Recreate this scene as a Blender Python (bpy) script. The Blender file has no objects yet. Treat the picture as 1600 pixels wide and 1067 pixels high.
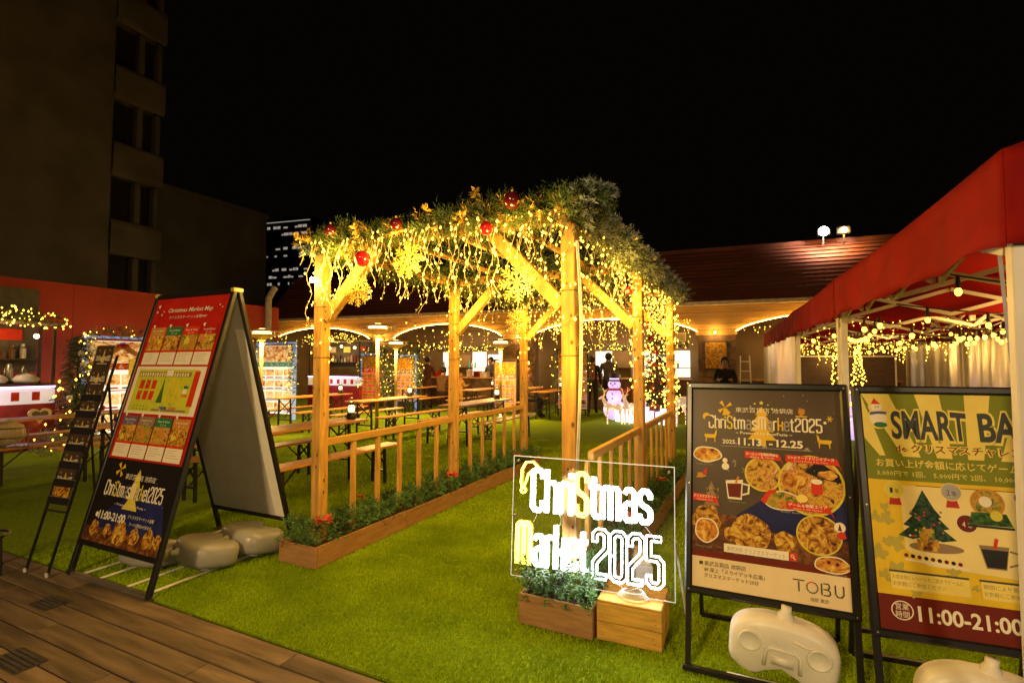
import bpy, bmesh, math, random
import numpy as np
from mathutils import Matrix, Vector, noise as mnoise
R = math.radians
PI = math.pi
random.seed(7)
scene = bpy.context.scene
COL = scene.collection

# ------------------------------------------------------------------ camera, world, exposure
cd = bpy.data.cameras.new('camera')
cam = bpy.data.objects.new('camera', cd)
COL.objects.link(cam)
cam.location = (0, 0, 1.5)
cam.rotation_euler = (R(92.5), 0, R(26))
cd.sensor_width = 36
cd.lens = 18.0
cd.clip_start = 0.05
cd.clip_end = 600
scene.camera = cam

world = bpy.data.worlds.new('World')
scene.world = world
world.use_nodes = True
wn = world.node_tree
wn.nodes['Background'].inputs[0].default_value = (0.55, 0.36, 0.22, 1)      # clear black city night, faint warm sky glow
wn.nodes['Background'].inputs[1].default_value = 0.0016
scene.view_settings.view_transform = 'Standard'
scene.view_settings.look = 'None'
scene.view_settings.exposure = 0.9
scene.view_settings.gamma = 1.0
scene.view_settings.use_curve_mapping = False
cy = scene.cycles
cy.max_bounces = 6
cy.diffuse_bounces = 3
cy.glossy_bounces = 3
cy.transparent_max_bounces = 16
cy.transmission_bounces = 4
cy.sample_clamp_indirect = 2.0
cy.sample_clamp_direct = 0.0
cy.caustics_reflective = False
cy.caustics_refractive = False
cy.use_denoising = True


def lamp(name, loc, power, col, size=0.05, kind='POINT', rot=None, spot=100, blend=0.6, parent=None):
    l = bpy.data.lights.new(name, kind)
    l.energy = power
    l.color = col
    if kind == 'AREA':
        l.shape = 'DISK'
        l.size = size
    else:
        l.shadow_soft_size = size
    if kind == 'SPOT':
        l.spot_size = R(spot)
        l.spot_blend = blend
    o = bpy.data.objects.new(name, l)
    COL.objects.link(o)
    o.location = loc
    if rot is not None:
        o.rotation_euler = rot
    if parent:
        o.parent = parent
    return o


def aim(o, tgt):
    d = Vector(tgt) - o.location
    o.rotation_euler = d.to_track_quat('-Z', 'Y').to_euler()


WARM = (1.0, 0.56, 0.13)
GOLD = (1.0, 0.62, 0.16)

# ------------------------------------------------------------------ materials
_mats = {}


def mat(name, col, rough=0.6, var=0.12, scale=8.0, bump=0.0, bscale=None, metal=0.0, emit=None, es=0.0,
        spec=0.5, stretch=(1, 1, 1), rnd=0.0, sample=True, col2=None, detail=4, coat=0.0):
    if name in _mats:
        return _mats[name]
    m = bpy.data.materials.new(name)
    m.use_nodes = True
    nt = m.node_tree
    p = nt.nodes['Principled BSDF']
    L = nt.links.new
    p.inputs['Roughness'].default_value = rough
    p.inputs['Metallic'].default_value = metal
    if name.startswith('print') and spec == 0.5:
        spec = 0.12
    p.inputs['Specular IOR Level'].default_value = spec
    if coat:
        p.inputs['Coat Weight'].default_value = coat
    tc = nt.nodes.new('ShaderNodeTexCoord')
    mp = nt.nodes.new('ShaderNodeMapping')
    mp.inputs['Scale'].default_value = stretch
    L(tc.outputs['Object'], mp.inputs[0])
    nz = nt.nodes.new('ShaderNodeTexNoise')
    nz.inputs['Scale'].default_value = scale
    nz.inputs['Detail'].default_value = detail
    L(mp.outputs[0], nz.inputs['Vector'])
    c2 = col2 or tuple(max(0, c * (1 - 2.2 * var)) for c in col)
    c1 = tuple(min(1, c * (1 + var)) for c in col)
    rp = nt.nodes.new('ShaderNodeValToRGB')
    rp.color_ramp.elements[0].position = 0.3
    rp.color_ramp.elements[1].position = 0.7
    rp.color_ramp.elements[0].color = (*c2, 1)
    rp.color_ramp.elements[1].color = (*c1, 1)
    L(nz.outputs['Fac'], rp.inputs[0])
    out = rp.outputs[0]
    if rnd:
        oi = nt.nodes.new('ShaderNodeObjectInfo')
        hs = nt.nodes.new('ShaderNodeHueSaturation')
        mr = nt.nodes.new('ShaderNodeMapRange')
        mr.inputs['To Min'].default_value = 1 - rnd
        mr.inputs['To Max'].default_value = 1 + rnd
        L(oi.outputs['Random'], mr.inputs['Value'])
        L(mr.outputs[0], hs.inputs['Value'])
        L(out, hs.inputs['Color'])
        out = hs.outputs[0]
        ad = nt.nodes.new('ShaderNodeVectorMath')
        ad.operation = 'ADD'
        L(tc.outputs['Object'], ad.inputs[0])
        ml = nt.nodes.new('ShaderNodeMath')
        ml.operation = 'MULTIPLY'
        ml.inputs[1].default_value = 37.0
        L(oi.outputs['Random'], ml.inputs[0])
        L(ml.outputs[0], ad.inputs[1])
        L(ad.outputs[0], mp.inputs[0])
    L(out, p.inputs['Base Color'])
    if bump:
        n2 = nt.nodes.new('ShaderNodeTexNoise')
        n2.inputs['Scale'].default_value = bscale or scale * 4
        n2.inputs['Detail'].default_value = 3
        L(mp.outputs[0], n2.inputs['Vector'])
        b = nt.nodes.new('ShaderNodeBump')
        b.inputs['Strength'].default_value = bump
        b.inputs['Distance'].default_value = 0.01
        L(n2.outputs['Fac'], b.inputs['Height'])
        L(b.outputs[0], p.inputs['Normal'])
    if emit:
        p.inputs['Emission Color'].default_value = (*emit, 1)
        p.inputs['Emission Strength'].default_value = es
        if not sample:
            m.cycles.emission_sampling = 'NONE'
    _mats[name] = m
    return m


def picture_mat(name, cols, scale=14, es=0.0):
    """printed food photograph: patchy colours from warped noise with crumbs of voronoi"""
    m = bpy.data.materials.new(name)
    m.use_nodes = True
    nt = m.node_tree
    p = nt.nodes['Principled BSDF']
    L = nt.links.new
    p.inputs['Roughness'].default_value = 0.45
    p.inputs['Specular IOR Level'].default_value = 0.12
    tc = nt.nodes.new('ShaderNodeTexCoord')
    nz = nt.nodes.new('ShaderNodeTexNoise')
    nz.inputs['Scale'].default_value = scale
    nz.inputs['Detail'].default_value = 8
    nz.inputs['Roughness'].default_value = 0.65
    nz.inputs['Distortion'].default_value = 2.2
    L(tc.outputs['Object'], nz.inputs['Vector'])
    vo = nt.nodes.new('ShaderNodeTexVoronoi')
    vo.inputs['Scale'].default_value = scale * 1.6
    vo.feature = 'SMOOTH_F1'
    L(nz.outputs['Color'], vo.inputs['Vector'])
    L(tc.outputs['Object'], vo.inputs['Vector'])
    mx = nt.nodes.new('ShaderNodeMath')
    mx.operation = 'MULTIPLY_ADD'
    L(vo.outputs['Distance'], mx.inputs[0])
    mx.inputs[1].default_value = 0.18
    L(nz.outputs['Fac'], mx.inputs[2])
    rp = nt.nodes.new('ShaderNodeValToRGB')
    e = rp.color_ramp.elements
    n = len(cols)
    while len(e) < n:
        e.new(0.5)
    for i, c in enumerate(cols):
        e[i].position = 0.40 + 0.32 * i / (n - 1)
        e[i].color = (*c, 1)
    L(mx.outputs[0], rp.inputs[0])
    L(rp.outputs[0], p.inputs['Base Color'])
    if es:
        L(rp.outputs[0], p.inputs['Emission Color'])
        p.inputs['Emission Strength'].default_value = es
    return m


def clear_mat(name, tint, gloss=0.15, rough=0.1, veil=0.0, veilcol=(0.8, 0.8, 0.8)):
    m = bpy.data.materials.new(name)
    m.use_nodes = True
    nt = m.node_tree
    L = nt.links.new
    nt.nodes.remove(nt.nodes['Principled BSDF'])
    out = nt.nodes['Material Output']
    tr = nt.nodes.new('ShaderNodeBsdfTransparent')
    tr.inputs[0].default_value = (*tint, 1)
    gl = nt.nodes.new('ShaderNodeBsdfGlossy')
    gl.inputs['Roughness'].default_value = rough
    fr = nt.nodes.new('ShaderNodeFresnel')
    fr.inputs[0].default_value = 1.45
    mx = nt.nodes.new('ShaderNodeMixShader')
    ml = nt.nodes.new('ShaderNodeMath')
    ml.operation = 'MULTIPLY_ADD'
    ml.inputs[1].default_value = 1.0
    ml.inputs[2].default_value = gloss
    L(fr.outputs[0], ml.inputs[0])
    L(ml.outputs[0], mx.inputs[0])
    L(tr.outputs[0], mx.inputs[1])
    L(gl.outputs[0], mx.inputs[2])
    last = mx
    if veil:
        df = nt.nodes.new('ShaderNodeBsdfTranslucent')
        df.inputs[0].default_value = (*veilcol, 1)
        d2 = nt.nodes.new('ShaderNodeBsdfDiffuse')
        d2.inputs[0].default_value = (*veilcol, 1)
        a = nt.nodes.new('ShaderNodeAddShader')
        L(df.outputs[0], a.inputs[0])
        L(d2.outputs[0], a.inputs[1])
        tc = nt.nodes.new('ShaderNodeTexCoord')
        mp = nt.nodes.new('ShaderNodeMapping')
        mp.inputs['Scale'].default_value = (1, 1, 0.25)
        nz = nt.nodes.new('ShaderNodeTexNoise')
        nz.inputs['Scale'].default_value = 5
        L(tc.outputs['Object'], mp.inputs[0])
        L(mp.outputs[0], nz.inputs['Vector'])
        m3 = nt.nodes.new('ShaderNodeMath')
        m3.operation = 'MULTIPLY'
        m3.inputs[1].default_value = veil * 2
        L(nz.outputs['Fac'], m3.inputs[0])
        m2 = nt.nodes.new('ShaderNodeMixShader')
        L(m3.outputs[0], m2.inputs[0])
        L(mx.outputs[0], m2.inputs[1])
        L(a.outputs[0], m2.inputs[2])
        bp = nt.nodes.new('ShaderNodeBump')
        bp.inputs['Strength'].default_value = 0.5
        bp.inputs['Distance'].default_value = 0.05
        L(nz.outputs['Fac'], bp.inputs['Height'])
        L(bp.outputs[0], gl.inputs['Normal'])
        last = m2
    L(last.outputs[0], out.inputs['Surface'])
    return m


PINE = mat('pine_wood', (0.62, 0.34, 0.075), 0.6, 0.17, 5, 0.25, 40, stretch=(6, 6, 0.8), rnd=0.08)
PINEX = mat('pine_wood_long', (0.58, 0.32, 0.075), 0.6, 0.10, 6, 0.15, 40, stretch=(6, 0.8, 6), rnd=0.10)
KNOT = mat('dark_knot', (0.16, 0.08, 0.03), 0.7)
TABLEW = mat('varnished_table_wood', (0.60, 0.27, 0.06), 0.4, 0.12, 5, 0.05, 30, stretch=(8, 0.7, 8), rnd=0.1)
BOXW = mat('planter_wood', (0.42, 0.215, 0.085), 0.6, 0.12, 6, 0.12, 40, stretch=(1, 1, 7), rnd=0.1)
CRATEW = mat('crate_wood', (0.72, 0.40, 0.07), 0.55, 0.14, 6, 0.12, 30, stretch=(1, 1, 7), rnd=0.08)
DECK = mat('deck_wood', (0.19, 0.128, 0.075), 0.8, 0.26, 3.2, 0.3, 45, stretch=(0.6, 5, 5), rnd=0.22)
GRATE = mat('dark_grate', (0.055, 0.045, 0.04), 0.6, 0.2, 20)
BLACK = mat('black_steel', (0.018, 0.018, 0.02), 0.35, 0.1, 20)
BLACKF = mat('black_frame', (0.022, 0.021, 0.022), 0.28, 0.1, 20, metal=0.3)
WHITEM = mat('white_painted_steel', (0.72, 0.70, 0.66), 0.4, 0.05, 10)
WHITE = mat('print_white', (0.84, 0.82, 0.74), 0.5, 0.03, 10)
CREAM = mat('print_cream', (0.84, 0.68, 0.42), 0.5, 0.03, 10)
GREYB = mat('grey_board', (0.52, 0.51, 0.50), 0.6, 0.05, 6)
TANKG = mat('silver_grey_plastic', (0.33, 0.32, 0.31), 0.32, 0.08, 6)
TANKC = mat('cream_plastic', (0.84, 0.79, 0.70), 0.38, 0.06, 7, 0.05, 30)
SOIL = mat('soil', (0.03, 0.022, 0.015), 0.9)
LEAF = mat('pine_needles', (0.10, 0.16, 0.03), 0.55, 0.45, 6, rnd=0.0)
LEAFB = mat('cypress_leaves', (0.09, 0.22, 0.06), 0.5, 0.5, 7)
LEAFD = mat('dark_needles', (0.04, 0.07, 0.028), 0.6, 0.4, 6)
FROST = mat('frosted_needles', (0.30, 0.34, 0.30), 0.7, 0.25, 7)
GOLDF = mat('gold_glitter', (0.78, 0.50, 0.10), 0.35, 0.2, 60, 0.2, metal=0.35)
REDB = mat('red_gloss', (0.42, 0.012, 0.02), 0.12, 0.15, 30, coat=0.5)
DREDB = mat('dark_red_gloss', (0.10, 0.008, 0.012), 0.15, 0.2, 30, coat=0.5)
REDP = mat('poinsettia_red', (0.55, 0.05, 0.05), 0.5, 0.2, 30)
WIRE = mat('clear_wire', (0.62, 0.50, 0.25), 0.4, emit=(1, 0.6, 0.15), es=0.05, sample=False)  # faint warm emission painted in for bulb light falling on the wires
WIRED = mat('dark_cable', (0.015, 0.014, 0.012), 0.5)
CABLEW = mat('white_cable', (0.7, 0.68, 0.62), 0.4)
BULB = mat('warm_fairy_bulb', (1, 0.8, 0.4), 0.3, emit=(1.0, 0.52, 0.045), es=5.0, sample=False)
BULBW = mat('white_fairy_bulb', (1, 0.9, 0.7), 0.3, emit=(1.0, 0.66, 0.35), es=2.2, sample=False)
EDISON = mat('festoon_bulb', (1, 0.8, 0.4), 0.3, emit=(1.0, 0.46, 0.045), es=3.6, sample=False)
LEDW = mat('warm_led_strip', (1, 0.8, 0.5), 0.3, emit=(1.0, 0.52, 0.08), es=22)
LEDP = mat('pink_led_strip', (0.9, 0.7, 1), 0.3, emit=(0.85, 0.45, 1.0), es=3)
NEONW = mat('white_neon_tube', (1, 1, 1), 0.3, emit=(0.95, 0.96, 1.0), es=12)
NEONY = mat('yellow_neon_tube', (1, 0.9, 0.3), 0.3, emit=(1.0, 0.78, 0.05), es=8)
REDT = mat('red_canvas', (0.25, 0.006, 0.005), 0.85, 0.10, 3, 0.1, 60, spec=0.15)
CONC = mat('dark_concrete', (0.26, 0.235, 0.20), 0.85, 0.12, 0.8, 0.1, 6)
CONC2 = mat('grey_render', (0.20, 0.19, 0.17), 0.85, 0.12, 0.8)
GLASSD = mat('dark_window_glass', (0.05, 0.045, 0.04), 0.3)
REDW = mat('red_painted_wall', (0.50, 0.045, 0.010), 0.6, 0.10, 1.2)
ROOFM = mat('brown_roof_cladding', (0.19, 0.050, 0.022), 0.85, 0.12, 2, stretch=(0.4, 2, 2), rnd=0.12)
SIDING = mat('ochre_siding', (0.55, 0.33, 0.11), 0.5, 0.14, 2, stretch=(0.3, 2, 4), rnd=0.14)
EAVE = mat('pale_gutter', (0.62, 0.48, 0.30), 0.4)
BRICKM = mat('brown_pier', (0.17, 0.10, 0.06), 0.75, 0.2, 5, 0.3, 30, rnd=0.15)
INNER = mat('interior_wall', (0.30, 0.19, 0.09), 0.8, 0.15, 1.0)
INNERC = mat('interior_ceiling', (0.22, 0.15, 0.08), 0.8, 0.1, 1.0)
DARKW = mat('dark_stained_wood', (0.07, 0.04, 0.025), 0.6, 0.2, 6, stretch=(1, 1, 6))
STEEL = mat('brushed_steel', (0.45, 0.42, 0.38), 0.3, metal=0.8)
HEATG = mat('heater_glow', (1, 0.7, 0.3), 0.4, emit=(1.0, 0.58, 0.14), es=8)
PLASTR = mat('red_plastic', (0.40, 0.03, 0.035), 0.4)
VINYL = clear_mat('clear_vinyl', (0.80, 0.74, 0.74), -0.03, 0.38, 0.07, (0.17, 0.12, 0.11))
ACRYL = clear_mat('clear_acrylic', (0.965, 0.97, 0.975), 0.03, 0.05)
EDGE = mat('acrylic_edge', (0.8, 0.8, 0.82), 0.3, emit=(0.9, 0.88, 0.85), es=0.26, sample=False)  # slight emission put in for neon light carried to the sheet edge

# ------------------------------------------------------------------ mesh builder


class MB:
    def __init__(s):
        s.v = []
        s.f = []

    def add(s, vs, fs):
        o = len(s.v)
        s.v += [tuple(v) for v in vs]
        s.f += [tuple(i + o for i in f) for f in fs]
        return s

    def box(s, x0, y0, z0, x1, y1, z1):
        return s.add([(x0, y0, z0), (x1, y0, z0), (x1, y1, z0), (x0, y1, z0), (x0, y0, z1), (x1, y0, z1), (x1, y1, z1), (x0, y1, z1)],
                     [(0, 3, 2, 1), (4, 5, 6, 7), (0, 1, 5, 4), (1, 2, 6, 5), (2, 3, 7, 6), (3, 0, 4, 7)])

    def cbox(s, x0, y0, z0, x1, y1, z1, c=0.004):
        """box with chamfered edges along its longest axis and its ends"""
        d = (x1 - x0, y1 - y0, z1 - z0)
        ax = d.index(max(d))
        a, b = [(1, 2), (2, 0), (0, 1)][ax]
        lo = (x0, y0, z0)
        hi = (x1, y1, z1)

        def ring(t, i):
            pts = []
            A0, A1, B0, B1 = lo[a] + i, hi[a] - i, lo[b] + i, hi[b] - i
            for (p, q) in ((A0 + c, B0), (A1 - c, B0), (A1, B0 + c), (A1, B1 - c), (A1 - c, B1), (A0 + c, B1), (A0, B1 - c), (A0, B0 + c)):
                v = [0, 0, 0]
                v[ax] = t
                v[a] = p
                v[b] = q
                pts.append(tuple(v))
            return pts
        vs = ring(lo[ax], c * 0.6) + ring(lo[ax] + c, 0) + ring(hi[ax] - c, 0) + ring(hi[ax], c * 0.6)
        fs = [tuple(range(7, -1, -1)), tuple(range(24, 32))]
        for k in range(3):
            for i in range(8):
                j = (i + 1) % 8
                fs.append((k * 8 + i, k * 8 + j, k * 8 + 8 + j, k * 8 + 8 + i))
        return s.add(vs, fs)

    def bar(s, p, q, w, h=None, up=(0, 0, 1)):
        """rectangular bar from p to q"""
        h = h or w
        p, q = Vector(p), Vector(q)
        d = (q - p).normalized()
        up = Vector(up)
        if abs(d.dot(up)) > 0.98:
            up = Vector((0, 1, 0))
        a = d.cross(up).normalized()
        b = a.cross(d).normalized()
        vs = []
        for P in (p, q):
            for (i, j) in ((-1, -1), (1, -1), (1, 1), (-1, 1)):
                vs.append(P + a * i * w / 2 + b * j * h / 2)
        return s.add(vs, [(0, 1, 2, 3), (7, 6, 5, 4), (0, 4, 5, 1), (1, 5, 6, 2), (2, 6, 7, 3), (3, 7, 4, 0)])

    def tube(s, pts, r, n=6, closed=False, caps=True):
        pts = [Vector(p) for p in pts]
        m = len(pts)
        vs = []
        prev = None
        for i, p in enumerate(pts):
            if closed:
                d = pts[(i + 1) % m] - pts[i - 1]
            else:
                d = pts[min(i + 1, m - 1)] - pts[max(i - 1, 0)]
            if d.length < 1e-9:
                d = Vector((0, 0, 1))
            d.normalize()
            if prev is None:
                u = Vector((0, 0, 1)) if abs(d.z) < 0.9 else Vector((1, 0, 0))
                a = d.cross(u).normalized()
            else:
                a = (prev - d * prev.dot(d))
                if a.length < 1e-6:
                    a = d.orthogonal()
                a.normalize()
            prev = a
            b = d.cross(a)
            rr = r[i] if isinstance(r, (list, tuple)) else r
            for k in range(n):
                t = 2 * PI * k / n
                vs.append(p + a * math.cos(t) * rr + b * math.sin(t) * rr)
        fs = []
        for i in range(m if closed else m - 1):
            i2 = (i + 1) % m
            for k in range(n):
                k2 = (k + 1) % n
                fs.append((i * n + k, i * n + k2, i2 * n + k2, i2 * n + k))
        if caps and not closed:
            fs.append(tuple(range(n - 1, -1, -1)))
            fs.append(tuple((m - 1) * n + k for k in range(n)))
        return s.add(vs, fs)

    def lathe(s, prof, n=16, c=(0, 0, 0)):
        vs = []
        for (r, z) in prof:
            for k in range(n):
                t = 2 * PI * k / n
                vs.append((c[0] + r * math.cos(t), c[1] + r * math.sin(t), c[2] + z))
        fs = []
        for i in range(len(prof) - 1):
            for k in range(n):
                k2 = (k + 1) % n
                fs.append((i * n + k, i * n + k2, (i + 1) * n + k2, (i + 1) * n + k))
        fs.append(tuple(range(n - 1, -1, -1)))
        fs.append(tuple((len(prof) - 1) * n + k for k in range(n)))
        return s.add(vs, fs)

    def ball(s, c, r, n=8, m=5, sc=(1, 1, 1)):
        prof = [(max(1e-4, math.sin(PI * i / m)), -math.cos(PI * i / m)) for i in range(m + 1)]
        o = len(s.v)
        s.lathe(prof, n)
        for i in range(o, len(s.v)):
            v = s.v[i]
            s.v[i] = (c[0] + v[0] * r * sc[0], c[1] + v[1] * r * sc[1], c[2] + v[2] * r * sc[2])
        return s

    def octa(s, c, r, k=1.35):
        x, y, z = c
        return s.add([(x + r, y, z), (x, y + r, z), (x - r, y, z), (x, y - r, z), (x, y, z + r * k), (x, y, z - r * k)],
                     [(0, 1, 4), (1, 2, 4), (2, 3, 4), (3, 0, 4), (1, 0, 5), (2, 1, 5), (3, 2, 5), (0, 3, 5)])

    def ext(s, poly, y0, y1):
        """polygon in x,z extruded from y0 to y1"""
        n = len(poly)
        vs = [(x, y0, z) for x, z in poly] + [(x, y1, z) for x, z in poly]
        fs = [tuple(range(n)), tuple(range(2 * n - 1, n - 1, -1))]
        for i in range(n):
            j = (i + 1) % n
            fs.append((i, n + i, n + j, j))
        return s.add(vs, fs)

    def tri(s, a, b, c):
        return s.add([a, b, c], [(0, 1, 2)])

    def quad(s, a, b, c, d):
        return s.add([a, b, c, d], [(0, 1, 2, 3)])

    def mesh(s, name, m, smooth=False):
        me = bpy.data.meshes.new(name)
        me.from_pydata(s.v, [], s.f)
        me.materials.append(m)
        if smooth:
            me.polygons.foreach_set('use_smooth', [True] * len(me.polygons))
        me.update()
        return me

    def build(s, name, m, parent=None, loc=(0, 0, 0), rot=(0, 0, 0), smooth=False, kind=None, label=None):
        return put(name, s.mesh(name, m, smooth), parent, loc, rot, kind, label)


def put(name, me, parent=None, loc=(0, 0, 0), rot=(0, 0, 0), kind=None, label=None):
    o = bpy.data.objects.new(name, me)
    COL.objects.link(o)
    o.location = loc
    o.rotation_euler = rot
    if parent:
        o.parent = parent
    if kind:
        o['kind'] = kind
    if label:
        o['label'] = label
    return o


def thing(name, label, cat, loc=(0, 0, 0), rz=0.0, group=None, rot=None):
    o = bpy.data.objects.new(name, None)
    COL.objects.link(o)
    o.empty_display_size = 0.1
    o.location = loc
    o.rotation_euler = rot or (0, 0, rz)
    return tag(o, label, cat, group)


def tag(o, label, cat, group=None):
    o['label'] = label
    o['category'] = cat
    if group:
        o['group'] = group
    return o


def struct(o):
    o['kind'] = 'structure'
    return o


def copy_tree(o, parent=None):
    c = o.copy()
    COL.objects.link(c)
    c.parent = parent
    for ch in list(o.children):
        copy_tree(ch, c)
    return c


def place(o, label, loc, rz=0.0, first=False, group=None):
    c = o if first else copy_tree(o)
    c.location = loc
    c.rotation_euler = (0, 0, rz)
    c['label'] = label
    if group:
        c['group'] = group
    return c


# ------------------------------------------------------------------ foliage helpers
def sprig(mb, p, d, L, n=9, w=0.006, nl=0.045, spread=0.9):
    """a pine sprig: stem with needle triangles around it"""
    d = d.normalized()
    a = d.orthogonal().normalized()
    b = d.cross(a)
    for i in range(n):
        t = (i + 0.5) / n
        q = p + d * L * t
        ang = i * 2.4 + random.random()
        side = (a * math.cos(ang) + b * math.sin(ang))
        tip = q + (side * spread + d * 0.7).normalized() * nl * random.uniform(0.7, 1.2) * (1.1 - 0.4 * t)
        e = side.cross(d) * w / 2
        mb.tri(q - e, q + e, tip)


def rvec():
    while True:
        v = Vector((random.uniform(-1, 1), random.uniform(-1, 1), random.uniform(-1, 1)))
        if 0.05 < v.length < 1:
            return v.normalized()


def garland_mb(p, q, rad, per_m, seedscale=1.0, bulge=0.35, L=0.11, nl=0.05, w=0.007, sag=0.0, n=9):
    p, q = Vector(p), Vector(q)
    mb = MB()
    ln = (q - p).length
    ax = (q - p).normalized()
    for i in range(int(ln * per_m)):
        t = random.random()
        c = p.lerp(q, t) - Vector((0, 0, sag * 4 * t * (1 - t)))
        r = rad * (1 + bulge * mnoise.noise(Vector((t * ln * 3.1 * seedscale, p.x, p.y))) * 2)
        v = rvec()
        v = (v - ax * v.dot(ax) * 0.6).normalized()
        s = c + v * r * random.uniform(0.1, 0.75)
        sprig(mb, s, v + ax * random.uniform(-0.7, 0.7), L * random.uniform(0.6, 1.2), n=n, w=w, nl=nl)
    return mb

# ------------------------------------------------------------------ lettering and flat print
_tc = {}


def text_geo(s, bold=0.0):
    k = (s, bold)
    if k in _tc:
        return _tc[k]
    c = bpy.data.curves.new('t', 'FONT')
    c.body = s
    c.resolution_u = 4 if s.isascii() and len(s) < 14 else 1
    c.offset = bold
    o = bpy.data.objects.new('t', c)
    me = bpy.data.meshes.new_from_object(o)
    v = [(a.co.x, a.co.y) for a in me.vertices]
    f = [tuple(p.vertices) for p in me.polygons]
    bpy.data.objects.remove(o)
    bpy.data.meshes.remove(me)
    bpy.data.curves.remove(c)
    if v:
        x0 = min(a[0] for a in v)
        x1 = max(a[0] for a in v)
    else:
        x0, x1 = 0, 1
    _tc[k] = (v, f, x0, x1)
    return _tc[k]


A1 = [(.36, .78), (.36, .9), (.28, .97), (.14, .97), (.06, .9)]
GLY = {
    'C': (.44, [A1 + [(.06, .1), (.14, .03), (.28, .03), (.36, .1), (.36, .25)]]),
    'h': (.42, [[(.06, 0), (.06, 1)], [(.06, .62), (.14, .7), (.26, .7), (.34, .62), (.34, 0)]]),
    'r': (.31, [[(.06, 0), (.06, .72)], [(.06, .62), (.13, .7), (.27, .7)]]),
    'i': (.17, [[(.06, 0), (.06, .72)], [(.06, .84), (.06, .94)]]),
    'S': (.44, [A1 + [(.06, .62), (.14, .53), (.28, .47), (.36, .38), (.36, .1), (.28, .03), (.14, .03), (.06, .1), (.06, .25)]]),
    's': (.42, [[(.34, .55), (.34, .62), (.26, .7), (.14, .7), (.06, .62), (.06, .46), (.14, .39), (.26, .34), (.34, .27), (.34, .1), (.26, .03), (.14, .03), (.06, .1), (.06, .18)]]),
    't': (.32, [[(.12, .92), (.12, .1), (.18, .03), (.27, .03)], [(.0, .7), (.26, .7)]]),
    'm': (.60, [[(.06, 0), (.06, .72)], [(.06, .64), (.12, .7), (.22, .7), (.28, .64), (.28, 0)], [(.28, .64), (.35, .7), (.44, .7), (.5, .64), (.5, 0)]]),
    'a': (.42, [[(.08, .62), (.14, .7), (.26, .7), (.34, .62), (.34, 0)], [(.34, .4), (.14, .4), (.06, .33), (.06, .1), (.14, .03), (.26, .03), (.34, .1)]]),
    'M': (.60, [[(.06, 0), (.06, .9), (.13, .97), (.21, .97), (.28, .9), (.28, 0)], [(.28, .9), (.35, .97), (.43, .97), (.5, .9), (.5, 0)]]),
    'k': (.42, [[(.06, 0), (.06, 1)], [(.34, .72), (.34, .5), (.26, .4), (.06, .4)], [(.26, .4), (.34, .3), (.34, 0)]]),
    'e': (.42, [[(.06, .38), (.34, .38), (.34, .62), (.26, .7), (.14, .7), (.06, .62), (.06, .1), (.14, .03), (.26, .03), (.34, .1), (.34, .2)]]),
    '2': (.45, [[(.06, .75), (.06, .9), (.14, .97), (.28, .97), (.36, .9), (.36, .62), (.06, .32), (.06, .04), (.36, .04)]]),
    '0': (.45, [[(.06, .5), (.06, .9), (.14, .97), (.28, .97), (.36, .9), (.36, .1), (.28, .03), (.14, .03), (.06, .1), (.06, .5)]]),
    '5': (.44, [[(.36, .96), (.06, .96), (.06, .56), (.28, .56), (.36, .48), (.36, .1), (.28, .03), (.14, .03), (.06, .1), (.06, .22)]]),
}


def offset_line(pts, d):
    """left and right offset of a polyline with mitred joints"""
    n = len(pts)
    Lf, Rt = [], []
    for i in range(n):
        p = Vector(pts[i])
        a = (p - Vector(pts[i - 1])).normalized() if i else None
        b = (Vector(pts[i + 1]) - p).normalized() if i < n - 1 else None
        if a is None:
            a = b
        if b is None:
            b = a
        t = (a + b)
        t = t.normalized() if t.length > 1e-6 else a
        nrm = Vector((-t.y, t.x))
        k = max(0.5, nrm.dot(Vector((-a.y, a.x))))
        Lf.append(p + nrm * d / k)
        Rt.append(p - nrm * d / k)
    return Lf, Rt


def glyph_width(s):
    return sum(GLY[c][0] for c in s)


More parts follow.
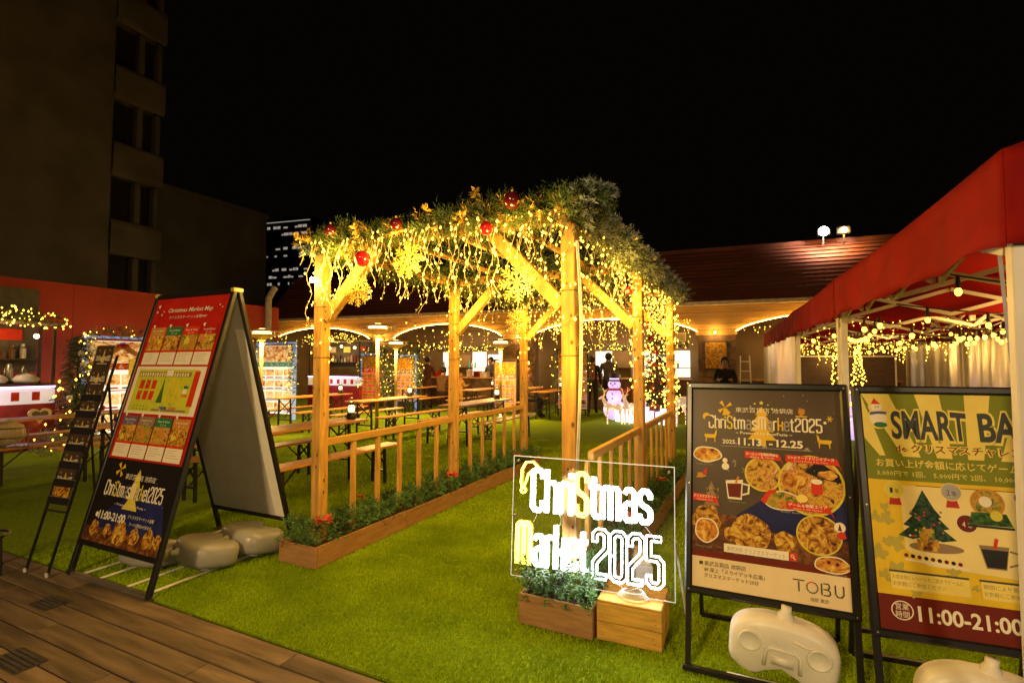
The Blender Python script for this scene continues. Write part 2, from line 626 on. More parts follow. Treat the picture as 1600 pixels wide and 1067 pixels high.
class Art:
    """flat print on a panel: local x right, z up, facing -y; every shape sits on its own thin ply"""

    def __init__(s, W, H):
        s.W, s.H = W, H
        s.k = 0
        s.b = {}

    def lay(s):
        s.k += 1
        return -0.0010 - 0.00003 * s.k

    def mb(s, m, name='print'):
        return s.b.setdefault((m.name, name), (MB(), m, name))[0]

    def poly(s, pts, m, name='print'):
        y = s.lay()
        P = [(u * s.W, y, v * s.H) for u, v in pts]
        s.mb(m, name).add(P, [tuple(range(len(P)))])

    def rect(s, u0, v0, u1, v1, m, name='print'):
        s.poly([(u0, v0), (u1, v0), (u1, v1), (u0, v1)], m, name)

    def disc(s, u, v, r, m, n=28, ry=None, name='print', wob=0.0):
        y = s.lay()
        ry = ry or r
        P = []
        for i in range(n):
            a = 2 * PI * i / n
            k = 1 + wob * math.sin(a * 5 + u * 30) + wob * math.sin(a * 3 + v * 50)
            P.append((u * s.W + r * k * s.W * math.cos(a), y, v * s.H + ry * k * s.W * math.sin(a)))
        s.mb(m, name).add(P, [tuple(range(n))])

    def line(s, pts, wd, m, name='print'):
        P = [(u * s.W, v * s.H) for u, v in pts]
        Lf, Rt = offset_line(P, wd * s.W / 2)
        y = s.lay()
        b = s.mb(m, name)
        for i in range(len(P) - 1):
            b.quad((Lf[i].x, y, Lf[i].y), (Rt[i].x, y, Rt[i].y), (Rt[i + 1].x, y, Rt[i + 1].y), (Lf[i + 1].x, y, Lf[i + 1].y))

    def text(s, t, u, v, h, m, w=None, bold=0.0, align='l', shear=0.0, arch=0.0):
        """h cap height and w total width as fractions of W"""
        V, F, x0, x1 = text_geo(t, bold)
        if not V:
            return
        sc = h * s.W / 0.72
        sx = sc if w is None else w * s.W / (x1 - x0)
        tw = (x1 - x0) * sx
        ox = u * s.W - {'l': 0, 'c': tw / 2, 'r': tw}[align]
        y = s.lay()
        P = []
        for (a, c) in V:
            X = (a - x0) * sx
            k = 1 + arch * math.sin(min(1, max(0, X / tw)) * PI)
            P.append((ox + X + shear * c * sc, y, v * s.H + c * sc * k))
        s.mb(m, 'lettering').add(P, F)

    def logo(s, t, u, v, w, h, cols, th=0.05):
        """drawn letters; u,v bottom-left; cols gives the material of each letter"""
        sx = w * s.W / glyph_width(t)
        sz = h * s.W
        x = u * s.W
        for i, ch in enumerate(t):
            gw, strokes = GLY[ch]
            m = cols(i) if callable(cols) else cols
            for st in strokes:
                y = s.lay()
                b = s.mb(m, 'lettering')
                Lf, Rt = offset_line(st, th)
                for j in range(len(st) - 1):
                    q = [(x + p.x * sx, y, v * s.H + p.y * sz) for p in (Lf[j], Rt[j], Rt[j + 1], Lf[j + 1])]
                    b.quad(*q)
            x += gw * sx

    def done(s, parent):
        for (b, m, name) in s.b.values():
            b.build(name, m, parent, kind='stuff' if name == 'print' and len(b.f) > 1 else None)


def deer_shape(art, u, v, sc, m, flip=1):
    q = [(-.5, .45), (.3, .45), (.42, .8), (.36, .95), (.3, 1.15), (.36, 1.15), (.45, .98), (.5, 1.12), (.56, 1.12), (.52, .95), (.66, .86), (.64, .8), (.54, .8), (.5, .35),
         (.42, .2), (.4, -.25), (.34, -.25), (.33, .12), (-.3, .12), (-.36, -.25), (-.42, -.25), (-.42, .15), (-.55, .3)]
    w = art.W / art.H
    P = [(u + flip * a * sc, v + b * sc * w) for a, b in q]
    hull = [P[i] for i in (0, 1, 13, 14, 17, 18, 21, 22)]
    art.poly(hull if flip > 0 else hull[::-1], m)
    for idx in ((1, 2, 10, 12, 13), (3, 4, 5, 6), (6, 7, 8, 9), (14, 15, 16, 17), (18, 19, 20, 21)):
        art.poly([P[i] for i in idx], m)


def fir_shape(art, u, v, w, h, m, tiers=4):
    for i in range(tiers):
        a = i / tiers
        ww = w * (1 - a * 0.75) / 2
        art.poly([(u - ww, v + h * a), (u + ww, v + h * a), (u, v + h * min(1, a + 0.45))], m)


PCREAM = mat('print_cream_letters', (0.88, 0.80, 0.62), 0.5, 0.02)
PGOLD = mat('print_gold', (0.78, 0.50, 0.03), 0.45, 0.05)
PYEL = mat('print_yellow', (0.72, 0.60, 0.06), 0.45, 0.05)
PGREY = mat('print_grey_letters', (0.35, 0.32, 0.28), 0.5, 0.02)
PRED = mat('print_red', (0.66, 0.045, 0.015), 0.45, 0.05)
PDKRED = mat('print_dark_red', (0.50, 0.020, 0.012), 0.4, 0.08)
PBROWN = mat('print_maroon', (0.16, 0.018, 0.010), 0.45, 0.05)
PDARK = mat('print_night', (0.095, 0.070, 0.048), 0.3, 0.12, 3)
PNAVY = mat('print_navy', (0.025, 0.03, 0.13), 0.3, 0.2, 5)
PBLK = mat('print_black', (0.016, 0.014, 0.015), 0.35, 0.1, 5)
PGRN = mat('print_green', (0.03, 0.20, 0.07), 0.5, 0.05)
POLIVE = mat('print_olive', (0.21, 0.24, 0.02), 0.5, 0.05)
PLIME = mat('print_lime', (0.60, 0.62, 0.04), 0.5, 0.06)
PPALE = mat('print_pale_yellow', (0.88, 0.70, 0.16), 0.5, 0.04)
PYEL2 = mat('print_mustard', (0.82, 0.56, 0.03), 0.5, 0.06)
PSLATE = mat('print_slate', (0.06, 0.07, 0.065), 0.5, 0.05)
PPURP = mat('print_purple_grey', (0.16, 0.12, 0.20), 0.5, 0.05)
PTAN = mat('print_tan', (0.30, 0.20, 0.12), 0.5, 0.05)
PLEAF = mat('print_faint_leaf', (0.50, 0.42, 0.07), 0.5, 0.05)
PBLUE = mat('print_blue', (0.10, 0.14, 0.30), 0.5)
PORA = mat('print_orange', (0.62, 0.26, 0.04), 0.5, 0.1, 20)
FOOD1 = picture_mat('food_print_roast', [(0.10, 0.03, 0.01), (0.45, 0.14, 0.02), (0.72, 0.38, 0.04), (0.8, 0.62, 0.2)], 16)
FOOD2 = picture_mat('food_print_platter', [(0.03, 0.02, 0.012), (0.12, 0.05, 0.02), (0.5, 0.22, 0.03), (0.68, 0.5, 0.06), (0.45, 0.06, 0.03), (0.75, 0.6, 0.3)], 14)
FOOD3 = picture_mat('food_print_greens', [(0.03, 0.05, 0.02), (0.16, 0.22, 0.03), (0.6, 0.35, 0.04), (0.5, 0.08, 0.04)], 18)
FOOD4 = picture_mat('food_print_night_lights', [(0.03, 0.012, 0.008), (0.22, 0.07, 0.012), (0.55, 0.28, 0.03), (0.8, 0.55, 0.1)], 20)
HAZYN = picture_mat('night_market_print', [(0.05, 0.02, 0.012), (0.10, 0.035, 0.02), (0.28, 0.11, 0.02)], 9)

# ------------------------------------------------------------------ setting: deck, turf, ground
random.seed(11)
g = MB().box(-60, -20, -0.30, 40, 60, -0.14).build('ground', CONC2)
struct(g)
tb = MB()
tb.box(-24, 2.0, -0.138, 12, 24, -0.006)
turf = struct(tb.build('turf', mat('turf_backing', (0.17, 0.25, 0.010), 0.9, 0.30, 40, 0.6, 220, col2=(0.11, 0.18, 0.007), spec=0.04)))
deck = thing('deck', 'x', 'x')
for k in ('label', 'category'):
    del deck[k]
struct(deck)
deck['kind'] = 'structure'
pm = {}
pitch = 0.131
for r_ in range(14):
    y1 = 1.985 - r_ * pitch
    x = -8.2 + (r_ * 0.83) % 2.0
    xs = [x + 2.0 * i for i in range(-1, 6)]
    for xa in xs:
        if (2.0, 0) not in pm:
            pm[(2.0, 0)] = MB().cbox(0, 0, -0.03, 1.995, pitch - 0.008, 0, 0.004).mesh('plank', DECK)
        put('plank', pm[(2.0, 0)], deck, (xa, y1 - pitch, -0.004 - random.random() * 0.002))
# inspection covers set into the deck
for (cx_, cy_, ww, lab) in ((-3.42, 1.30, 0.27, 'dark slatted cover set in the deck, nearest the lower left corner'), (-4.06, 1.685, 0.20, 'small dark worn cover set in the deck below the leaflet rack')):
    t = thing('deck_cover', lab, 'floor grate', (cx_, cy_, 0), 0, 'dark covers set in the deck')
    MB().box(-ww / 2, -0.065, -0.005, ww / 2, 0.065, 0.001).build('plate', GRATE, t)
    for k in range(5):
        MB().cbox(-ww / 2 + 0.004, -0.06 + k * 0.0245, 0.0012, ww / 2 - 0.004, -0.06 + k * 0.0245 + 0.018, 0.005, 0.001).build('slat', GRATE, t)

# turf blades, the part near the camera as real blades
rs = np.random.RandomState(5)


def blades(name, x0, x1, y0, y1, n, w, h, m):
    X = rs.uniform(x0, x1, n)
    Y = rs.uniform(y0, y1, n)
    keep = (Y > 2.0 + 0.012 * np.sin(X * 9) + 0.008 * np.sin(X * 31))
    keep &= (np.abs(Y - 3.30 - 0.004 * np.sin(X * 7)) > 0.007) & (np.abs(X + 2.02 - 0.004 * np.sin(Y * 6)) > 0.006) & (np.abs(Y - 5.31) > 0.010)
    X, Y = X[keep], Y[keep]
    n = len(X)
    a = rs.uniform(0, 2 * PI, n)
    hh = h * rs.uniform(0.5, 1.25, n)
    lean = rs.uniform(0.1, 1.1, n) * hh
    la = rs.normal(0.6, 1.2, n)
    V = np.zeros((n, 3, 3))
    V[:, 0] = np.stack([X - np.cos(a) * w / 2, Y - np.sin(a) * w / 2, np.full(n, -0.006)], 1)
    V[:, 1] = np.stack([X + np.cos(a) * w / 2, Y + np.sin(a) * w / 2, np.full(n, -0.006)], 1)
    V[:, 2] = np.stack([X + np.cos(la) * lean, Y + np.sin(la) * lean, hh], 1)
    me = bpy.data.meshes.new(name)
    me.vertices.add(3 * n)
    me.vertices.foreach_set('co', V.ravel())
    me.loops.add(3 * n)
    me.loops.foreach_set('vertex_index', np.arange(3 * n, dtype=np.int32))
    me.polygons.add(n)
    me.polygons.foreach_set('loop_start', np.arange(0, 3 * n, 3, dtype=np.int32))
    me.polygons.foreach_set('loop_total', np.full(n, 3, dtype=np.int32))
    me.materials.append(m)
    me.update(calc_edges=True)
    o = put(name, me, kind='stuff')
    tag(o, 'short green artificial grass covering the terrace', 'artificial grass')
    return o


GRASS = mat('grass_blades', (0.32, 0.43, 0.010), 0.7, 0.35, 2.2, col2=(0.19, 0.30, 0.007), spec=0.04, detail=9)
blades('artificial_grass', -5.2, 1.3, 1.985, 4.4, 260000, 0.005, 0.011, GRASS)
g2 = blades('artificial_grass', -8.5, 2.2, 4.4, 9.5, 130000, 0.010, 0.012, GRASS)
g2['label'] = 'short green artificial grass farther in, under the benches'
# weld line between two turf rolls
s_ = MB()
for (x0, y0, x1, y1) in ((-3.4, 2.62, 1.2, 2.635),):
    s_.box(x0, y0, -0.004, x1, y1, 0.004)

# ------------------------------------------------------------------ buildings on the left
b = thing('concrete_building', 'tall dark concrete building with a blank side wall, at the left edge', 'building', (-22, 0, 0))
MB().box(-8, -12, -0.1, 0, 10.5, 30).build('wall', CONC, b)
for k in range(6):
    z = 4.9 + k * 3.0
    rec = MB()
    # rounded spandrel band between two storeys
    prof = [(0.0, z + 0.75), (0.07, z + 0.82), (0.10, z + 0.95), (0.10, z + 1.9), (0.07, z + 2.03), (0.0, z + 2.1)]
    for a_, c_ in zip(prof[:-1], prof[1:]):
        rec.quad((a_[0], 10.5, a_[1]), (a_[0], 12.3, a_[1]), (c_[0], 12.3, c_[1]), (c_[0], 10.5, c_[1]))
    rec.ext([(p[0], p[1]) for p in prof][::-1], 12.3, 12.31)
    rec.build('band', CONC, b)
    w = MB().box(-0.55, 10.52, z - 1.1, -0.5, 12.25, z + 0.8).build('window', GLASSD, b)
    MB().cbox(-0.5, 11.4, z - 1.05, -0.1, 11.62, z + 0.77, 0.05).build('mullion', CONC, w)
    MB().cbox(-0.5, 12.1, z - 1.05, -0.1, 12.28, z + 0.77, 0.05).build('mullion', CONC, w)
MB().box(-8, 10.5, -0.1, -0.6, 12.28, 24).build('core', CONC, b)
b = thing('rendered_building', 'low dark rendered building stepping down beside the tall concrete one', 'building', (-22.3, 12.32, 0))
MB().box(-9, 0, -0.1, 0, 5.2, 8.8).build('wall', CONC2, b)
MB().box(-9, 0, 8.802, 0.08, 5.25, 9.0).build('parapet', CONC2, b)

b = thing('office_tower', 'distant dark office tower with rows of lit windows', 'tower', (-181, 150, 0), R(10))
tw = mat('tower_facade', (0.02, 0.02, 0.025), 0.5)
TL = mat('lit_office_window', (1, 0.9, 0.8), 0.5, emit=(1.0, 0.85, 0.7), es=0.16, sample=False)
MB().box(-12, 0, 0, 14, 25, 63).build('wall', tw, b)
MB().box(-10.5, -0.3, 61.2, 13.5, -0.05, 61.5).build('roof_light', TL, b)
random.seed(3)
for row in range(9):
    z = 58.5 - row * 3.0
    if row in (2, 5):
        continue
    x = -9 + random.uniform(0, 5)
    mbx = MB()
    while x < 12:
        wd = random.uniform(0.5, 2.4)
        if random.random() < 0.72:
            mbx.box(x, -0.15, z, x + wd, -0.05, z + random.choice((0.7, 1.1)))
        x += wd + random.choice((0.3, 0.4, 1.6))
    mbx.build('window', TL, b)
for z in (66, 45):
    MB().ball((-12.6, -0.5, z), 0.45, 6, 4).build('warning_light', mat('red_warning_light', (1, 0, 0), emit=(1, 0.02, 0.05), es=3, sample=False), b)

rw = thing('red_wall', 'long red painted screen wall behind the left food stalls', 'wall', (-13, 0, 0))
for k in range(8):
    MB().box(-0.08, -2.9 + k * 1.7, 0, 0, -2.9 + (k + 1) * 1.7 - 0.006, 3.17).build('panel', REDW, rw)
MB().box(0.004, 3.2, 2.25, 0.03, 5.02, 2.98).build('sign_board', mat('grey_green_board', (0.14, 0.12, 0.06), 0.7), rw)
MB().tube([(0.1, 10.25, 1.4), (0.1, 10.25, 3.4), (0.18, 10.4, 3.75)], 0.09, 10).build('downpipe', mat('pale_pipe', (0.45, 0.38, 0.28), 0.5), rw)

# ------------------------------------------------------------------ back building with arcade
FA = math.atan(0.085)
hall = thing('hall_building', 'long building with brown clad roof and lit arcade behind the market', 'building', (1.2, 15.5, 0), FA)
S0, S1 = -19.2, 9.0
arches = [(-18.39, -13.85), (-12.85, -8.75), (-7.68, -2.83), (-1.83, 2.8)]
ZS, ZA, ZE = 2.42, 2.86, 3.12


def arch_z(s):
    for a, c in arches:
        if a <= s <= c:
            t = (s - a) / (c - a) * 2 - 1
            return ZS + (ZA - ZS) * (1 - t * t) ** 0.75
    return ZS - 0.0


# fascia boards: horizontal boards cut by the arches
zb = [2.30, 2.46, 2.62, 2.78, 2.94, ZE]
for bi in range(5):
    z0, z1 = zb[bi], zb[bi + 1] - 0.008
    segs = []
    s = S0
    step = 0.12
    mbb = MB()
    cnt = 0
    while s < S1 - 1e-6:
        e = min(s + step, S1)
        la, lb = z0, z0
        ins = any(a < (s + e) / 2 < c for a, c in arches)
        if ins:
            la, lb = max(z0, arch_z(s + 1e-4)), max(z0, arch_z(e - 1e-4))
        if min(la, lb) < z1 - 1e-4:
            la, lb = min(la, z1), min(lb, z1)
            yo = -0.02 if bi % 2 else -0.012
            if mbb.v and abs(last_e - s) > 1e-6:
                mbb.build('fascia_board', SIDING, hall)
                mbb = MB()
            last_e = e
            mbb.add([(s, yo, la), (e, yo, lb), (e, yo + 0.02, z1), (s, yo + 0.02, z1), (s, 0.1, la), (e, 0.1, lb), (e, 0.1, z1), (s, 0.1, z1)],
                    [(0, 1, 2, 3), (7, 6, 5, 4), (0, 4, 5, 1), (3, 2, 6, 7)])
        s = e
    if mbb.v:
        mbb.build('fascia_board', SIDING, hall)
for i, (a, c) in enumerate(arches):
    pts = [(a + (c - a) * k / 30, -0.13, arch_z(a + (c - a) * k / 30 + (1e-4 if k == 0 else (-1e-4 if k == 30 else 0))) - 0.02) for k in range(31)]
    MB().tube(pts, 0.011, 5).build('arch_light_strip', LEDW, hall)
piers = [(-13.85, -12.85), (-8.75, -7.68), (-2.83, -1.83), (2.8, 3.8), (-19.2, -18.39)]
for a, c in piers:
    pb = MB()
    z = 0.0
    pr_ = MB().box(a + 0.03, 0.0, 0, c - 0.03, 0.5, 2.3).build('pier', BRICKM, hall)
    for k in range(14):
        MB().cbox(a + 0.01, -0.03, 0.004 + k * 0.163, c - 0.01, -0.002, 0.004 + k * 0.163 + 0.155, 0.006).build('cladding_board', BRICKM, pr_)
MB().box(S0 - 0.1, -0.30, 3.125, S1, 0.10, 3.22).build('gutter', EAVE, hall)
# roof cladding: overlapping boards on a steep slope
rf = MB().quad((S0, 0.12, 3.2), (S1, 0.12, 3.2), (S1, 1.8, 5.0), (S0, 1.8, 5.0)).build('roof', ROOFM, hall)
for k in range(14):
    t0, t1 = k / 14, (k + 1) / 14
    ya, za, yb, zb_ = 0.10 + 1.65 * t0, 3.23 + 1.8 * t0, 0.10 + 1.65 * t1, 3.23 + 1.8 * t1
    MB().add([(S0, ya - 0.04, za), (S1, ya - 0.04, za), (S1, yb - 0.005, zb_ - 0.02), (S0, yb - 0.005, zb_ - 0.02), (S0, ya, za - 0.03), (S1, ya, za - 0.03)],
             [(0, 1, 2, 3), (0, 4, 5, 1)]).build('roof_board', ROOFM, rf)
MB().box(S0, 1.7, 5.0, S1, 2.2, 5.12).build('roof_ridge', ROOFM, rf)
# interior
MB().box(S0, 3.4, -0.0, S1, 3.5, 3.1).build('back_wall', INNER, hall)
MB().box(S0, 0.1, 3.0, S1, 3.4, 3.08).build('soffit', INNERC, hall)
MB().box(S0 - 0.1, 0.12, 0, S0, 3.4, 3.1).build('end_wall', INNER, hall)
MB().box(S1, 0.12, 0, S1 + 0.1, 3.4, 3.1).build('end_wall', INNER, hall)
for k, s in enumerate((-16.2, -10.8, -5.2, 0.5)):
    MB().box(s - 0.35, 1.0, 2.95, s + 0.35, 1.7, 2.997).build('ceiling_lamp', mat('dim_ceiling_lamp', (1, 0.8, 0.5), emit=(1, 0.62, 0.22), es=12), hall)


def hp(s, y, z):
    """hall-local to world"""
    return (1.2 + s * math.cos(FA) - y * math.sin(FA), 15.5 + s * math.sin(FA) + y * math.cos(FA), z)


# flood lights on the roof
for i, (s, colr, pw, lab) in enumerate(((0.55, (1.0, 0.88, 0.70), 420, 'white floodlight on the roof edge, the brighter left one of two'), (1.05, (1.0, 0.55, 0.12), 110, 'amber floodlight on the roof edge, the smaller right one of two'))):
    t = thing('floodlight', lab, 'floodlight', hp(s, 1.3, 4.86), FA, 'floodlights on the roof')
    MB().box(-0.02, 0.0, 0.0, 0.02, 0.03, 0.3).build('bracket', BLACK, t)
    MB().cbox(-0.16, -0.06, 0.28, 0.16, 0.06, 0.5, 0.02).build('housing', BLACK, t)
    MB().ball((0, -0.075, 0.39), 0.13 if i == 0 else 0.075, 16, 10, (1, 0.5, 1)).build('lens', mat('flood_lens_%d' % i, (1, 1, 1), emit=colr, es=20, sample=False), t)
    l = lamp('flood_lamp', (0, -0.12, 0.39), pw, colr, 0.12, 'SPOT', (R(62), 0, 0), 150, 0.8, t)
    lamp('flood_spill', (0, -0.25, 0.30), pw * 0.035, (1.0, 0.40, 0.16), 0.1, 'SPOT', (R(25), 0, 0), 120, 1.0, t)
# wall lamps on the piers
for i, (s, lab) in enumerate(((-13.35, 'round amber lamp on the arcade pier behind the pretzel booth'), (-8.2, 'round amber lamp on the arcade pier behind the middle post row'), (-2.37, 'round amber lamp on the arcade pier above the framed poster'), (3.3, 'round amber lamp on the arcade pier inside the red tents'))):
    t = thing('wall_lamp', lab, 'wall lamp', hp(s, -0.05, 2.36), FA, 'lamps on the arcade piers')
    MB().ball((0, -0.06, 0), 0.045, 10, 6).build('globe', EDISON, t)
    MB().box(-0.02, -0.04, -0.02, 0.02, 0.03, 0.02).build('bracket', BLACK, t)
    lamp('wall_lamp_light', (0, -0.14, 0), 9, WARM, 0.05, parent=t)
# framed poster, paper sign on pier, ladder
t = thing('framed_poster', 'framed night photo poster on the arcade pier beside the ladder', 'poster', hp(-2.36, -0.05, 1.35), FA)
MB().box(-0.30, -0.02, 0, 0.30, 0.0, 0.78).build('frame', BLACK, t)
MB().box(-0.27, -0.026, 0.03, 0.27, -0.0205, 0.75).build('print', FOOD4, t)
t = thing('paper_sign', 'small cream paper sign hung under the arch behind the right rail', 'sign', hp(-3.3, -0.08, 2.14), FA)
MB().box(-0.17, -0.01, 0, 0.17, 0, 0.24).build('sheet', CREAM, t)
for k in range(3):
    MB().box(-0.12, -0.013, 0.05 + k * 0.06, 0.12, -0.0105, 0.07 + k * 0.06).build('text_line', PGREY, t)
t = thing('step_ladder', 'pale wooden step ladder leaning by the arcade pier', 'ladder', hp(-1.62, -0.2, 0), FA)
for sx in (-0.16, 0.16):
    MB().bar((sx, 0, 0), (sx * 0.7, 0.18, 1.72), 0.03, 0.05).build('rail', WHITEM, t)
for k in range(6):
    MB().box(-0.16 + 0.006 * k, 0.02 + k * 0.028, 0.25 + k * 0.26, 0.16 - 0.006 * k, 0.08 + k * 0.028, 0.275 + k * 0.26).build('rung', WHITEM, t)

# ------------------------------------------------------------------ pergola
random.seed(21)
XL, XR = -3.15, -1.06
YS = (3.0, 4.95, 6.85)
PT = 2.38
per = thing('pergola', 'pine pergola over the walkway with rails, hung with lights and garland', 'pergola', (0, 0, 0))


def post(x, y, z1=PT, w=0.092):
    o = MB().cbox(x - w / 2, y - w / 2, 0.0, x + w / 2, y + w / 2, z1, 0.006).build('post', PINE, per)
    return o


for x in (XL, XR):
    for y in YS:
        o = post(x, y)
        kb = MB()
        for k in range(7):
            z = random.uniform(0.4, 2.2)
            s = random.uniform(0.005, 0.012)
            xo = random.uniform(-0.03, 0.03)
            kb.add([(x + xo + s * math.cos(a), y - 0.0468, z + 1.6 * s * math.sin(a)) for a in (0, 1, 2, 3, 4, 5)], [(0, 1, 2, 3, 4, 5)])
            yo = random.uniform(-0.03, 0.03)
            kb.add([(x + 0.0468, y + yo + s * math.cos(a), z - 0.2 + 1.6 * s * math.sin(a)) for a in (0, 1, 2, 3, 4, 5)], [(0, 1, 2, 3, 4, 5)])
        kb.build('knots', KNOT, o, kind='stuff')
for y in YS:
    MB().cbox(XL - 0.05, y - 0.035, PT + 0.002, XR + 0.05, y + 0.035, PT + 0.092, 0.005).build('cross_beam', PINEX, per)
    MB().bar((XL + 0.05, y, 1.86), (XL + 0.55, y, PT - 0.01), 0.065, 0.085).build('brace', PINE, per)
    MB().bar((XR - 0.05, y, 1.86), (XR - 0.55, y, PT - 0.01), 0.065, 0.085).build('brace', PINE, per)
for x in (XL, XR):
    for y0, y1 in ((YS[0] + 0.037, YS[1] - 0.037), (YS[1] + 0.037, YS[2] - 0.037)):
        MB().cbox(x - 0.035, y0, PT + 0.004, x + 0.035, y1, PT + 0.09, 0.005).build('side_beam', PINEX, per)
for k in range(3):
    x = XL + 0.52 * (k + 1)
    MB().cbox(x - 0.02, YS[0] + 0.04, PT + 0.095, x + 0.02, YS[2] - 0.04, PT + 0.135, 0.004).build('roof_batten', PINEX, per)
for x, nb in ((XL, 5), (XR, 5)):
    for i in (0, 1):
        ya, yb_ = YS[i] + 0.047, YS[i + 1] - 0.047
        yy0 = ya if not (x == XR and i == 0) else ya + 0.35
        MB().cbox(x - 0.022, yy0, 0.845, x + 0.022, yb_, 0.905, 0.005).build('rail', PINEX, per)
        for k in range(nb):
            yk = ya + (k + 1) * (yb_ - ya) / (nb + 1)
            w = 0.021
            xx = x + (0.012 if x == XL else -0.012)
            m_ = MB()
            m_.add([(xx - 0.014, yk - w, 0.06), (xx + 0.014, yk - w, 0.06), (xx + 0.014, yk + w, 0.06), (xx - 0.014, yk + w, 0.06),
                    (xx - 0.014, yk - w, 0.80), (xx + 0.014, yk - w, 0.80), (xx + 0.014, yk + w, 0.80), (xx - 0.014, yk + w, 0.80),
                    (xx - 0.014, yk - w * 0.5, 0.842), (xx + 0.014, yk - w * 0.5, 0.842), (xx + 0.014, yk + w, 0.842), (xx - 0.014, yk + w, 0.842)],
                   [(0, 3, 2, 1), (0, 1, 5, 4), (1, 2, 6, 5), (2, 3, 7, 6), (3, 0, 4, 7), (4, 5, 9, 8), (5, 6, 10, 9), (6, 7, 11, 10), (7, 4, 8, 11), (8, 9, 10, 11)])
            m_.build('baluster', PINE, per)


# ------------------------------------------------------------------ planters
def planter(label, x0, x1, y0, y1, h, boards, group='wooden planters along the walkway', dens=260, leaf=LEAFB, fh=0.16, parts_rz=None):
    t = thing('planter', label, 'planter', (0, 0, 0), 0, group)
    MB().cbox(x0, y0, 0, x1, y0 + 0.018, h, 0.003).build('end_board', BOXW, t)
    MB().cbox(x0, y1 - 0.018, 0, x1, y1, h, 0.003).build('end_board', BOXW, t)
    yy = y0 + 0.019
    n = boards
    L_ = (y1 - y0 - 0.038) / n
    for k in range(n):
        for xa in (x0, x1 - 0.018):
            MB().cbox(xa, yy + k * L_ + 0.001, 0, xa + 0.018, yy + (k + 1) * L_ - 0.002, h - (0.006 if k % 2 else 0), 0.003).build('side_board', BOXW, t)
    MB().box(x0 + 0.02, y0 + 0.02, 0.01, x1 - 0.02, y1 - 0.02, h - 0.03).build('soil', SOIL, t)
    mb = MB()
    A = (x1 - x0) * (y1 - y0)
    for i in range(int(A * dens * 7)):
        x = random.uniform(x0 - 0.0, x1 + 0.0)
        y = random.uniform(y0 - 0.02, y1 + 0.0)
        hh = fh * (0.75 + 0.5 * mnoise.noise(Vector((x * 5, y * 4, 1))))
        z = h + random.uniform(-0.01, hh)
        out = Vector((x - (x0 + x1) / 2, (y - y0 - 0.1) if y < y0 + 0.1 else (y - y1 + 0.1 if y > y1 - 0.1 else 0), 0)) * 4
        d = rvec() * 0.8 + Vector((0, 0, 0.5)) + out * 0.3
        sprig(mb, Vector((x, y, z)), d, 0.07, n=8, w=0.009, nl=0.034, spread=1.1)
    mb.build('foliage', leaf, t, kind='stuff')
    return t


def poinsettia(parent, c, s, n=11):
    mb = MB()
    c = Vector(c)
    for i in range(n):
        a = 2 * PI * i / n + random.random() * 0.3
        r = s * random.uniform(0.7, 1.1)
        up = 0.25 + 0.4 * (i % 2)
        d = Vector((math.cos(a), math.sin(a) * 0.9, up)).normalized()
        sd = Vector((-math.sin(a), math.cos(a), 0)) * r * 0.24
        m = c + d * r * 0.5
        mb.quad(c, m + sd, c + d * r - Vector((0, 0, r * 0.2)), m - sd)
    f = mb.build('flower', REDP, parent)
    mb = MB()
    for k in range(6):
        mb.ball((c.x + random.uniform(-1, 1) * s * 0.1, c.y + random.uniform(-1, 1) * s * 0.1, c.z + s * 0.1), s * 0.055, 5, 4)
    mb.build('flower_centre', PYEL, f)


pl = planter('long wooden planter of dark green foliage under the left rail', -3.34, -2.96, 2.79, 7.05, 0.155, 4)
for c, s in (((-3.02, 2.93, 0.30), 0.10), ((-3.02, 4.72, 0.30), 0.10), ((-3.0, 6.3, 0.27), 0.08), ((-3.28, 3.6, 0.3), 0.06)):
    poinsettia(pl, c, s)
pl2 = planter('long wooden planter of dark green foliage under the right rail', -1.27, -0.88, 3.25, 7.05, 0.155, 4)
for c, s in (((-0.93, 3.9, 0.34), 0.10), ((-0.95, 5.4, 0.32), 0.09)):
    poinsettia(pl2, c, s)
# small planter below the neon sign
pl3 = planter('short wooden planter with bushy cypress in front of the neon sign', -1.30, -0.855, 2.75, 3.02, 0.17, 1, group=None, dens=620, fh=0.21)
del_ = None
# stacked crates beside it
t = thing('wooden_crate', 'yellow varnished wooden crate of two boards below the neon 2025', 'crate', (-0.84, 2.78, 0), R(2))
for (z0, z1) in ((0.0, 0.098), (0.101, 0.2)):
    MB().cbox(0, 0, z0, 0.345, 0.016, z1, 0.003).build('front_board', CRATEW, t)
    MB().cbox(0.327, 0.017, z0, 0.345, 0.28, z1, 0.003).build('side_board', CRATEW, t)
    MB().cbox(0, 0.017, z0, 0.018, 0.28, z1, 0.003).build('side_board', CRATEW, t)
    MB().cbox(0, 0.281, z0, 0.345, 0.297, z1, 0.003).build('back_board', CRATEW, t)
for k in range(3):
    MB().cbox(0.002, 0.001 + k * 0.0985, 0.2015, 0.343, 0.095 + k * 0.0985, 0.214, 0.003).build('top_board', CRATEW, t)
nb_ = MB()
for (x, z) in ((0.03, 0.03), (0.31, 0.035), (0.3, 0.06), (0.03, 0.13), (0.31, 0.16), (0.315, 0.135)):
    nb_.tube([(x, -0.0015, z), (x, 0.002, z)], 0.003, 6)
nb_.build('nail_heads', KNOT, t)

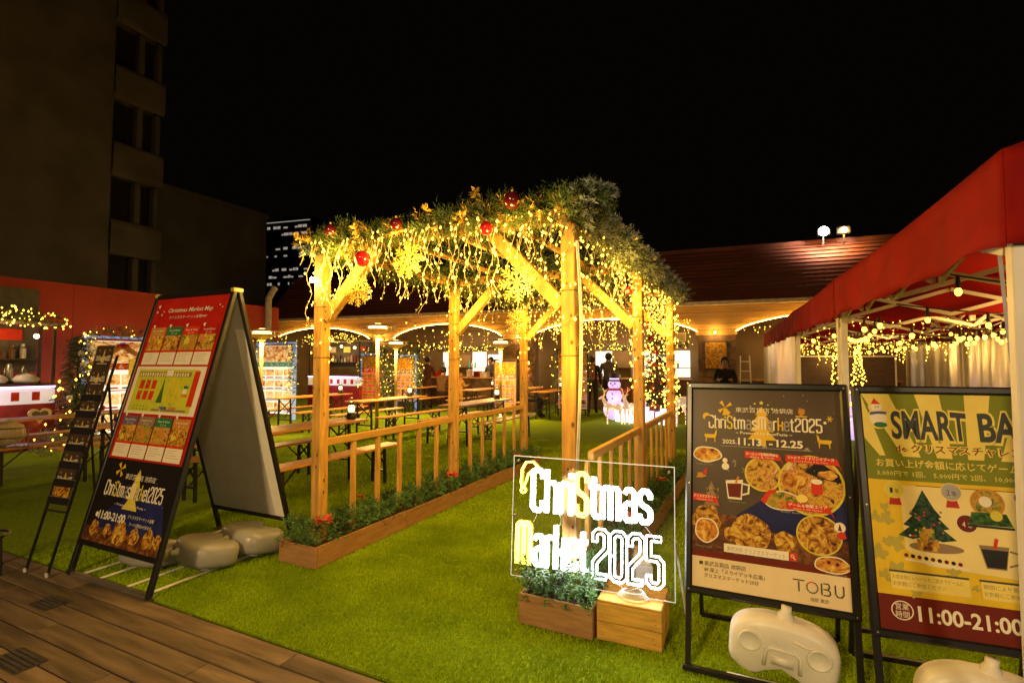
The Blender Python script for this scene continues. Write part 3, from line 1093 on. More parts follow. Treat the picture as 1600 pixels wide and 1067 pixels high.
# ------------------------------------------------------------------ neon sign on clear acrylic
NW, NH = 0.96, 0.715
neon = thing('neon_sign', 'glowing white neon Christmas Market 2025 sign on a clear acrylic sheet', 'neon sign', (-1.400, 2.855, 0.217), 0.06, rot=(-0.075, 0, 0.06))
MB().box(0.004, -0.003, 0.004, NW - 0.004, 0.003, NH - 0.004).build('acrylic_sheet', ACRYL, neon)
ed = MB()
ed.box(0, -0.004, 0, NW, 0.004, 0.0035).box(0, -0.004, NH - 0.0035, NW, 0.004, NH)
ed.box(0, -0.004, 0.0036, 0.0035, 0.004, NH - 0.0036).box(NW - 0.0035, -0.004, 0.0036, NW, 0.004, NH - 0.0036)
ed.build('sheet_edge', EDGE, neon)
for (x, z) in ((0.03, NH - 0.03), (NW - 0.03, NH - 0.03), (0.03, 0.03), (NW - 0.03, 0.03), (0.015, NH * 0.5)):
    MB().tube([(x, -0.02, z), (x, 0.012, z)], 0.007, 8).build('standoff_bolt', STEEL, neon)


def neon_word(t, x, z, w, h, colf, d=0.052, r=0.0062):
    gx = w / glyph_width(t)
    for i, ch in enumerate(t):
        gw, strokes = GLY[ch]
        mb = MB()
        for st in strokes:
            st = [(p[0] * gx, p[1] * h) for p in st]
            Lf, Rt = offset_line(st, d * h * 0.62)
            # rounded ends
            loop = Lf + Rt[::-1]
            pts = [(x + p.x, -0.012, z + p.y) for p in loop]
            mb.tube(pts, r, 5, closed=True)
        mb.build('neon_tube', colf(i), neon, smooth=True)
        x += gw * gx


neon_word('ChriStmas', 0.120, 0.395, 0.725, 0.250, lambda i: NEONY if i == 4 else NEONW)
neon_word('Market', 0.03, 0.080, 0.455, 0.245, lambda i: NEONY if i == 0 else NEONW)
neon_word('2025', 0.505, 0.065, 0.40, 0.265, lambda i: NEONW, d=0.082, r=0.0048)
hat = [(0.165, 0.655), (0.13, 0.685), (0.085, 0.68), (0.06, 0.635), (0.055, 0.56), (0.062, 0.525)]
hb = MB()
hb.tube([(a, -0.012, c) for a, c in hat], 0.006, 6)
hb.tube([(a, -0.012, c) for a, c in ((0.165, 0.655), (0.13, 0.64), (0.10, 0.61), (0.085, 0.56), (0.072, 0.53))], 0.0045, 6)
hb.tube([(0.07 + 0.016 * math.cos(a / 8 * 2 * PI), -0.012, 0.51 + 0.016 * math.sin(a / 8 * 2 * PI)) for a in range(8)], 0.0045, 6, closed=True)
hb.tube([(a, -0.012, c) for a, c in ((0.10, 0.605), (0.14, 0.632), (0.175, 0.65))], 0.004, 6)
hb.build('neon_tube', NEONY, neon, smooth=True)
# thin feed wires of the sign
fw_ = MB()
for (p, q) in (((0.16, 0.40), (0.14, 0.33)), ((0.30, 0.40), (0.31, 0.33)), ((0.80, 0.38), (0.86, 0.30)), ((0.6, 0.075), (0.72, 0.012)), ((0.80, 0.075), (0.70, 0.02))):
    fw_.tube([(p[0], -0.008, p[1]), ((p[0] + q[0]) / 2 + 0.01, -0.012, (p[1] + q[1]) / 2), (q[0], -0.008, q[1])], 0.0016, 5)
fw_.build('feed_wire', CABLEW, neon)
# support struts behind the sheet
MB().bar((0.96, 0.01, 0.32), (0.99, 0.32, -0.16), 0.012).build('strut', CABLEW, neon)
MB().bar((0.10, 0.01, 0.25), (0.09, 0.25, -0.16), 0.012).build('strut', CABLEW, neon)
# loose power cables on the crate
cb = MB()
pts = []
for k in range(60):
    a = k * 0.55
    pts.append((-0.66 + 0.09 * math.cos(a) * (1 - k / 150), 2.87 + 0.04 * math.sin(a), 0.222 + 0.0006 * k))
cb.tube(pts, 0.0035, 5)
tag(cb.build('cable_coil', CABLEW), 'loose white cable coiled on the wooden crate under the neon sign', 'cable')
# white cable hanging down the right front post
cb = MB()
pts = []
for k in range(26):
    t_ = k / 25
    pts.append((XR + 0.058 + 0.022 * math.sin(t_ * 5.2), 2.95 + 0.01 * math.sin(t_ * 9), 2.25 - 2.1 * t_))
cb.tube(pts, 0.006, 6)
cb.tube([(p[0] + 0.012, p[1] - 0.004, p[2]) for p in pts[:18]], 0.0035, 5)
tag(cb.build('hanging_cable', CABLEW), 'white power cable hanging down the front right pergola post', 'cable')
# white junction box on the turf right of the planter
t = thing('junction_box', 'white plastic cable box lying against the right planter', 'cable box', (-0.80, 3.55, 0), R(20))
MB().cbox(0, 0, 0.004, 0.12, 0.38, 0.13, 0.01).build('box', WHITEM, t)
MB().cbox(0.01, 0.01, 0.1305, 0.11, 0.37, 0.145, 0.004).build('lid', WHITEM, t)


# ------------------------------------------------------------------ garlands
def garland(label, mb, m, mb2=None, m2=None):
    o = mb.build('garland', m, kind=None)
    tag(o, label, 'garland', None)
    if mb2:
        mb2.build('frosted_sprigs', m2, o, kind='stuff')
    return o


random.seed(31)
gz = PT + 0.06
g1 = garland('thick green fir garland along the front beam of the pergola',
             garland_mb((XL - 0.10, 2.92, gz), (XR + 0.1, 2.92, gz + 0.01), 0.115, 560, L=0.09, nl=0.05, w=0.007, bulge=0.95),
             LEAF, garland_mb((XL - 0.10, 2.88, gz + 0.0), (XR + 0.1, 2.88, gz + 0.02), 0.12, 70, L=0.08, nl=0.045, w=0.007), GOLDF)
mbR = garland_mb((XR + 0.03, 2.95, gz - 0.0), (XR + 0.06, 7.1, gz - 0.0), 0.105, 400, L=0.09, nl=0.045, w=0.008)
g2_ = garland('frosted fir garland along the right beam of the pergola, sagging outward', mbR, LEAF,
              garland_mb((XR + 0.08, 2.95, gz + 0.0), (XR + 0.10, 7.1, gz - 0.02), 0.12, 330, L=0.085, nl=0.038, w=0.013), FROST)
g3_ = garland('green fir garland along the left beam of the pergola', garland_mb((XL, 3.0, gz), (XL, 7.0, gz), 0.14, 260, L=0.12, nl=0.06, w=0.009), LEAF)
for y, w_ in ((YS[1], 'middle'), (YS[2], 'rear')):
    garland('green fir garland along the %s cross beam of the pergola' % w_, garland_mb((XL, y, gz), (XR, y, gz), 0.13, 260, L=0.11, nl=0.06, w=0.010), LEAFD)
# battens carry a loose net of dark greenery
garland('thin dark greenery netted over the pergola roof battens', (lambda mb: ([mb.add(x_.v, x_.f) for x_ in [garland_mb((XL + 0.52 * (k + 1), 3.1, gz + 0.06), (XL + 0.52 * (k + 1), 6.8, gz + 0.06), 0.22, 90, L=0.14, nl=0.07, w=0.011) for k in range(3)]], mb)[1])(MB()), LEAFD)
# snowy tuft and pale berries at the raised right corner
mb = MB()
for i in range(230):
    v = rvec()
    sprig(mb, Vector((XR + 0.12, 2.98, PT + 0.10)) + Vector((v.x * 0.11, v.y * 0.09, v.z * 0.06)), v + Vector((0, 0, 0.2)), 0.07, n=8, w=0.010, nl=0.05)
o = mb.build('fir_tuft', LEAF)
tag(o, 'raised frosted fir tuft on the front right corner of the pergola', 'garland')
mb = MB()
for i in range(110):
    v = rvec()
    sprig(mb, Vector((XR + 0.14, 2.96, PT + 0.12)) + Vector((v.x * 0.11, v.y * 0.09, v.z * 0.06)), v + Vector((0, 0, 0.2)), 0.065, n=8, w=0.014, nl=0.045)
mb.build('frosted_sprigs', FROST, o, kind='stuff')
pb = MB()
for k in range(9):
    pb.ball((XR + 0.17 + random.uniform(-0.04, 0.04), 3.2 + k * 0.38, gz + 0.02 + random.uniform(0, 0.06)), 0.021, 7, 5)
pb.build('pale_berries', mat('pale_cream_berry', (0.70, 0.60, 0.38), 0.5), g2_, kind='stuff')


# gold leafy picks in the garland
def leafpick(name, c, s, m, label, n=9):
    mb = MB()
    c = Vector(c)
    for i in range(n):
        v = rvec() + Vector((0, -0.3, 0.25))
        v.normalize()
        q = c + v * s
        a = v.orthogonal().normalized()
        mid = c + v * s * 0.55
        mb.quad(c, mid + a * s * 0.22, q, mid - a * s * 0.22)
    return tag(mb.build(name, m), label, 'leaf pick', 'gold leaf picks in the pergola garland')


for i, (x, z) in enumerate(((-3.2, 2.50), (-2.62, 2.50), (-2.02, 2.56), (-1.72, 2.47), (-1.32, 2.50), (-1.05, 2.43), (-2.72, 2.33), (-1.62, 2.62))):
    leafpick('leaf_pick', (x, 2.80, z - 0.03), 0.055, GOLDF, 'gold leaf pick in the front garland, ' + ('at its left end', 'above the upper end of the left brace', 'right of the middle of the beam', 'right over the right brace end', 'beside the big dark ruby bauble', 'at the top of the right post', 'hanging lower at the left brace', 'highest, left of the ruby bauble')[i], 11)

# baubles
bl = [((-2.55, 2.79, 2.25), 0.058, REDB, 'large glossy red bauble hanging beside the left brace', 1),
      ((-2.86, 2.79, 2.49), 0.045, DREDB, 'dark red bauble above the left front post in the garland', 0),
      ((-1.36, 2.79, 2.5), 0.055, DREDB, 'dark ruby bauble near the top of the front garland, right part', 0),
      ((-1.54, 2.79, 2.35), 0.045, REDB, 'red bauble at the upper end of the right front brace', 0),
      ((-2.25, 2.79, 2.46), 0.045, DREDB, 'dark red bauble in the middle of the front garland', 0),
      ((-1.12, 4.86, 2.20), 0.045, REDB, 'small red bauble hanging at the middle frame', 1),
      ((-1.3, 6.7, 2.0), 0.05, REDB, 'red bauble hanging at the rear frame of the pergola', 1)]
for c, r_, m, lab, hang in bl:
    t = thing('bauble', lab, 'bauble', c, 0, 'baubles on the pergola')
    MB().ball((0, 0, 0), r_, 16, 10).build('ball', m, t, smooth=True)
    MB().tube([(0, 0, r_ - 0.003), (0, 0, r_ + 0.012)], 0.009, 8).build('cap', GOLDF, t)
    if hang:
        MB().tube([(0, 0, r_ + 0.01), (0, 0, 0.15)], 0.0015, 4).build('thread', WIRE, t)


# glitter snowflakes
def snowflake(c, r_, label, rz=0.0):
    t = thing('snowflake', label, 'ornament', c, rz, 'gold snowflakes hung in the pergola')
    for k in range(8):
        a = k * PI / 4 + 0.1
        d = Vector((math.cos(a), 0, math.sin(a)))
        p = Vector((-math.sin(a), 0, math.cos(a)))
        mb = MB()
        mb.bar((0, 0, 0), d * r_, 0.008, 0.008, up=(0, 1, 0))
        for f in (0.35, 0.55, 0.75):
            for s in (-1, 1):
                mb.bar(d * r_ * f, d * r_ * (f + 0.2) + p * s * r_ * 0.22, 0.007, 0.007, up=(0, 1, 0))
        mb.ball(d * r_, 0.009, 6, 4)
        mb.build('arm', GOLDF, t)
    MB().ball((0, 0, 0), 0.018, 8, 6).build('centre', GOLDF, t)
    MB().tube([(0, 0, r_), (0, 0, r_ + 0.14)], 0.0015, 4).build('thread', WIRE, t)


snowflake((-2.17, 2.82, 2.21), 0.125, 'gold glitter snowflake right of the red bauble on the front beam')
snowflake((-2.62, 2.82, 2.03), 0.115, 'gold glitter snowflake hanging below the left front brace')
snowflake((-1.34, 2.82, 2.0), 0.125, 'gold glitter snowflake left of the right front post')
snowflake((-2.3, 4.86, 1.95), 0.13, 'gold snowflake hanging deeper at the middle frame', 0.3)
snowflake((-1.7, 4.86, 2.02), 0.13, 'gold snowflake at the middle frame nearer the right side', -0.3)


# ------------------------------------------------------------------ icicle fairy lights
def icicles(label, p, q, n, lmin, lmax, seed, m=BULB, br=0.0075, top=True, gap=0.075, wire=WIRE, group='fairy lights on the pergola', wr=0.0022):
    random.seed(seed)
    t = thing('icicle_lights', label, 'fairy lights', (0, 0, 0), 0, group)
    p, q = Vector(p), Vector(q)
    for i in range(n):
        f = (i + 0.5) / n + random.uniform(-0.3, 0.3) / n
        c = p.lerp(q, f) + Vector((random.uniform(-0.03, 0.03), random.uniform(-0.05, 0.05), random.uniform(-0.03, 0.03)))
        ln = random.uniform(lmin, lmax) * (0.6 + 0.8 * abs(math.sin(i * 1.7)))
        ph = random.random() * 6
        k = max(3, int(ln / 0.05))
        curl = random.uniform(-0.12, 0.12)
        pts = []
        for j in range(k + 1):
            u = j / k
            pts.append(c + Vector((0.016 * math.sin(ph + j * 1.3) + curl * max(0, u - 0.75) * 1.2, 0.016 * math.cos(ph + j * 1.1), -ln * u + (0.06 * max(0, u - 0.85) if abs(curl) > 0.06 else 0))))
        w = MB().tube(pts, wr, 3, caps=False).build('strand', wire, t)
        b_ = MB()
        z = 0.02
        while z < ln:
            u = z / ln * k
            j = min(k - 1, int(u))
            pp = pts[j].lerp(pts[j + 1], u - j)
            b_.octa(pp + Vector((random.uniform(-0.014, 0.014), random.uniform(-0.014, 0.014), 0)), br * random.uniform(0.4, 1.0) * 0.85)
            z += gap * random.uniform(0.5, 1.4)
        if b_.v:
            b_.build('bulbs', m, w, kind='stuff')
    return t


icicles('warm icicle lights hanging from the front beam of the pergola', (XL - 0.05, 2.86, 2.44), (XR + 0.06, 2.86, 2.44), 74, 0.12, 0.50, 41, br=0.0125)
icicles('warm icicle lights hanging from the right beam of the pergola', (XR + 0.02, 3.1, 2.40), (XR + 0.02, 7.0, 2.40), 70, 0.12, 0.55, 42, br=0.011)
icicles('warm icicle lights hanging from the left beam of the pergola', (XL, 3.1, 2.40), (XL, 6.9, 2.40), 40, 0.08, 0.32, 43, br=0.009)
icicles('warm icicle lights hanging from the middle cross beam of the pergola', (XL, 4.93, 2.40), (XR, 4.93, 2.40), 30, 0.12, 0.50, 44, br=0.011)
icicles('warm icicle lights hanging from the rear cross beam of the pergola', (XL, 6.83, 2.40), (XR, 6.83, 2.40), 34, 0.2, 0.75, 45, br=0.014)
icicles('warm fairy lights hanging short from the pergola roof battens', (XL + 0.5, 3.2, 2.47), (XR - 0.5, 6.8, 2.47), 40, 0.05, 0.25, 46, br=0.010)
icicles('warm fairy lights hanging short across the other diagonal of the pergola roof', (XR - 0.4, 3.2, 2.47), (XL + 0.5, 6.8, 2.47), 40, 0.05, 0.25, 47, br=0.010)


def wrap(label, c, z0, z1, r_, n, m=BULB, br=0.009, group='fairy lights wound round posts'):
    t = thing('wound_lights', label, 'fairy lights', (0, 0, 0), 0, group)
    pts = []
    b_ = MB()
    for i in range(n):
        a = i * 0.9
        z = z0 + (z1 - z0) * i / n
        pts.append((c[0] + r_ * math.cos(a), c[1] + r_ * math.sin(a), z))
        b_.octa((c[0] + (r_ + 0.012) * math.cos(a), c[1] + (r_ + 0.012) * math.sin(a), z + random.uniform(-0.03, 0.03)), br * random.uniform(0.7, 1.2))
    MB().tube(pts, 0.002, 3, caps=False).build('cable', WIRE, t)
    b_.build('bulbs', m, t, kind='stuff')


wrap('warm lights wound round the upper left front post', (XL, 3.0), 1.5, 2.4, 0.07, 34)
wrap('warm lights wound round the upper right front post', (XR, 3.0), 1.6, 2.4, 0.07, 26)
wrap('warm lights wound round the middle right post', (XR, 4.95), 1.2, 2.4, 0.07, 40, br=0.011)
wrap('warm lights wound round the rear right post', (XR, 6.85), 0.9, 2.4, 0.08, 70, br=0.013)
wrap('warm lights wound round the middle left post', (XL, 4.95), 1.5, 2.4, 0.07, 30, br=0.010)
wrap('warm lights wound round the rear left post', (XL, 6.85), 1.5, 2.4, 0.07, 30, br=0.012)
# light of the strings themselves
for i, (x, y, z, pw) in enumerate(((-2.8, 2.72, 2.2, 12), (-2.1, 2.72, 2.15, 12), (-1.35, 2.62, 2.0, 15), (-0.95, 2.75, 1.5, 4), (XR + 0.12, 3.9, 2.1, 8), (XR - 0.15, 4.7, 2.1, 9), (-2.1, 4.7, 2.15, 10), (-2.9, 4.7, 2.1, 9),
                                  (-2.1, 6.6, 2.0, 10), (XR - 0.15, 6.6, 2.0, 9), (-2.9, 6.6, 2.0, 9), (-2.1, 3.8, 2.2, 10), (-2.1, 5.8, 2.2, 10), (-3.35, 3.2, 2.1, 5))):
    lamp('string_light_glow', (x, y, z), pw * 1.3, (1.0, 0.57, 0.08), 0.12)
# bright bare bulb on the left front post
t = thing('bare_bulb', 'single bright bare bulb on the outer side of the left front post', 'bulb', (XL - 0.07, 2.96, 2.17))
MB().ball((0, 0, 0), 0.022, 8, 6).build('globe', mat('bright_bulb', (1, 1, 1), emit=(1, 0.85, 0.6), es=60, sample=False), t)
MB().tube([(0.01, 0.01, 0.01), (0.03, 0.03, 0.03)], 0.01, 6).build('socket', WIRED, t)
lamp('bare_bulb_light', (-0.05, -0.05, 0), 4, (1, 0.75, 0.4), 0.03, parent=t)

# ------------------------------------------------------------------ poster stands
random.seed(51)


def water_tank(label, loc, rot, m, W=0.46, Hh=0.27, D=0.14, neck=True, group=None):
    t = thing('water_weight', label, 'stand weight', loc, 0, group, rot)
    # rounded saddle shaped body, x wide, z high, lens-like in y
    n = 40
    prof = []
    for i in range(n):
        a = 2 * PI * i / n
        ca, sa = math.cos(a), math.sin(a)
        x = W / 2 * math.copysign(abs(ca) ** 0.55, ca)
        z = Hh / 2 * math.copysign(abs(sa) ** 0.6, sa)
        if sa < -0.3:
            z += Hh * 0.26 * math.exp(-(x / (W * 0.20)) ** 4)      # notch between the two feet
        if sa > 0:
            z += Hh * 0.10 * math.cos(PI * x / W)
        prof.append((x, z + Hh / 2))
    mb = MB()
    rings = [(-0.5, 0.80), (-0.42, 0.93), (-0.25, 1.0), (0.25, 1.0), (0.42, 0.93), (0.5, 0.80)]
    vs = []
    for (yy, k) in rings:
        vs += [(x * k, yy * D, Hh / 2 + (z - Hh / 2) * k) for x, z in prof]
    fs = []
    for r_ in range(len(rings) - 1):
        for i in range(n):
            j = (i + 1) % n
            fs.append((r_ * n + i, r_ * n + j, (r_ + 1) * n + j, (r_ + 1) * n + i))
    fs.append(tuple(range(n - 1, -1, -1)))
    fs.append(tuple((len(rings) - 1) * n + k for k in range(n)))
    mb.add(vs, fs)
    mb.build('body', m, t, smooth=True)
    for sx in (-1, 1):
        MB().lathe([(0.05, 0.0), (0.05, 0.005), (0.044, 0.008), (0.040, 0.003)], 20).build('round_boss', m, t, (sx * W * 0.31, -D * 0.5 - 0.001, Hh * 0.66), (PI / 2, 0, 0), smooth=True)
    g_ = MB()
    g_.tube([(-0.075, -D * 0.50, Hh * 0.30), (-0.07, -D * 0.50, Hh * 0.58), (-0.05, -D * 0.505, Hh * 0.64), (0.05, -D * 0.505, Hh * 0.64), (0.07, -D * 0.50, Hh * 0.58), (0.075, -D * 0.50, Hh * 0.30)], 0.009, 8)
    g_.tube([(0.03, -D * 0.50, Hh * 0.86), (0.09, -D * 0.50, Hh * 0.80), (0.15, -D * 0.49, Hh * 0.84)], 0.006, 6)
    g_.box(-0.045, -D * 0.5 - 0.004, Hh * 0.36, 0.045, -D * 0.5 + 0.01, Hh * 0.50)
    g_.build('moulded_grip', m, t, smooth=True)
    if neck:
        MB().lathe([(0.034, 0), (0.034, 0.035), (0.022, 0.05), (0.022, 0.075)], 14).build('neck', m, t, (0, 0, Hh * 1.02), smooth=True)
    return t


def stand(label, loc, rz, lean, W, h0, h1, fr=0.036, foot=0.0):
    t = thing('poster_stand', label, 'poster stand', loc, rz, 'black poster stands at the right')
    rt_ = (-lean, 0, 0)
    f = MB()
    f.cbox(0, -0.02, h0, fr, 0.012, h1, 0.008)
    MB().add(f.v, f.f).build('frame_side', BLACKF, t, rot=rt_)
    MB().cbox(W - fr, -0.02, h0, W, 0.012, h1, 0.008).build('frame_side', BLACKF, t, rot=rt_)
    MB().cbox(fr * 0.6, -0.021, h1 - fr, W - fr * 0.6, 0.013, h1, 0.008).build('frame_top', BLACKF, t, rot=rt_)
    MB().cbox(fr * 0.6, -0.021, h0, W - fr * 0.6, 0.013, h0 + fr, 0.008).build('frame_bottom', BLACKF, t, rot=rt_)
    for x in (fr * 0.5, W - fr * 0.5):
        MB().bar((x, 0.002, foot), (x, 0.002, h0 - 0.001), 0.026, 0.022).build('leg', BLACKF, t, rot=rt_)
    MB().cbox(-0.005, -0.03, 0.0, W + 0.005, 0.0, 0.026, 0.004).build('foot_bar', BLACKF, t)
    yb = math.sin(lean) * h1 + 0.28
    for x in (fr, W - fr):
        MB().bar((x, yb, 0.02), (x, math.sin(lean) * (h1 - 0.1) + 0.03, (h1 - 0.1) * math.cos(lean)), 0.022).build('rear_leg', BLACKF, t)
    MB().bar((fr, yb - 0.02, 0.03), (W - fr, yb - 0.02, 0.03), 0.024).build('rear_bar', BLACKF, t)
    MB().bar((fr, yb - 0.11, 0.19), (W - fr, yb - 0.11, 0.19), 0.02).build('rear_bar', BLACKF, t)
    for x in (0.02, W - 0.02):
        for z in (h0 + 0.02, (h0 + h1) / 2, h1 - 0.02):
            MB().tube([(x, -0.024, z), (x, -0.018, z)], 0.004, 8).build('screw', STEEL, t, rot=rt_)
    pw, ph = W - 2 * fr, h1 - h0 - 2 * fr
    sh = MB().box(0, 0, 0, pw, 0.004, ph)
    # child of the stand: the poster, whose own children are print and lettering
    return t, pw, ph, sh, rt_, (fr, 0, 0), h0 + fr


def poster(stand_t, sh, m, pw, ph, rt_, fr, z0, lean, y=-0.008):
    p = sh.build('poster', m, stand_t, rot=rt_)
    c, s_ = math.cos(lean), math.sin(lean)
    p.location = (fr, s_ * z0 + y * c, c * z0 - y * s_ * -1 * 0)
    return p


# ---- stand 1: night coloured Christmas market poster
LN = 0.205
t1, pw, ph, sh, rt_, _, z0 = stand('tall black poster stand with the dark Christmas Market 2025 poster', (-0.375, 2.715, 0), 0.017, LN, 0.758, 0.35, 1.425)
p1 = poster(t1, sh, PDARK, pw, ph, rt_, 0.036, z0, LN)
A = Art(pw, ph)
A.rect(0, 0.14, 1, 0.36, HAZYN)
A.poly([(0.3, 0.36), (0.5, 0.46), (0.75, 0.50), (1, 0.48), (1, 0.30), (0.5, 0.30)], PNAVY)
A.disc(0.40, 0.285, 0.13, FOOD4, wob=0.03)
A.disc(0.62, 0.265, 0.07, FOOD4, wob=0.05)
A.disc(0.27, 0.27, 0.05, FOOD4, wob=0.05)
A.disc(0.10, 0.33, 0.10, FOOD4, wob=0.08)
A.rect(0, 0.0, 1, 0.145, CREAM)
A.rect(0, 0.145, 1, 0.175, PBROWN)
A.rect(0.22, 0.182, 0.64, 0.222, PCREAM)
A.text('東武池袋 クリスマスマーケット', 0.24, 0.190, 0.026, PGREY, w=0.38)
A.rect(0.645, 0.182, 0.69, 0.222, PRED)
for k in range(12):
    pass
A.disc(0.663, 0.205, 0.011, PCREAM)
A.disc(0.663, 0.205, 0.007, PRED)
A.line([(0.670, 0.199), (0.680, 0.190)], 0.006, PCREAM)
# gold tree behind the title
fir_shape(A, 0.49, 0.745, 0.20, 0.17, PGOLD, 4)
A.rect(0.465, 0.715, 0.515, 0.75, PGOLD)
for (du, dv, s) in ((0, 0.935, .014), (-0.045, 0.93, .008), (-0.075, 0.915, .006), (0.045, 0.925, .006), (0.072, 0.905, .009)):
    A.disc(0.49 + du, dv, s, PYEL, 5)
# windmill, leaf
for a in range(4):
    aa = a * PI / 2 + 0.6
    A.poly([(0.235, 0.905), (0.235 + 0.055 * math.cos(aa - 0.25), 0.905 + 0.040 * math.sin(aa - 0.25)), (0.235 + 0.055 * math.cos(aa + 0.25), 0.905 + 0.040 * math.sin(aa + 0.25))], PGOLD)
A.poly([(0.215, 0.865), (0.265, 0.865), (0.25, 0.90), (0.228, 0.90)], PGOLD)
A.disc(0.755, 0.895, 0.022, PORA, ry=0.028, wob=0.1)
A.line([(0.715, 0.872), (0.79, 0.872)], 0.008, PGOLD)
A.text('東武百貨店 池袋店', 0.31, 0.885, 0.030, PCREAM, w=0.39)
A.logo('ChriStmasMarket2025', 0.115, 0.795, 0.77, 0.098, lambda i: {4: PYEL, 7: PGREY, 10: PGREY, 12: PGOLD, 13: PGREY}.get(i, PCREAM), th=0.055)
A.disc(0.10, 0.855, 0.028, PGOLD)
A.disc(0.112, 0.843, 0.024, PDARK)
A.disc(0.90, 0.845, 0.010, PCREAM)
for a in range(3):
    aa = a * PI / 3
    A.line([(0.93 - 0.02 * math.cos(aa), 0.865 - 0.015 * math.sin(aa)), (0.93 + 0.02 * math.cos(aa), 0.865 + 0.015 * math.sin(aa))], 0.006, PGOLD)
A.text('~ Powered by BeerFesta ~', 0.5, 0.770, 0.022, PCREAM, w=0.38, bold=0.02, align='c')
A.text('2025.', 0.215, 0.718, 0.030, PCREAM, w=0.10, bold=0.02)
A.text('11.13', 0.325, 0.715, 0.052, PCREAM, w=0.16, bold=0.03)
A.text('(木)', 0.490, 0.705, 0.020, PCREAM, w=0.03)
A.text('-', 0.535, 0.715, 0.05, PCREAM, w=0.025, bold=0.03)
A.text('12.25', 0.585, 0.715, 0.052, PCREAM, w=0.17, bold=0.03)
A.text('(木)', 0.765, 0.705, 0.020, PCREAM, w=0.03)
A.line([(0.20, 0.704), (0.81, 0.704)], 0.004, PGREY)
deer_shape(A, 0.13, 0.735, 0.085, PGOLD, 1)
deer_shape(A, 0.89, 0.735, 0.085, PGOLD, -1)
# food cut-outs
for (u, v, r_, ry, m, ring, rm) in ((0.105, 0.655, 0.095, 0.050, FOOD1, 0.010, PCREAM), (0.49, 0.575, 0.112, 0.112, FOOD2, 0.012, PYEL), (0.795, 0.540, 0.195, 0.195, FOOD2, 0.014, PYEL),
                                    (0.83, 0.315, 0.13, 0.125, FOOD4, 0.009, PYEL), (0.10, 0.275, 0.075, 0.080, FOOD1, 0.009, PCREAM), (0.61, 0.455, 0.115, 0.060, FOOD3, 0.008, PCREAM),
                                    (0.90, 0.19, 0.10, 0.048, FOOD1, 0.008, PCREAM)):
    wb = 0.03 if rm is PCREAM else 0.0
    A.disc(u, v, r_ + ring, rm, ry=ry + ring, wob=wb)
    A.disc(u, v, r_, m, ry=ry, wob=wb)
for (u, v, r_) in ((0.72, 0.57, 0.07), (0.92, 0.60, 0.05)):
    A.disc(u, v, r_, FOOD1, ry=r_ * 0.55, wob=0.1)
A.poly([(0.76, 0.60), (0.84, 0.66), (0.97, 0.60), (0.98, 0.56), (0.86, 0.575)], PBLK)
A.disc(0.90, 0.595, 0.06, FOOD1, ry=0.03, wob=0.1)
A.disc(0.69, 0.555, 0.085, FOOD1, ry=0.06, wob=0.1)
A.rect(0.795, 0.50, 0.865, 0.56, PRED)
A.disc(0.83, 0.56, 0.036, PCREAM, ry=0.018)
A.disc(0.735, 0.475, 0.036, PPALE, ry=0.028)
A.poly([(0.47, 0.45), (0.52, 0.50), (0.58, 0.51), (0.57, 0.49), (0.53, 0.48), (0.50, 0.43)], PRED)
for (cx_, cz_) in ((0.93, 0.195), (0.88, 0.20)):
    A.disc(cx_, cz_, 0.026, PORA)
    A.disc(cx_, cz_, 0.012, PBROWN)
# mug
A.poly([(0.235, 0.53), (0.355, 0.54), (0.345, 0.44), (0.25, 0.44)], PCREAM)
A.poly([(0.245, 0.515), (0.345, 0.52), (0.337, 0.45), (0.257, 0.45)], PBROWN)
A.line([(0.352, 0.52), (0.395, 0.515), (0.39, 0.475), (0.348, 0.465)], 0.012, PCREAM)
A.line([(0.305, 0.52), (0.325, 0.555)], 0.014, PORA)
A.line([(0.26, 0.575), (0.245, 0.59), (0.262, 0.60)], 0.005, PGREY)
A.line([(0.35, 0.575), (0.365, 0.59), (0.35, 0.60)], 0.005, PGREY)
# little snowman, candy, santa hat scraps
A.disc(0.235, 0.600, 0.026, PCREAM)
A.disc(0.232, 0.630, 0.018, PCREAM)
A.line([(0.285, 0.62), (0.295, 0.635), (0.308, 0.625), (0.298, 0.60)], 0.007, PGREY)
A.disc(0.06, 0.545, 0.030, PORA, ry=0.02, wob=0.2)
A.poly([(0.075, 0.56), (0.10, 0.59), (0.105, 0.55)], PRED)
fir_shape(A, 0.135, 0.40, 0.11, 0.12, PTAN, 3)
for k in range(26):
    A.disc(0.135 + random.uniform(-0.05, 0.05), 0.42 + random.uniform(-0.02, 0.08), 0.003, PYEL, 5)
for k in range(22):
    A.disc(random.uniform(0.03, 0.97), random.uniform(0.6, 0.98), random.uniform(0.002, 0.005), PGREY, 6)
for (u0, u1, v, s1, s2) in ((0.37, 0.63, 0.650, 'ヨーロッパ名物料理BBQ', 'BBQ & Grill'), (0.64, 0.99, 0.645, '5つのフードドリンクブース', 'Food & Drink A La Carte'), (-0.0, 0.20, 0.418, 'クリスマスツリー', 'Christmas Tree'), (0.635, 0.93, 0.420, 'ゲーム＆物販エリア', 'Game & Gift Market')):
    u0 = max(u0, 0.005)
    A.poly([(u0, v), (u1 - 0.02, v - 0.004), (u1, v - 0.03), (u1 - 0.03, v + 0.028), (u0, v + 0.036)], PRED)
    A.text(s1, (u0 + u1) / 2 - 0.015, v + 0.016, 0.018, PCREAM, w=(u1 - u0) * 0.82, bold=0.02, align='c')
    A.text(s2, (u0 + u1) / 2 - 0.015, v + 0.003, 0.011, PCREAM, w=(u1 - u0) * 0.6, align='c')
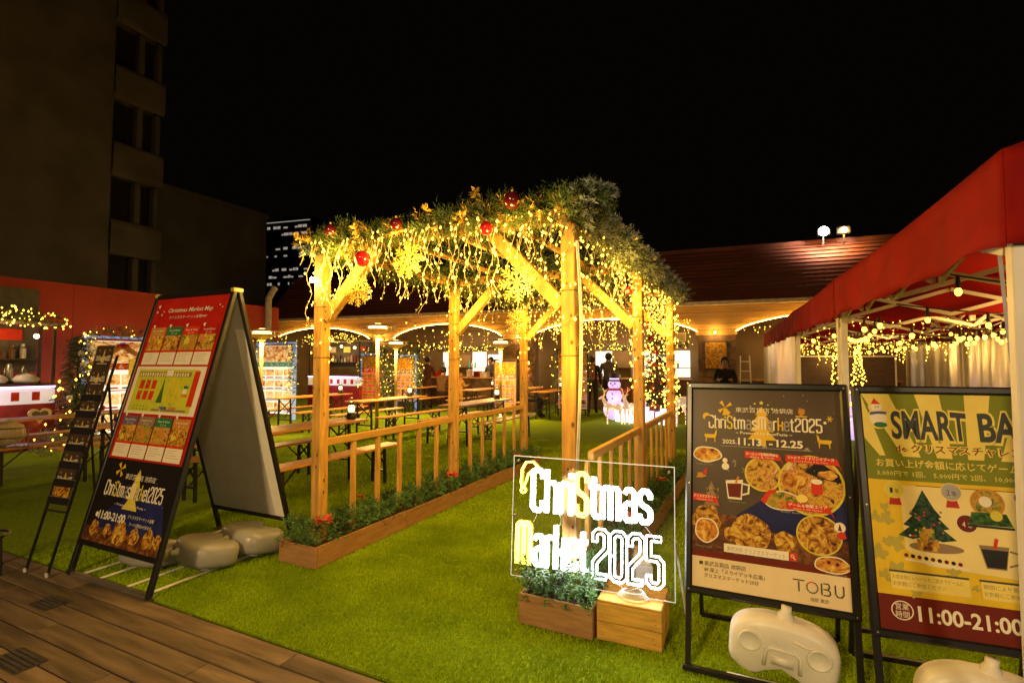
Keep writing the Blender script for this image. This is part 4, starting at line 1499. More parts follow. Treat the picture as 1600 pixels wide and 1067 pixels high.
for (s_, u, v) in (('Roast Chicken', 0.03, 0.600), ('Glühwein', 0.25, 0.425), ('Roast Beef', 0.60, 0.402), ('Christmas Market', 0.02, 0.192), ('Snacks', 0.86, 0.148)):
    A.text(s_, u, v, 0.012, PGREY, w=0.12)
A.disc(0.955, 0.36, 0.034, PCREAM)
A.poly([(0.943, 0.345), (0.967, 0.345), (0.955, 0.38)], PBROWN)
A.disc(0.965, 0.325, 0.025, PRED, wob=0.1)
# footer
A.rect(0.05, 0.108, 0.075, 0.124, PSLATE)
A.text('東武百貨店 池袋店', 0.085, 0.107, 0.026, PSLATE, w=0.28)
A.text('8F 屋上「スカイデッキ広場」', 0.085, 0.079, 0.024, PSLATE, w=0.40)
A.text('クリスマスマーケット2025', 0.085, 0.051, 0.024, PSLATE, w=0.36)
fz = 0.008
A.line([(0.66, 0.105), (0.73, 0.105)], fz, PSLATE)
A.line([(0.695, 0.100), (0.695, 0.055)], fz, PSLATE)
for k in range(14):
    a0, a1 = k / 14 * 2 * PI, (k + 0.8) / 14 * 2 * PI
    A.line([(0.775 + 0.033 * math.cos(a0), 0.080 + 0.0235 * math.sin(a0)), (0.775 + 0.033 * math.cos(a1), 0.080 + 0.0235 * math.sin(a1))], fz, PRED if k in (3, 4, 5) else PSLATE)
A.line([(0.83, 0.105), (0.83, 0.055)], fz, PSLATE)
A.line([(0.84, 0.105), (0.87, 0.105), (0.876, 0.098), (0.876, 0.090), (0.868, 0.083)], fz, PSLATE)
A.line([(0.84, 0.080), (0.87, 0.080), (0.88, 0.072), (0.88, 0.062), (0.87, 0.055), (0.84, 0.055)], fz, PSLATE)
A.line([(0.91, 0.105), (0.91, 0.068), (0.922, 0.056), (0.945, 0.056), (0.957, 0.068), (0.957, 0.105)], fz, PSLATE)
A.text('池袋 東武', 0.76, 0.022, 0.020, PSLATE, w=0.11)
A.done(p1)

# ---- stand 2: green and yellow game poster
t2, pw, ph, sh, rt_, _, z0 = stand('black poster stand with the green and yellow striped SMART BALL poster', (0.405, 2.62, 0), 0.10, LN, 0.758, 0.35, 1.425)
p2 = poster(t2, sh, PYEL2, pw, ph, rt_, 0.036, z0, LN)
A = Art(pw, ph)
A.rect(0, 0.70, 1, 1, PPALE)
cu, cv = 0.52, 0.30
for k in range(9):
    a0 = R(25 + k * 15.5)
    a1 = R(25 + k * 15.5 + 7.75)

    def ray_(a, v):
        u = cu + (v - cv) / math.tan(a) * (ph / pw) * 0.95
        return (min(1, max(0, u)), v)
    q = [ray_(a0, 0.70), ray_(a0, 1.0), ray_(a1, 1.0), ray_(a1, 0.70)]
    if k == 8:
        q = [(0, 0.70), (0, 0.80), (0.10, 0.70)]
    A.poly(q, POLIVE)
A.rect(0, 0.615, 1, 0.72, POLIVE)
A.rect(0, 0, 1, 0.14, PDKRED)
A.rect(0, 0, 1, 0.14, PBROWN)
# cream panel
A.poly([(0.17, 0.595), (1, 0.595), (1, 0.29), (0.8, 0.25), (0.28, 0.27), (0.17, 0.33)], mat('print_pale_cream', (0.90, 0.74, 0.30), 0.5, 0.04))
A.line([(0.26, 0.597), (0.99, 0.597)], 0.004, PBROWN)
for k in range(16):
    A.disc(random.choice((random.uniform(0.02, 0.15), random.uniform(0.2, 0.95))), random.uniform(0.15, 0.26) if k % 2 else random.uniform(0.2, 0.58) * 1.0, random.uniform(0.015, 0.04), PLEAF, wob=0.25) if k % 2 else A.disc(random.uniform(0.02, 0.13), random.uniform(0.2, 0.58), random.uniform(0.02, 0.045), PLEAF, wob=0.25)
# title with pale outline
for (s_, u, w_, hh, v) in (('SMART', 0.155, 0.415, 0.175, 0.800), ('BALL', 0.62, 0.36, 0.175, 0.800)):
    A.text(s_, u, v, hh, PPALE, w=w_, bold=0.085, arch=0.06)
    A.text(s_, u + 0.004, v + 0.002, hh, PSLATE, w=w_ - 0.008, bold=0.028, arch=0.06)
A.text('de クリスマスチャレンジ', 0.17, 0.742, 0.042, PPALE, w=0.72, bold=0.10)
A.text('de クリスマスチャレンジ', 0.17, 0.742, 0.042, PBROWN, w=0.72, bold=0.012)
A.text('お買い上げ金額に応じてゲームで景品', 0.055, 0.675, 0.040, PPALE, w=0.90, bold=0.012)
A.text('3,000円で 1回、 5,000円で 2回、 10,000円で 3回', 0.055, 0.635, 0.028, PPALE, w=0.88, bold=0.005)
# snowman sticker
for (u, v, r_) in ((0.085, 0.94, 0.036), (0.09, 0.885, 0.055)):
    A.disc(u, v, r_ + 0.012, PPALE)
for (u, v, r_) in ((0.085, 0.938, 0.032), (0.09, 0.885, 0.048)):
    A.disc(u, v, r_, PCREAM)
A.poly([(0.055, 0.952), (0.11, 0.952), (0.075, 0.98)], PRED)
A.line([(0.045, 0.908), (0.09, 0.914), (0.14, 0.912)], 0.018, PBLUE)
A.disc(0.10, 0.858, 0.038, PGRN, ry=0.018)
A.disc(0.08, 0.94, 0.004, PBLK)
A.disc(0.095, 0.94, 0.004, PBLK)
# medals
for (u, v, m, s_, rib) in ((0.14, 0.575, PYEL, '1', 1), (0.44, 0.580, PGREY, '2', 1), (0.80, 0.573, PBROWN, '3', 0), (0.50, 0.455, PBROWN, '4', 0), (0.81, 0.42, PBROWN, '5', 0)):
    if rib:
        A.poly([(u - 0.035, v - 0.065), (u + 0.035, v - 0.065), (u + 0.02, v - 0.02), (u - 0.02, v - 0.02)], PDKRED)
        A.disc(u, v, 0.055, PPALE)
        A.disc(u, v, 0.050, m if m is PYEL else mat('print_silver', (0.42, 0.40, 0.38), 0.4))
    else:
        A.disc(u, v, 0.054, PCREAM)
        A.disc(u, v, 0.050, m)
    A.text(s_, u - 0.024, v - 0.015, 0.034, PBLK if rib else PCREAM, w=0.016, bold=0.0)
    A.text('等', u + 0.002, v - 0.015, 0.022, PBLK if rib else PCREAM, w=0.024)
# table-top tree
A.disc(0.33, 0.345, 0.14, PTAN, ry=0.03)
for (v, w_, h_) in ((0.385, 0.30, 0.09), (0.43, 0.24, 0.09), (0.475, 0.17, 0.08), (0.51, 0.10, 0.07)):
    A.poly([(0.29 - w_ / 2, v), (0.29 - w_ / 4, v - 0.012), (0.29, v + 0.004), (0.29 + w_ / 4, v - 0.014), (0.29 + w_ / 2, v - 0.004), (0.29, v + h_)], mat('print_fir', (0.035, 0.085, 0.05), 0.5, 0.4, 60))
for k in range(20):
    A.disc(0.29 + random.uniform(-0.09, 0.09), random.uniform(0.385, 0.50), 0.007, random.choice((PRED, PYEL, PCREAM, PTAN)), 6)
A.rect(0.235, 0.33, 0.345, 0.375, FOOD4)
A.rect(0.25, 0.375, 0.33, 0.42, FOOD3)
for k in range(9):
    A.disc(0.17 + k * 0.034, 0.305 - k * 0.002, 0.012, PBLK if k % 2 else PBROWN, 7)
A.line([(0.16, 0.288), (0.48, 0.272)], 0.012, PCREAM)
# snow globe
A.disc(0.615, 0.545, 0.085, PORA)
A.disc(0.615, 0.545, 0.072, FOOD3)
A.disc(0.605, 0.55, 0.032, PCREAM)
A.poly([(0.51, 0.455), (0.725, 0.455), (0.70, 0.505), (0.53, 0.505)], mat('print_fir2', (0.05, 0.14, 0.03), 0.5, 0.4, 60))
A.disc(0.65, 0.495, 0.03, PYEL)
A.line([(0.50, 0.45), (0.73, 0.448)], 0.014, PBLK)
# mug and bowl
A.poly([(0.545, 0.375), (0.69, 0.375), (0.665, 0.285), (0.57, 0.285)], PTAN)
A.poly([(0.553, 0.360), (0.682, 0.360), (0.662, 0.290), (0.573, 0.290)], PBLK)
A.line([(0.69, 0.36), (0.74, 0.35), (0.735, 0.315), (0.68, 0.30)], 0.010, PTAN)
A.line([(0.62, 0.365), (0.635, 0.405)], 0.018, PRED)
A.disc(0.87, 0.325, 0.07, PBLK, ry=0.022)
for (u, s_) in ((0.075, 'お会計時にレシートをご提示でゲームに'), (0.53, '期間により景品が異なります')):
    A.rect(u, 0.165, u + 0.40, 0.232, PPALE)
    A.rect(u - 0.005, 0.232, u + 0.40, 0.240, PSLATE)
    A.text(s_, u + 0.01, 0.207, 0.020, PTAN, w=0.36)
    A.text('お気軽にご参加ください', u + 0.01, 0.180, 0.020, PTAN, w=0.27)
# footer
A.disc(0.12, 0.082, 0.058, PCREAM, ry=0.055)
A.disc(0.12, 0.082, 0.052, PBROWN, ry=0.049)
A.text('営業', 0.12, 0.086, 0.030, PCREAM, w=0.07, align='c')
A.text('時間', 0.12, 0.056, 0.030, PCREAM, w=0.07, align='c')
A.text('11:00-21:00', 0.20, 0.050, 0.085, PCREAM, w=0.50, bold=0.025)
A.text('クリスマス', 0.73, 0.072, 0.030, PCREAM, w=0.20, bold=0.01)
A.text('マーケット2025', 0.75, 0.030, 0.026, PCREAM, w=0.22)
A.done(p2)
water_tank('cream water weight under the dark Christmas Market poster', (0.045, 2.80, 0.02), (0.10, R(6), 0.02), TANKC)
water_tank('cream water weight under the yellow SMART BALL poster', (0.76, 2.72, -0.005), (0.10, R(5), 0.08), TANKC)
for (x, lab) in ((-0.02, 'short white bar lying under the left poster stand weight'), ):
    t = thing('base_bar', lab, 'bar', (x, 2.73, 0.0), 0.03)
    MB().cbox(-0.16, -0.015, 0.001, 0.22, 0.015, 0.02, 0.003).build('bar', WHITEM, t)
MB().tube([(0.02, 2.86, 0.31), (0.02, 2.93, 0.52)], 0.018, 10)

# ---- big A-shaped board with the market map
AW = 0.962
am = thing('sandwich_board', 'tall red sandwich board showing the Christmas Market Map, grey on the back leaf', 'sandwich board', (-4.48, 1.965, 0), 0.012)
LA = 0.262
ra = (-LA, 0, 0)
HA = 2.13
for x in (0.0, AW - 0.035):
    MB().cbox(x, -0.022, 0.0, x + 0.035, 0.012, HA, 0.005).build('frame_post', BLACKF, am, rot=ra)
MB().cbox(0.01, -0.023, HA - 0.035, AW - 0.01, 0.013, HA + 0.003, 0.005).build('frame_top', BLACKF, am, rot=ra)
MB().cbox(0.01, -0.023, 0.21, AW - 0.01, 0.013, 0.245, 0.005).build('frame_bottom', BLACKF, am, rot=ra)
yb = 2 * math.sin(LA) * HA + 0.02
rb = (LA, 0, 0)
for x in (0.0, AW - 0.035):
    MB().cbox(x, -0.012, 0.0, x + 0.035, 0.022, HA, 0.005).build('rear_frame_post', BLACKF, am, (0, yb, 0), rb)
MB().cbox(0.01, -0.012, 0.21, AW - 0.01, 0.024, 0.245, 0.005).build('rear_frame_bottom', BLACKF, am, (0, yb, 0), rb)
MB().cbox(0.01, -0.012, HA - 0.037, AW - 0.01, 0.024, HA - 0.002, 0.005).build('rear_frame_top', BLACKF, am, (0, yb, 0), rb)
MB().box(0.036, -0.004, 0.246, AW - 0.036, 0.004, HA - 0.037).build('rear_board', GREYB, am, (0, yb, 0), rb)
MB().box(AW - 0.14, -0.0065, 0.25, AW - 0.037, -0.0045, HA - 0.3).build('white_sheet_edge', WHITE, am, (0, yb, 0), rb)
for x in (0.0, AW - 0.03):
    MB().cbox(x - 0.002, math.sin(LA) * HA - 0.03, math.cos(LA) * HA - 0.02, x + 0.034, math.sin(LA) * HA + 0.05, math.cos(LA) * HA + 0.012, 0.004).build('hinge', mat('yellowed_hinge', (0.5, 0.36, 0.06), 0.4), am)
pw, ph = AW - 0.07, HA - 0.245 - 0.035
MB().box(0.036, 0.0, 0.246, AW - 0.036, 0.006, HA - 0.037).build('front_board', GREYB, am, rot=ra)
pA = MB().box(0, 0, 0, pw, 0.004, ph).build('poster', PDKRED, am, rot=ra)
pA.location = (0.035, math.sin(LA) * 0.245 - 0.012, math.cos(LA) * 0.245)
A = Art(pw, ph)
SPLIT = 0.315
A.rect(0, 0, 1, SPLIT, PBLK)
A.poly([(0.15, 0.10), (0.5, 0.20), (0.9, 0.18), (1, 0.06), (1, 0.0), (0.1, 0.03)], PNAVY)
A.rect(0, 0, 1, 0.055, HAZYN)
for (u, r_) in ((0.12, 0.06), (0.30, 0.05), (0.47, 0.09), (0.66, 0.06), (0.84, 0.07), (0.96, 0.05)):
    A.disc(u, 0.05, r_, FOOD4, wob=0.08)
fir_shape(A, 0.5, 0.135, 0.20, 0.15, PYEL, 4)
A.text('東武百貨店 池袋店', 0.33, 0.245, 0.034, PCREAM, w=0.40)
A.logo('ChriStmasMarket2025', 0.10, 0.175, 0.78, 0.115, lambda i: {4: PYEL, 7: PGREY, 10: PGREY, 12: PYEL}.get(i, PCREAM), th=0.055)
A.text('~ Powered by BeerFesta ~', 0.5, 0.145, 0.020, PCREAM, w=0.42, align='c')
A.text('11:00-21:00', 0.13, 0.088, 0.060, PCREAM, w=0.36, bold=0.03)
A.text('クリスマスマーケット会場', 0.52, 0.108, 0.022, PCREAM, w=0.33)
A.text('フードは閉店30分前まで', 0.56, 0.084, 0.020, PCREAM, w=0.28)
A.disc(0.105, 0.10, 0.02, PCREAM)
for a in range(4):
    aa = a * PI / 2 + 0.6
    A.poly([(0.24, 0.275), (0.24 + 0.06 * math.cos(aa - 0.3), 0.275 + 0.03 * math.sin(aa - 0.3)), (0.24 + 0.06 * math.cos(aa + 0.3), 0.275 + 0.03 * math.sin(aa + 0.3))], PGOLD)
for k in range(14):
    A.disc(random.uniform(0.03, 0.97), random.uniform(0.14, 0.30), 0.004, PGREY, 5)
# header
A.text('Christmas Market Map', 0.2, 0.935, 0.040, PCREAM, w=0.62, bold=0.01, shear=0.25)
A.text('クリスマスマーケット会場MAP', 0.25, 0.905, 0.024, PCREAM, w=0.52)
for (u, v, s_) in ((0.06, 0.965, 0.016), (0.05, 0.94, 0.012), (0.90, 0.955, 0.008), (0.94, 0.945, 0.006), (0.13, 0.925, 0.01), (0.15, 0.94, 0.008)):
    A.disc(u, v, s_, PCREAM, 6, wob=0.2)


def shop_row(A, v0, cols, foods):
    for i in range(4):
        u0 = 0.05 + i * 0.232
        u1 = u0 + 0.215
        A.rect(u0, v0 + 0.115, u1, v0 + 0.152, cols[i])
        A.text('Food & Drink' if i % 2 else 'Beer & Wine', (u0 + u1) / 2, v0 + 0.133, 0.018, PCREAM, w=0.15, align='c')
        A.text('ブース', (u0 + u1) / 2, v0 + 0.119, 0.016, PCREAM, w=0.08, align='c')
        A.rect(u0, v0 + 0.050, u1, v0 + 0.115, foods[i])
        for k in range(4):
            A.disc(random.uniform(u0 + 0.05, u1 - 0.05), v0 + random.uniform(0.065, 0.1), random.uniform(0.02, 0.04), random.choice((FOOD1, FOOD2, PORA, PYEL, FOOD3)), 12, wob=0.15)
        A.disc(u0 + 0.03, v0 + 0.158, 0.016, PCREAM, 8, wob=0.2)
        A.rect(u0, v0 - 0.012, u1, v0 + 0.050, PCREAM)
        A.rect(u0, v0 + 0.041, u1, v0 + 0.050, PRED)
        for k in range(4):
            A.line([(u0 + 0.02, v0 + 0.032 - k * 0.009), (u0 + 0.02 + random.uniform(0.10, 0.17), v0 + 0.032 - k * 0.009)], 0.003, PGREY)


shop_row(A, 0.715, (PORA, PGRN, PRED, PDKRED), (FOOD1, FOOD2, FOOD3, FOOD2))
shop_row(A, 0.335, (PPURP, PTAN, PGRN, PORA), (FOOD4, FOOD3, FOOD2, FOOD4))
A.rect(0.03, 0.498, 0.97, 0.695, PCREAM)
A.rect(0.07, 0.508, 0.90, 0.682, PLIME)
A.rect(0.09, 0.652, 0.80, 0.672, PTAN)
for k in range(20):
    A.rect(0.10 + k * 0.034, 0.654, 0.12 + k * 0.034, 0.668, PCREAM if k % 2 else PPALE)
A.rect(0.47, 0.655, 0.56, 0.678, PCREAM)
for i in range(3):
    for j in range(2):
        A.rect(0.14 + i * 0.085, 0.555 + j * 0.045, 0.20 + i * 0.085, 0.592 + j * 0.045, PRED)
A.poly([(0.43, 0.545), (0.51, 0.545), (0.485, 0.60), (0.47, 0.655), (0.455, 0.60)], mat('print_green_mid', (0.06, 0.16, 0.02), 0.5))
for i in range(4):
    for j in range(3):
        A.rect(0.55 + i * 0.05, 0.550 + j * 0.033, 0.573 + i * 0.05, 0.572 + j * 0.033, PYEL2)
A.rect(0.84, 0.535, 0.91, 0.675, PRED)
A.rect(0.75, 0.605, 0.81, 0.617, PGRN)
A.rect(0.74, 0.570, 0.82, 0.582, PORA)
A.rect(0.75, 0.585, 0.80, 0.602, PCREAM)
A.rect(0.40, 0.512, 0.85, 0.520, PTAN)
A.rect(0.50, 0.520, 0.60, 0.530, PBLUE)
A.rect(0.62, 0.520, 0.72, 0.530, PORA)
for k in range(9):
    A.disc(0.15 + (k % 5) * 0.045, 0.517 + (k // 5) * 0.012, 0.007, PGRN, 6)
for k in range(60):
    A.rect(*(lambda u, v: (u, v, u + random.uniform(0.006, 0.02), v + 0.003))(random.uniform(0.09, 0.84), random.uniform(0.51, 0.65)), random.choice((PCREAM, PTAN, PYEL, PGREY)))
A.done(pA)
# ground frame of the board
MB().cbox(0.0, -0.01, 0.0, AW, 0.03, 0.022, 0.004).build('base_bar', STEEL, am)
MB().cbox(0.0, yb - 0.03, 0.0, AW, yb + 0.01, 0.022, 0.004).build('base_bar', STEEL, am)
for x in (0.10, 0.30, 0.62, 0.86):
    MB().cbox(x, 0.032, 0.002, x + 0.016, yb - 0.034, 0.016, 0.003).build('base_rod', WHITEM, am)
G_ = 'silver water weights on the sandwich board base'
water_tank('silver grey water weight under the front leaf of the red map board', (-4.16, 2.50, 0.075), (R(84), 0, 0.06), TANKG, W=0.50, Hh=0.30, D=0.15, neck=False, group=G_)
water_tank('silver water weight right behind the map board, front one of the pair', (-3.70, 2.66, 0.085), (R(80), 0, -0.25), TANKG, W=0.46, Hh=0.34, D=0.17, neck=True, group=G_)
water_tank('silver water weight right behind the map board, rear one of the pair', (-3.66, 3.00, 0.085), (R(80), 0, -0.2), TANKG, W=0.52, Hh=0.34, D=0.17, neck=True, group=G_)

# ---- leaflet rack
rk = thing('leaflet_rack', 'narrow black rack of dark market leaflets left of the red map board', 'leaflet rack', (-4.80, 1.84, 0), 0.10)
LR = 0.26
rr = (-LR, 0, 0)
for x in (0.0, 0.25):
    MB().bar((x, 0, 0), (x, 0, 1.62), 0.014).build('leg', BLACK, rk, rot=rr)
    MB().bar((x, 0.48, 0), (x, math.sin(LR) * 1.4, math.cos(LR) * 1.4), 0.012).build('rear_leg', BLACK, rk)
    MB().tube([(x, 0, 0.004), (x, -0.004, 0.03)], 0.011, 8).build('rubber_foot', WHITEM, rk)
MB().bar((0, 0.47, 0.12), (0.25, 0.47, 0.12), 0.012).build('cross_bar', BLACK, rk)
MB().bar((0, 0.11, 0.42), (0.25, 0.11, 0.42), 0.012).build('cross_bar', BLACK, rk)
PLF = mat('leaflet_dark', (0.07, 0.045, 0.03), 0.4, 0.2, 10)
for k in range(8):
    zz = 0.50 + k * 0.128
    top = (k == 7)
    hgt = 0.235 if not top else 0.30
    tilt = -LR + (0.03 if not top else 0.05)
    lp = MB().box(0.0, 0, 0, 0.205, 0.003, hgt)
    yy, zz_ = math.sin(LR) * zz - 0.010, math.cos(LR) * zz
    if k == 5:
        l = MB().box(0.0, 0, 0, 0.205, 0.003, 0.215).build('leaflet', PLF, rk, (0.015, yy, zz_), (tilt, 0.12, 0))
    else:
        l = lp.build('leaflet', PLF, rk, (0.022, yy, zz_), (tilt, 0, 0))
    A = Art(0.205, hgt)
    if top:
        A.rect(-0.04, -0.02, 1.04, 1.02, PTAN)
        A.rect(0, 0, 1, 1, PLF)
    if k == 0:
        A.rect(0.05, 0.04, 0.95, 0.45, FOOD4)
        A.rect(0.08, 0.03, 0.9, 0.09, PRED)
    A.logo('ChriStmasMarket2025', 0.08, 0.60, 0.84, 0.20, PCREAM, th=0.055)
    fir_shape(A, 0.5, 0.55, 0.18, 0.36, PGOLD, 3)
    A.rect(0.2, 0.50, 0.8, 0.535, PGREY)
    A.rect(0.0, 0.0, 1.0, 0.10, HAZYN) if top else None
    A.disc(0.2, 0.88, 0.05, PTAN, 6)
    A.disc(0.8, 0.88, 0.05, PTAN, 6)
    A.done(l)
    if k < 7:
        MB().box(0.004, 0, 0, 0.246, 0.004, 0.05).build('pocket', BLACK, rk, (0, yy - 0.010, zz_ - 0.015), (tilt, 0, 0))
        MB().box(0.004, -0.012, 0.049, 0.246, 0.0, 0.053).build('pocket_lip', STEEL, rk, (0, yy - 0.004, zz_ - 0.015), (tilt, 0, 0))
# black ring base at the left edge
t = thing('hoop_stand', 'low black hoop-topped metal stand at the left edge of the deck', 'stand', (-4.93, 1.70, 0), 0.2)
MB().tube([(0.14 * math.cos(a / 20 * 2 * PI) - 0.1, 0.14 * math.sin(a / 20 * 2 * PI), 0.27) for a in range(20)], 0.010, 6, closed=True).build('hoop', BLACK, t)
for a in (0.2, 2.3, 4.4):
    MB().tube([(0.14 * math.cos(a) - 0.1, 0.14 * math.sin(a), 0.27), (0.15 * math.cos(a) - 0.1, 0.15 * math.sin(a), 0.0)], 0.009, 6).build('leg', BLACK, t)

# ------------------------------------------------------------------ red canopy tents
random.seed(61)
TA = math.atan2(0.059, 0.998)
TO = Vector((0.76, 2.3, 0))
TU = Vector((-0.059, 0.998, 0))
TR = Vector((0.998, 0.059, 0))


def tp(a, b, z):            # a along the row, b to the right
    v = TO + TU * a + TR * b
    return (v.x, v.y, z)


TLAB = ['nearest red canopy tent with a white square leg at the right edge', 'second red canopy tent of the row behind the posters',
        'third red canopy tent of the row, with clear vinyl side', 'farthest red canopy tent of the row, by the arcade']
ZV0, ZV1 = 1.90, 2.24
LEGM = mat('white_tent_leg', (0.66, 0.62, 0.55), 0.4, 0.04)
for k in range(4):
    t = thing('canopy_tent', TLAB[k], 'canopy tent', tp(3.0 * k, 0, 0), TA, 'red canopy tents in a row')
    S = 2.96
    # legs
    for (x, y) in ((0.025, 0.03), (S - 0.075, 0.03), (0.025, S - 0.08), (S - 0.075, S - 0.08)):
        MB().cbox(x, y, 0.0, x + 0.05, y + 0.05, 2.05, 0.004).build('leg', LEGM, t)
    # valance: wavy cloth, four sides
    for sd in range(4):
        mb = MB()
        N = 60
        rows = 7
        vs = []
        for i in range(N + 1):
            f = i / N
            for j in range(rows + 1):
                h = j / rows
                wr_ = mnoise.noise(Vector((f * 7.0 - h * 1.3, h * 1.1, k * 3.1 + sd)))
                z = ZV1 - (ZV1 - ZV0) * h + (0.010 * math.sin(f * 17 + k * 2 + sd) * h)
                z -= 0.035 * math.sin(f * PI) * (1 - h) * 0.6 - 0.02 * mnoise.noise(Vector((f * 9, k * 2.0, sd))) * h
                o = 0.016 * math.sin(f * 23 + sd * 2 + k) * h + 0.006 * math.sin(f * 51 + k) * h + 0.012 * h + 0.045 * wr_ * min(1, 0.35 + h)
                o *= min(1.0, 12 * f, 12 * (1 - f))
                if j == 0:
                    o = 0.0
                a = f * S
                if sd == 0:
                    p = (-o, a, z)
                elif sd == 1:
                    p = (a, S + o, z)
                elif sd == 2:
                    p = (S + o, S - a, z)
                else:
                    p = (S - a, -o, z)
                vs.append(p)
        fs = []
        for i in range(N):
            for j in range(rows):
                q = i * (rows + 1) + j
                fs.append((q, q + 1, q + rows + 2, q + rows + 1))
        mb.add(vs, fs)
        o_ = mb.build('valance', REDT, t, smooth=True)
        o_.modifiers.new('thick', 'SOLIDIFY').thickness = 0.003
    # roof panels
    pk = (S / 2, S / 2, 3.0)
    cs = [(0, 0), (S, 0), (S, S), (0, S)]
    for i in range(4):
        a, b_ = cs[i], cs[(i + 1) % 4]
        mb = MB()
        N = 8
        vs = []
        for j in range(N + 1):
            for i2 in range(N + 1):
                u, w = i2 / N, j / N
                ex, ey = a[0] + (b_[0] - a[0]) * u, a[1] + (b_[1] - a[1]) * u
                x, y = ex + (pk[0] - ex) * w, ey + (pk[1] - ey) * w
                z = ZV1 + (pk[2] - ZV1) * w - 0.05 * math.sin(PI * w) * math.sin(PI * u) - 0.021 * math.sin(PI * u) * (1 - w)
                vs.append((x, y, z))
        fs = [(j * (N + 1) + i2, j * (N + 1) + i2 + 1, (j + 1) * (N + 1) + i2 + 1, (j + 1) * (N + 1) + i2) for j in range(N) for i2 in range(N)]
        mb.add(vs, fs).build('roof_panel', REDT, t, smooth=True)
    # scissor trusses along the four sides and across
    zt, zb_ = 2.10, 1.80 + 0.10

    def scissor(p, q, n=4):
        mb = MB()
        p, q = Vector(p), Vector(q)
        for i in range(n):
            a = p.lerp(q, i / n)
            b2 = p.lerp(q, (i + 1) / n)
            off = (q - p).normalized().cross(Vector((0, 0, 1))) * 0.014
            mb.bar(Vector((a.x, a.y, zt)) + off, Vector((b2.x, b2.y, zb_)) + off, 0.016, 0.028)
            mb.bar(Vector((a.x, a.y, zb_)) - off, Vector((b2.x, b2.y, zt)) - off, 0.016, 0.028)
        for sc_ in (1, 2, 3):
            pass
        return mb.build('truss', LEGM, t)
    e = 0.05
    scissor((e, e + 0.05, 0), (e, S - e - 0.05, 0))
    scissor((S - e, e + 0.05, 0), (S - e, S - e - 0.05, 0))
    scissor((e + 0.05, e, 0), (S - e - 0.05, e, 0))
    scissor((e + 0.05, S - e, 0), (S - e - 0.05, S - e, 0))
    scissor((e, S / 2, 0), (S - e, S / 2, 0))
    scissor((S / 2, e, 0), (S / 2, S - e, 0))
    MB().cbox(S / 2 - 0.022, S / 2 - 0.022, 1.95, S / 2 + 0.022, S / 2 + 0.022, 2.98, 0.004).build('king_post', LEGM, t)
    for (x, y) in cs:
        MB().bar((x + (0.05 if x == 0 else -0.05), y + (0.05 if y == 0 else -0.05), 2.16), (S / 2, S / 2, 2.93), 0.022, 0.03).build('hip_bar', LEGM, t)
    if k == 0:
        MB().add([(0.03, 0.12, 2.0), (0.03, 0.16, 2.0), (0.045, 0.11, 1.5), (0.045, 0.13, 1.5)], [(0, 1, 3, 2)]).build('blue_strap', mat('blue_strap', (0.10, 0.14, 0.42), 0.5), t)
    for kk in (0,):
        zz = 1.86 - 0.0
        MB().cbox(0.018, 2.90 if kk == 0 else 0.02, 1.82, 0.082, 2.965 if kk == 0 else 0.09, 1.90, 0.004).build('slider', BLACK, t) if kk < 2 else None


# clear vinyl side walls
def curtain(label, a0, a1, b0, b1, z0=0.05, z1=1.93, seed=0):
    p, q = Vector(tp(a0, b0, 0)), Vector(tp(a1, b1, 0))
    d = q - p
    nrm = d.normalized().cross(Vector((0, 0, 1)))
    N = int(d.length / 0.06)
    mb = MB()
    vs = []
    for i in range(N + 1):
        for j in range(9):
            h = j / 8
            f = i / N
            o = 0.035 * math.sin(i * 0.9 + seed + h * 1.2) * (1 - 0.5 * h) + 0.02 * math.sin(i * 0.37 + seed * 2)
            v = p + d * f + nrm * o
            vs.append((v.x, v.y, z0 + (z1 - z0) * h))
    fs = [(i * 9 + j, (i + 1) * 9 + j, (i + 1) * 9 + j + 1, i * 9 + j + 1) for i in range(N) for j in range(8)]
    mb.add(vs, fs)
    o = mb.build('vinyl_curtain', VINYL, smooth=True)
    return tag(o, label, 'curtain', 'clear vinyl side walls of the tents')


curtain('rippled clear vinyl wall closing the left side of the far tents', 6.12, 11.9, 0.015, 0.015, seed=1)
curtain('clear vinyl wall on the far right side of the second tent', 3.1, 5.9, 2.93, 2.93, seed=2)
curtain('clear vinyl wall on the far right side of the third tent', 6.1, 8.9, 2.93, 2.93, seed=3)
curtain('clear vinyl wall on the far right side of the farthest tent', 9.1, 11.9, 2.93, 2.93, seed=4)
curtain('clear vinyl wall on the right side of the nearest tent', 0.1, 2.9, 2.93, 2.93, seed=5)


# festoon bulbs in the tents
def festoon(label, p, q, n, sag, br=0.028, m=EDISON, wire=WIRED, group='festoon bulbs under the tents', drop=0.07):
    t = thing('festoon_lights', label, 'string lights', (0, 0, 0), 0, group)
    p, q = Vector(p), Vector(q)
    pts = [p.lerp(q, i / 24) - Vector((0, 0, sag * 4 * (i / 24) * (1 - i / 24))) for i in range(25)]
    MB().tube(pts, 0.005, 4).build('cable', wire, t)
    for i in range(n):
        f = (i + 0.5) / n
        c = p.lerp(q, f) - Vector((0, 0, sag * 4 * f * (1 - f)))
        s = MB().tube([c, c - Vector((0, 0, drop - 0.02)), c - Vector((0, 0, drop))], [0.008, 0.013, 0.013], 6).build('socket', wire, t)
        MB().ball(c - Vector((0, 0, drop + br * 0.75)), br * random.uniform(0.68, 0.9), 10, 7, (0.85, 0.85, 1.15)).build('bulb', m, s, smooth=True)
    return t


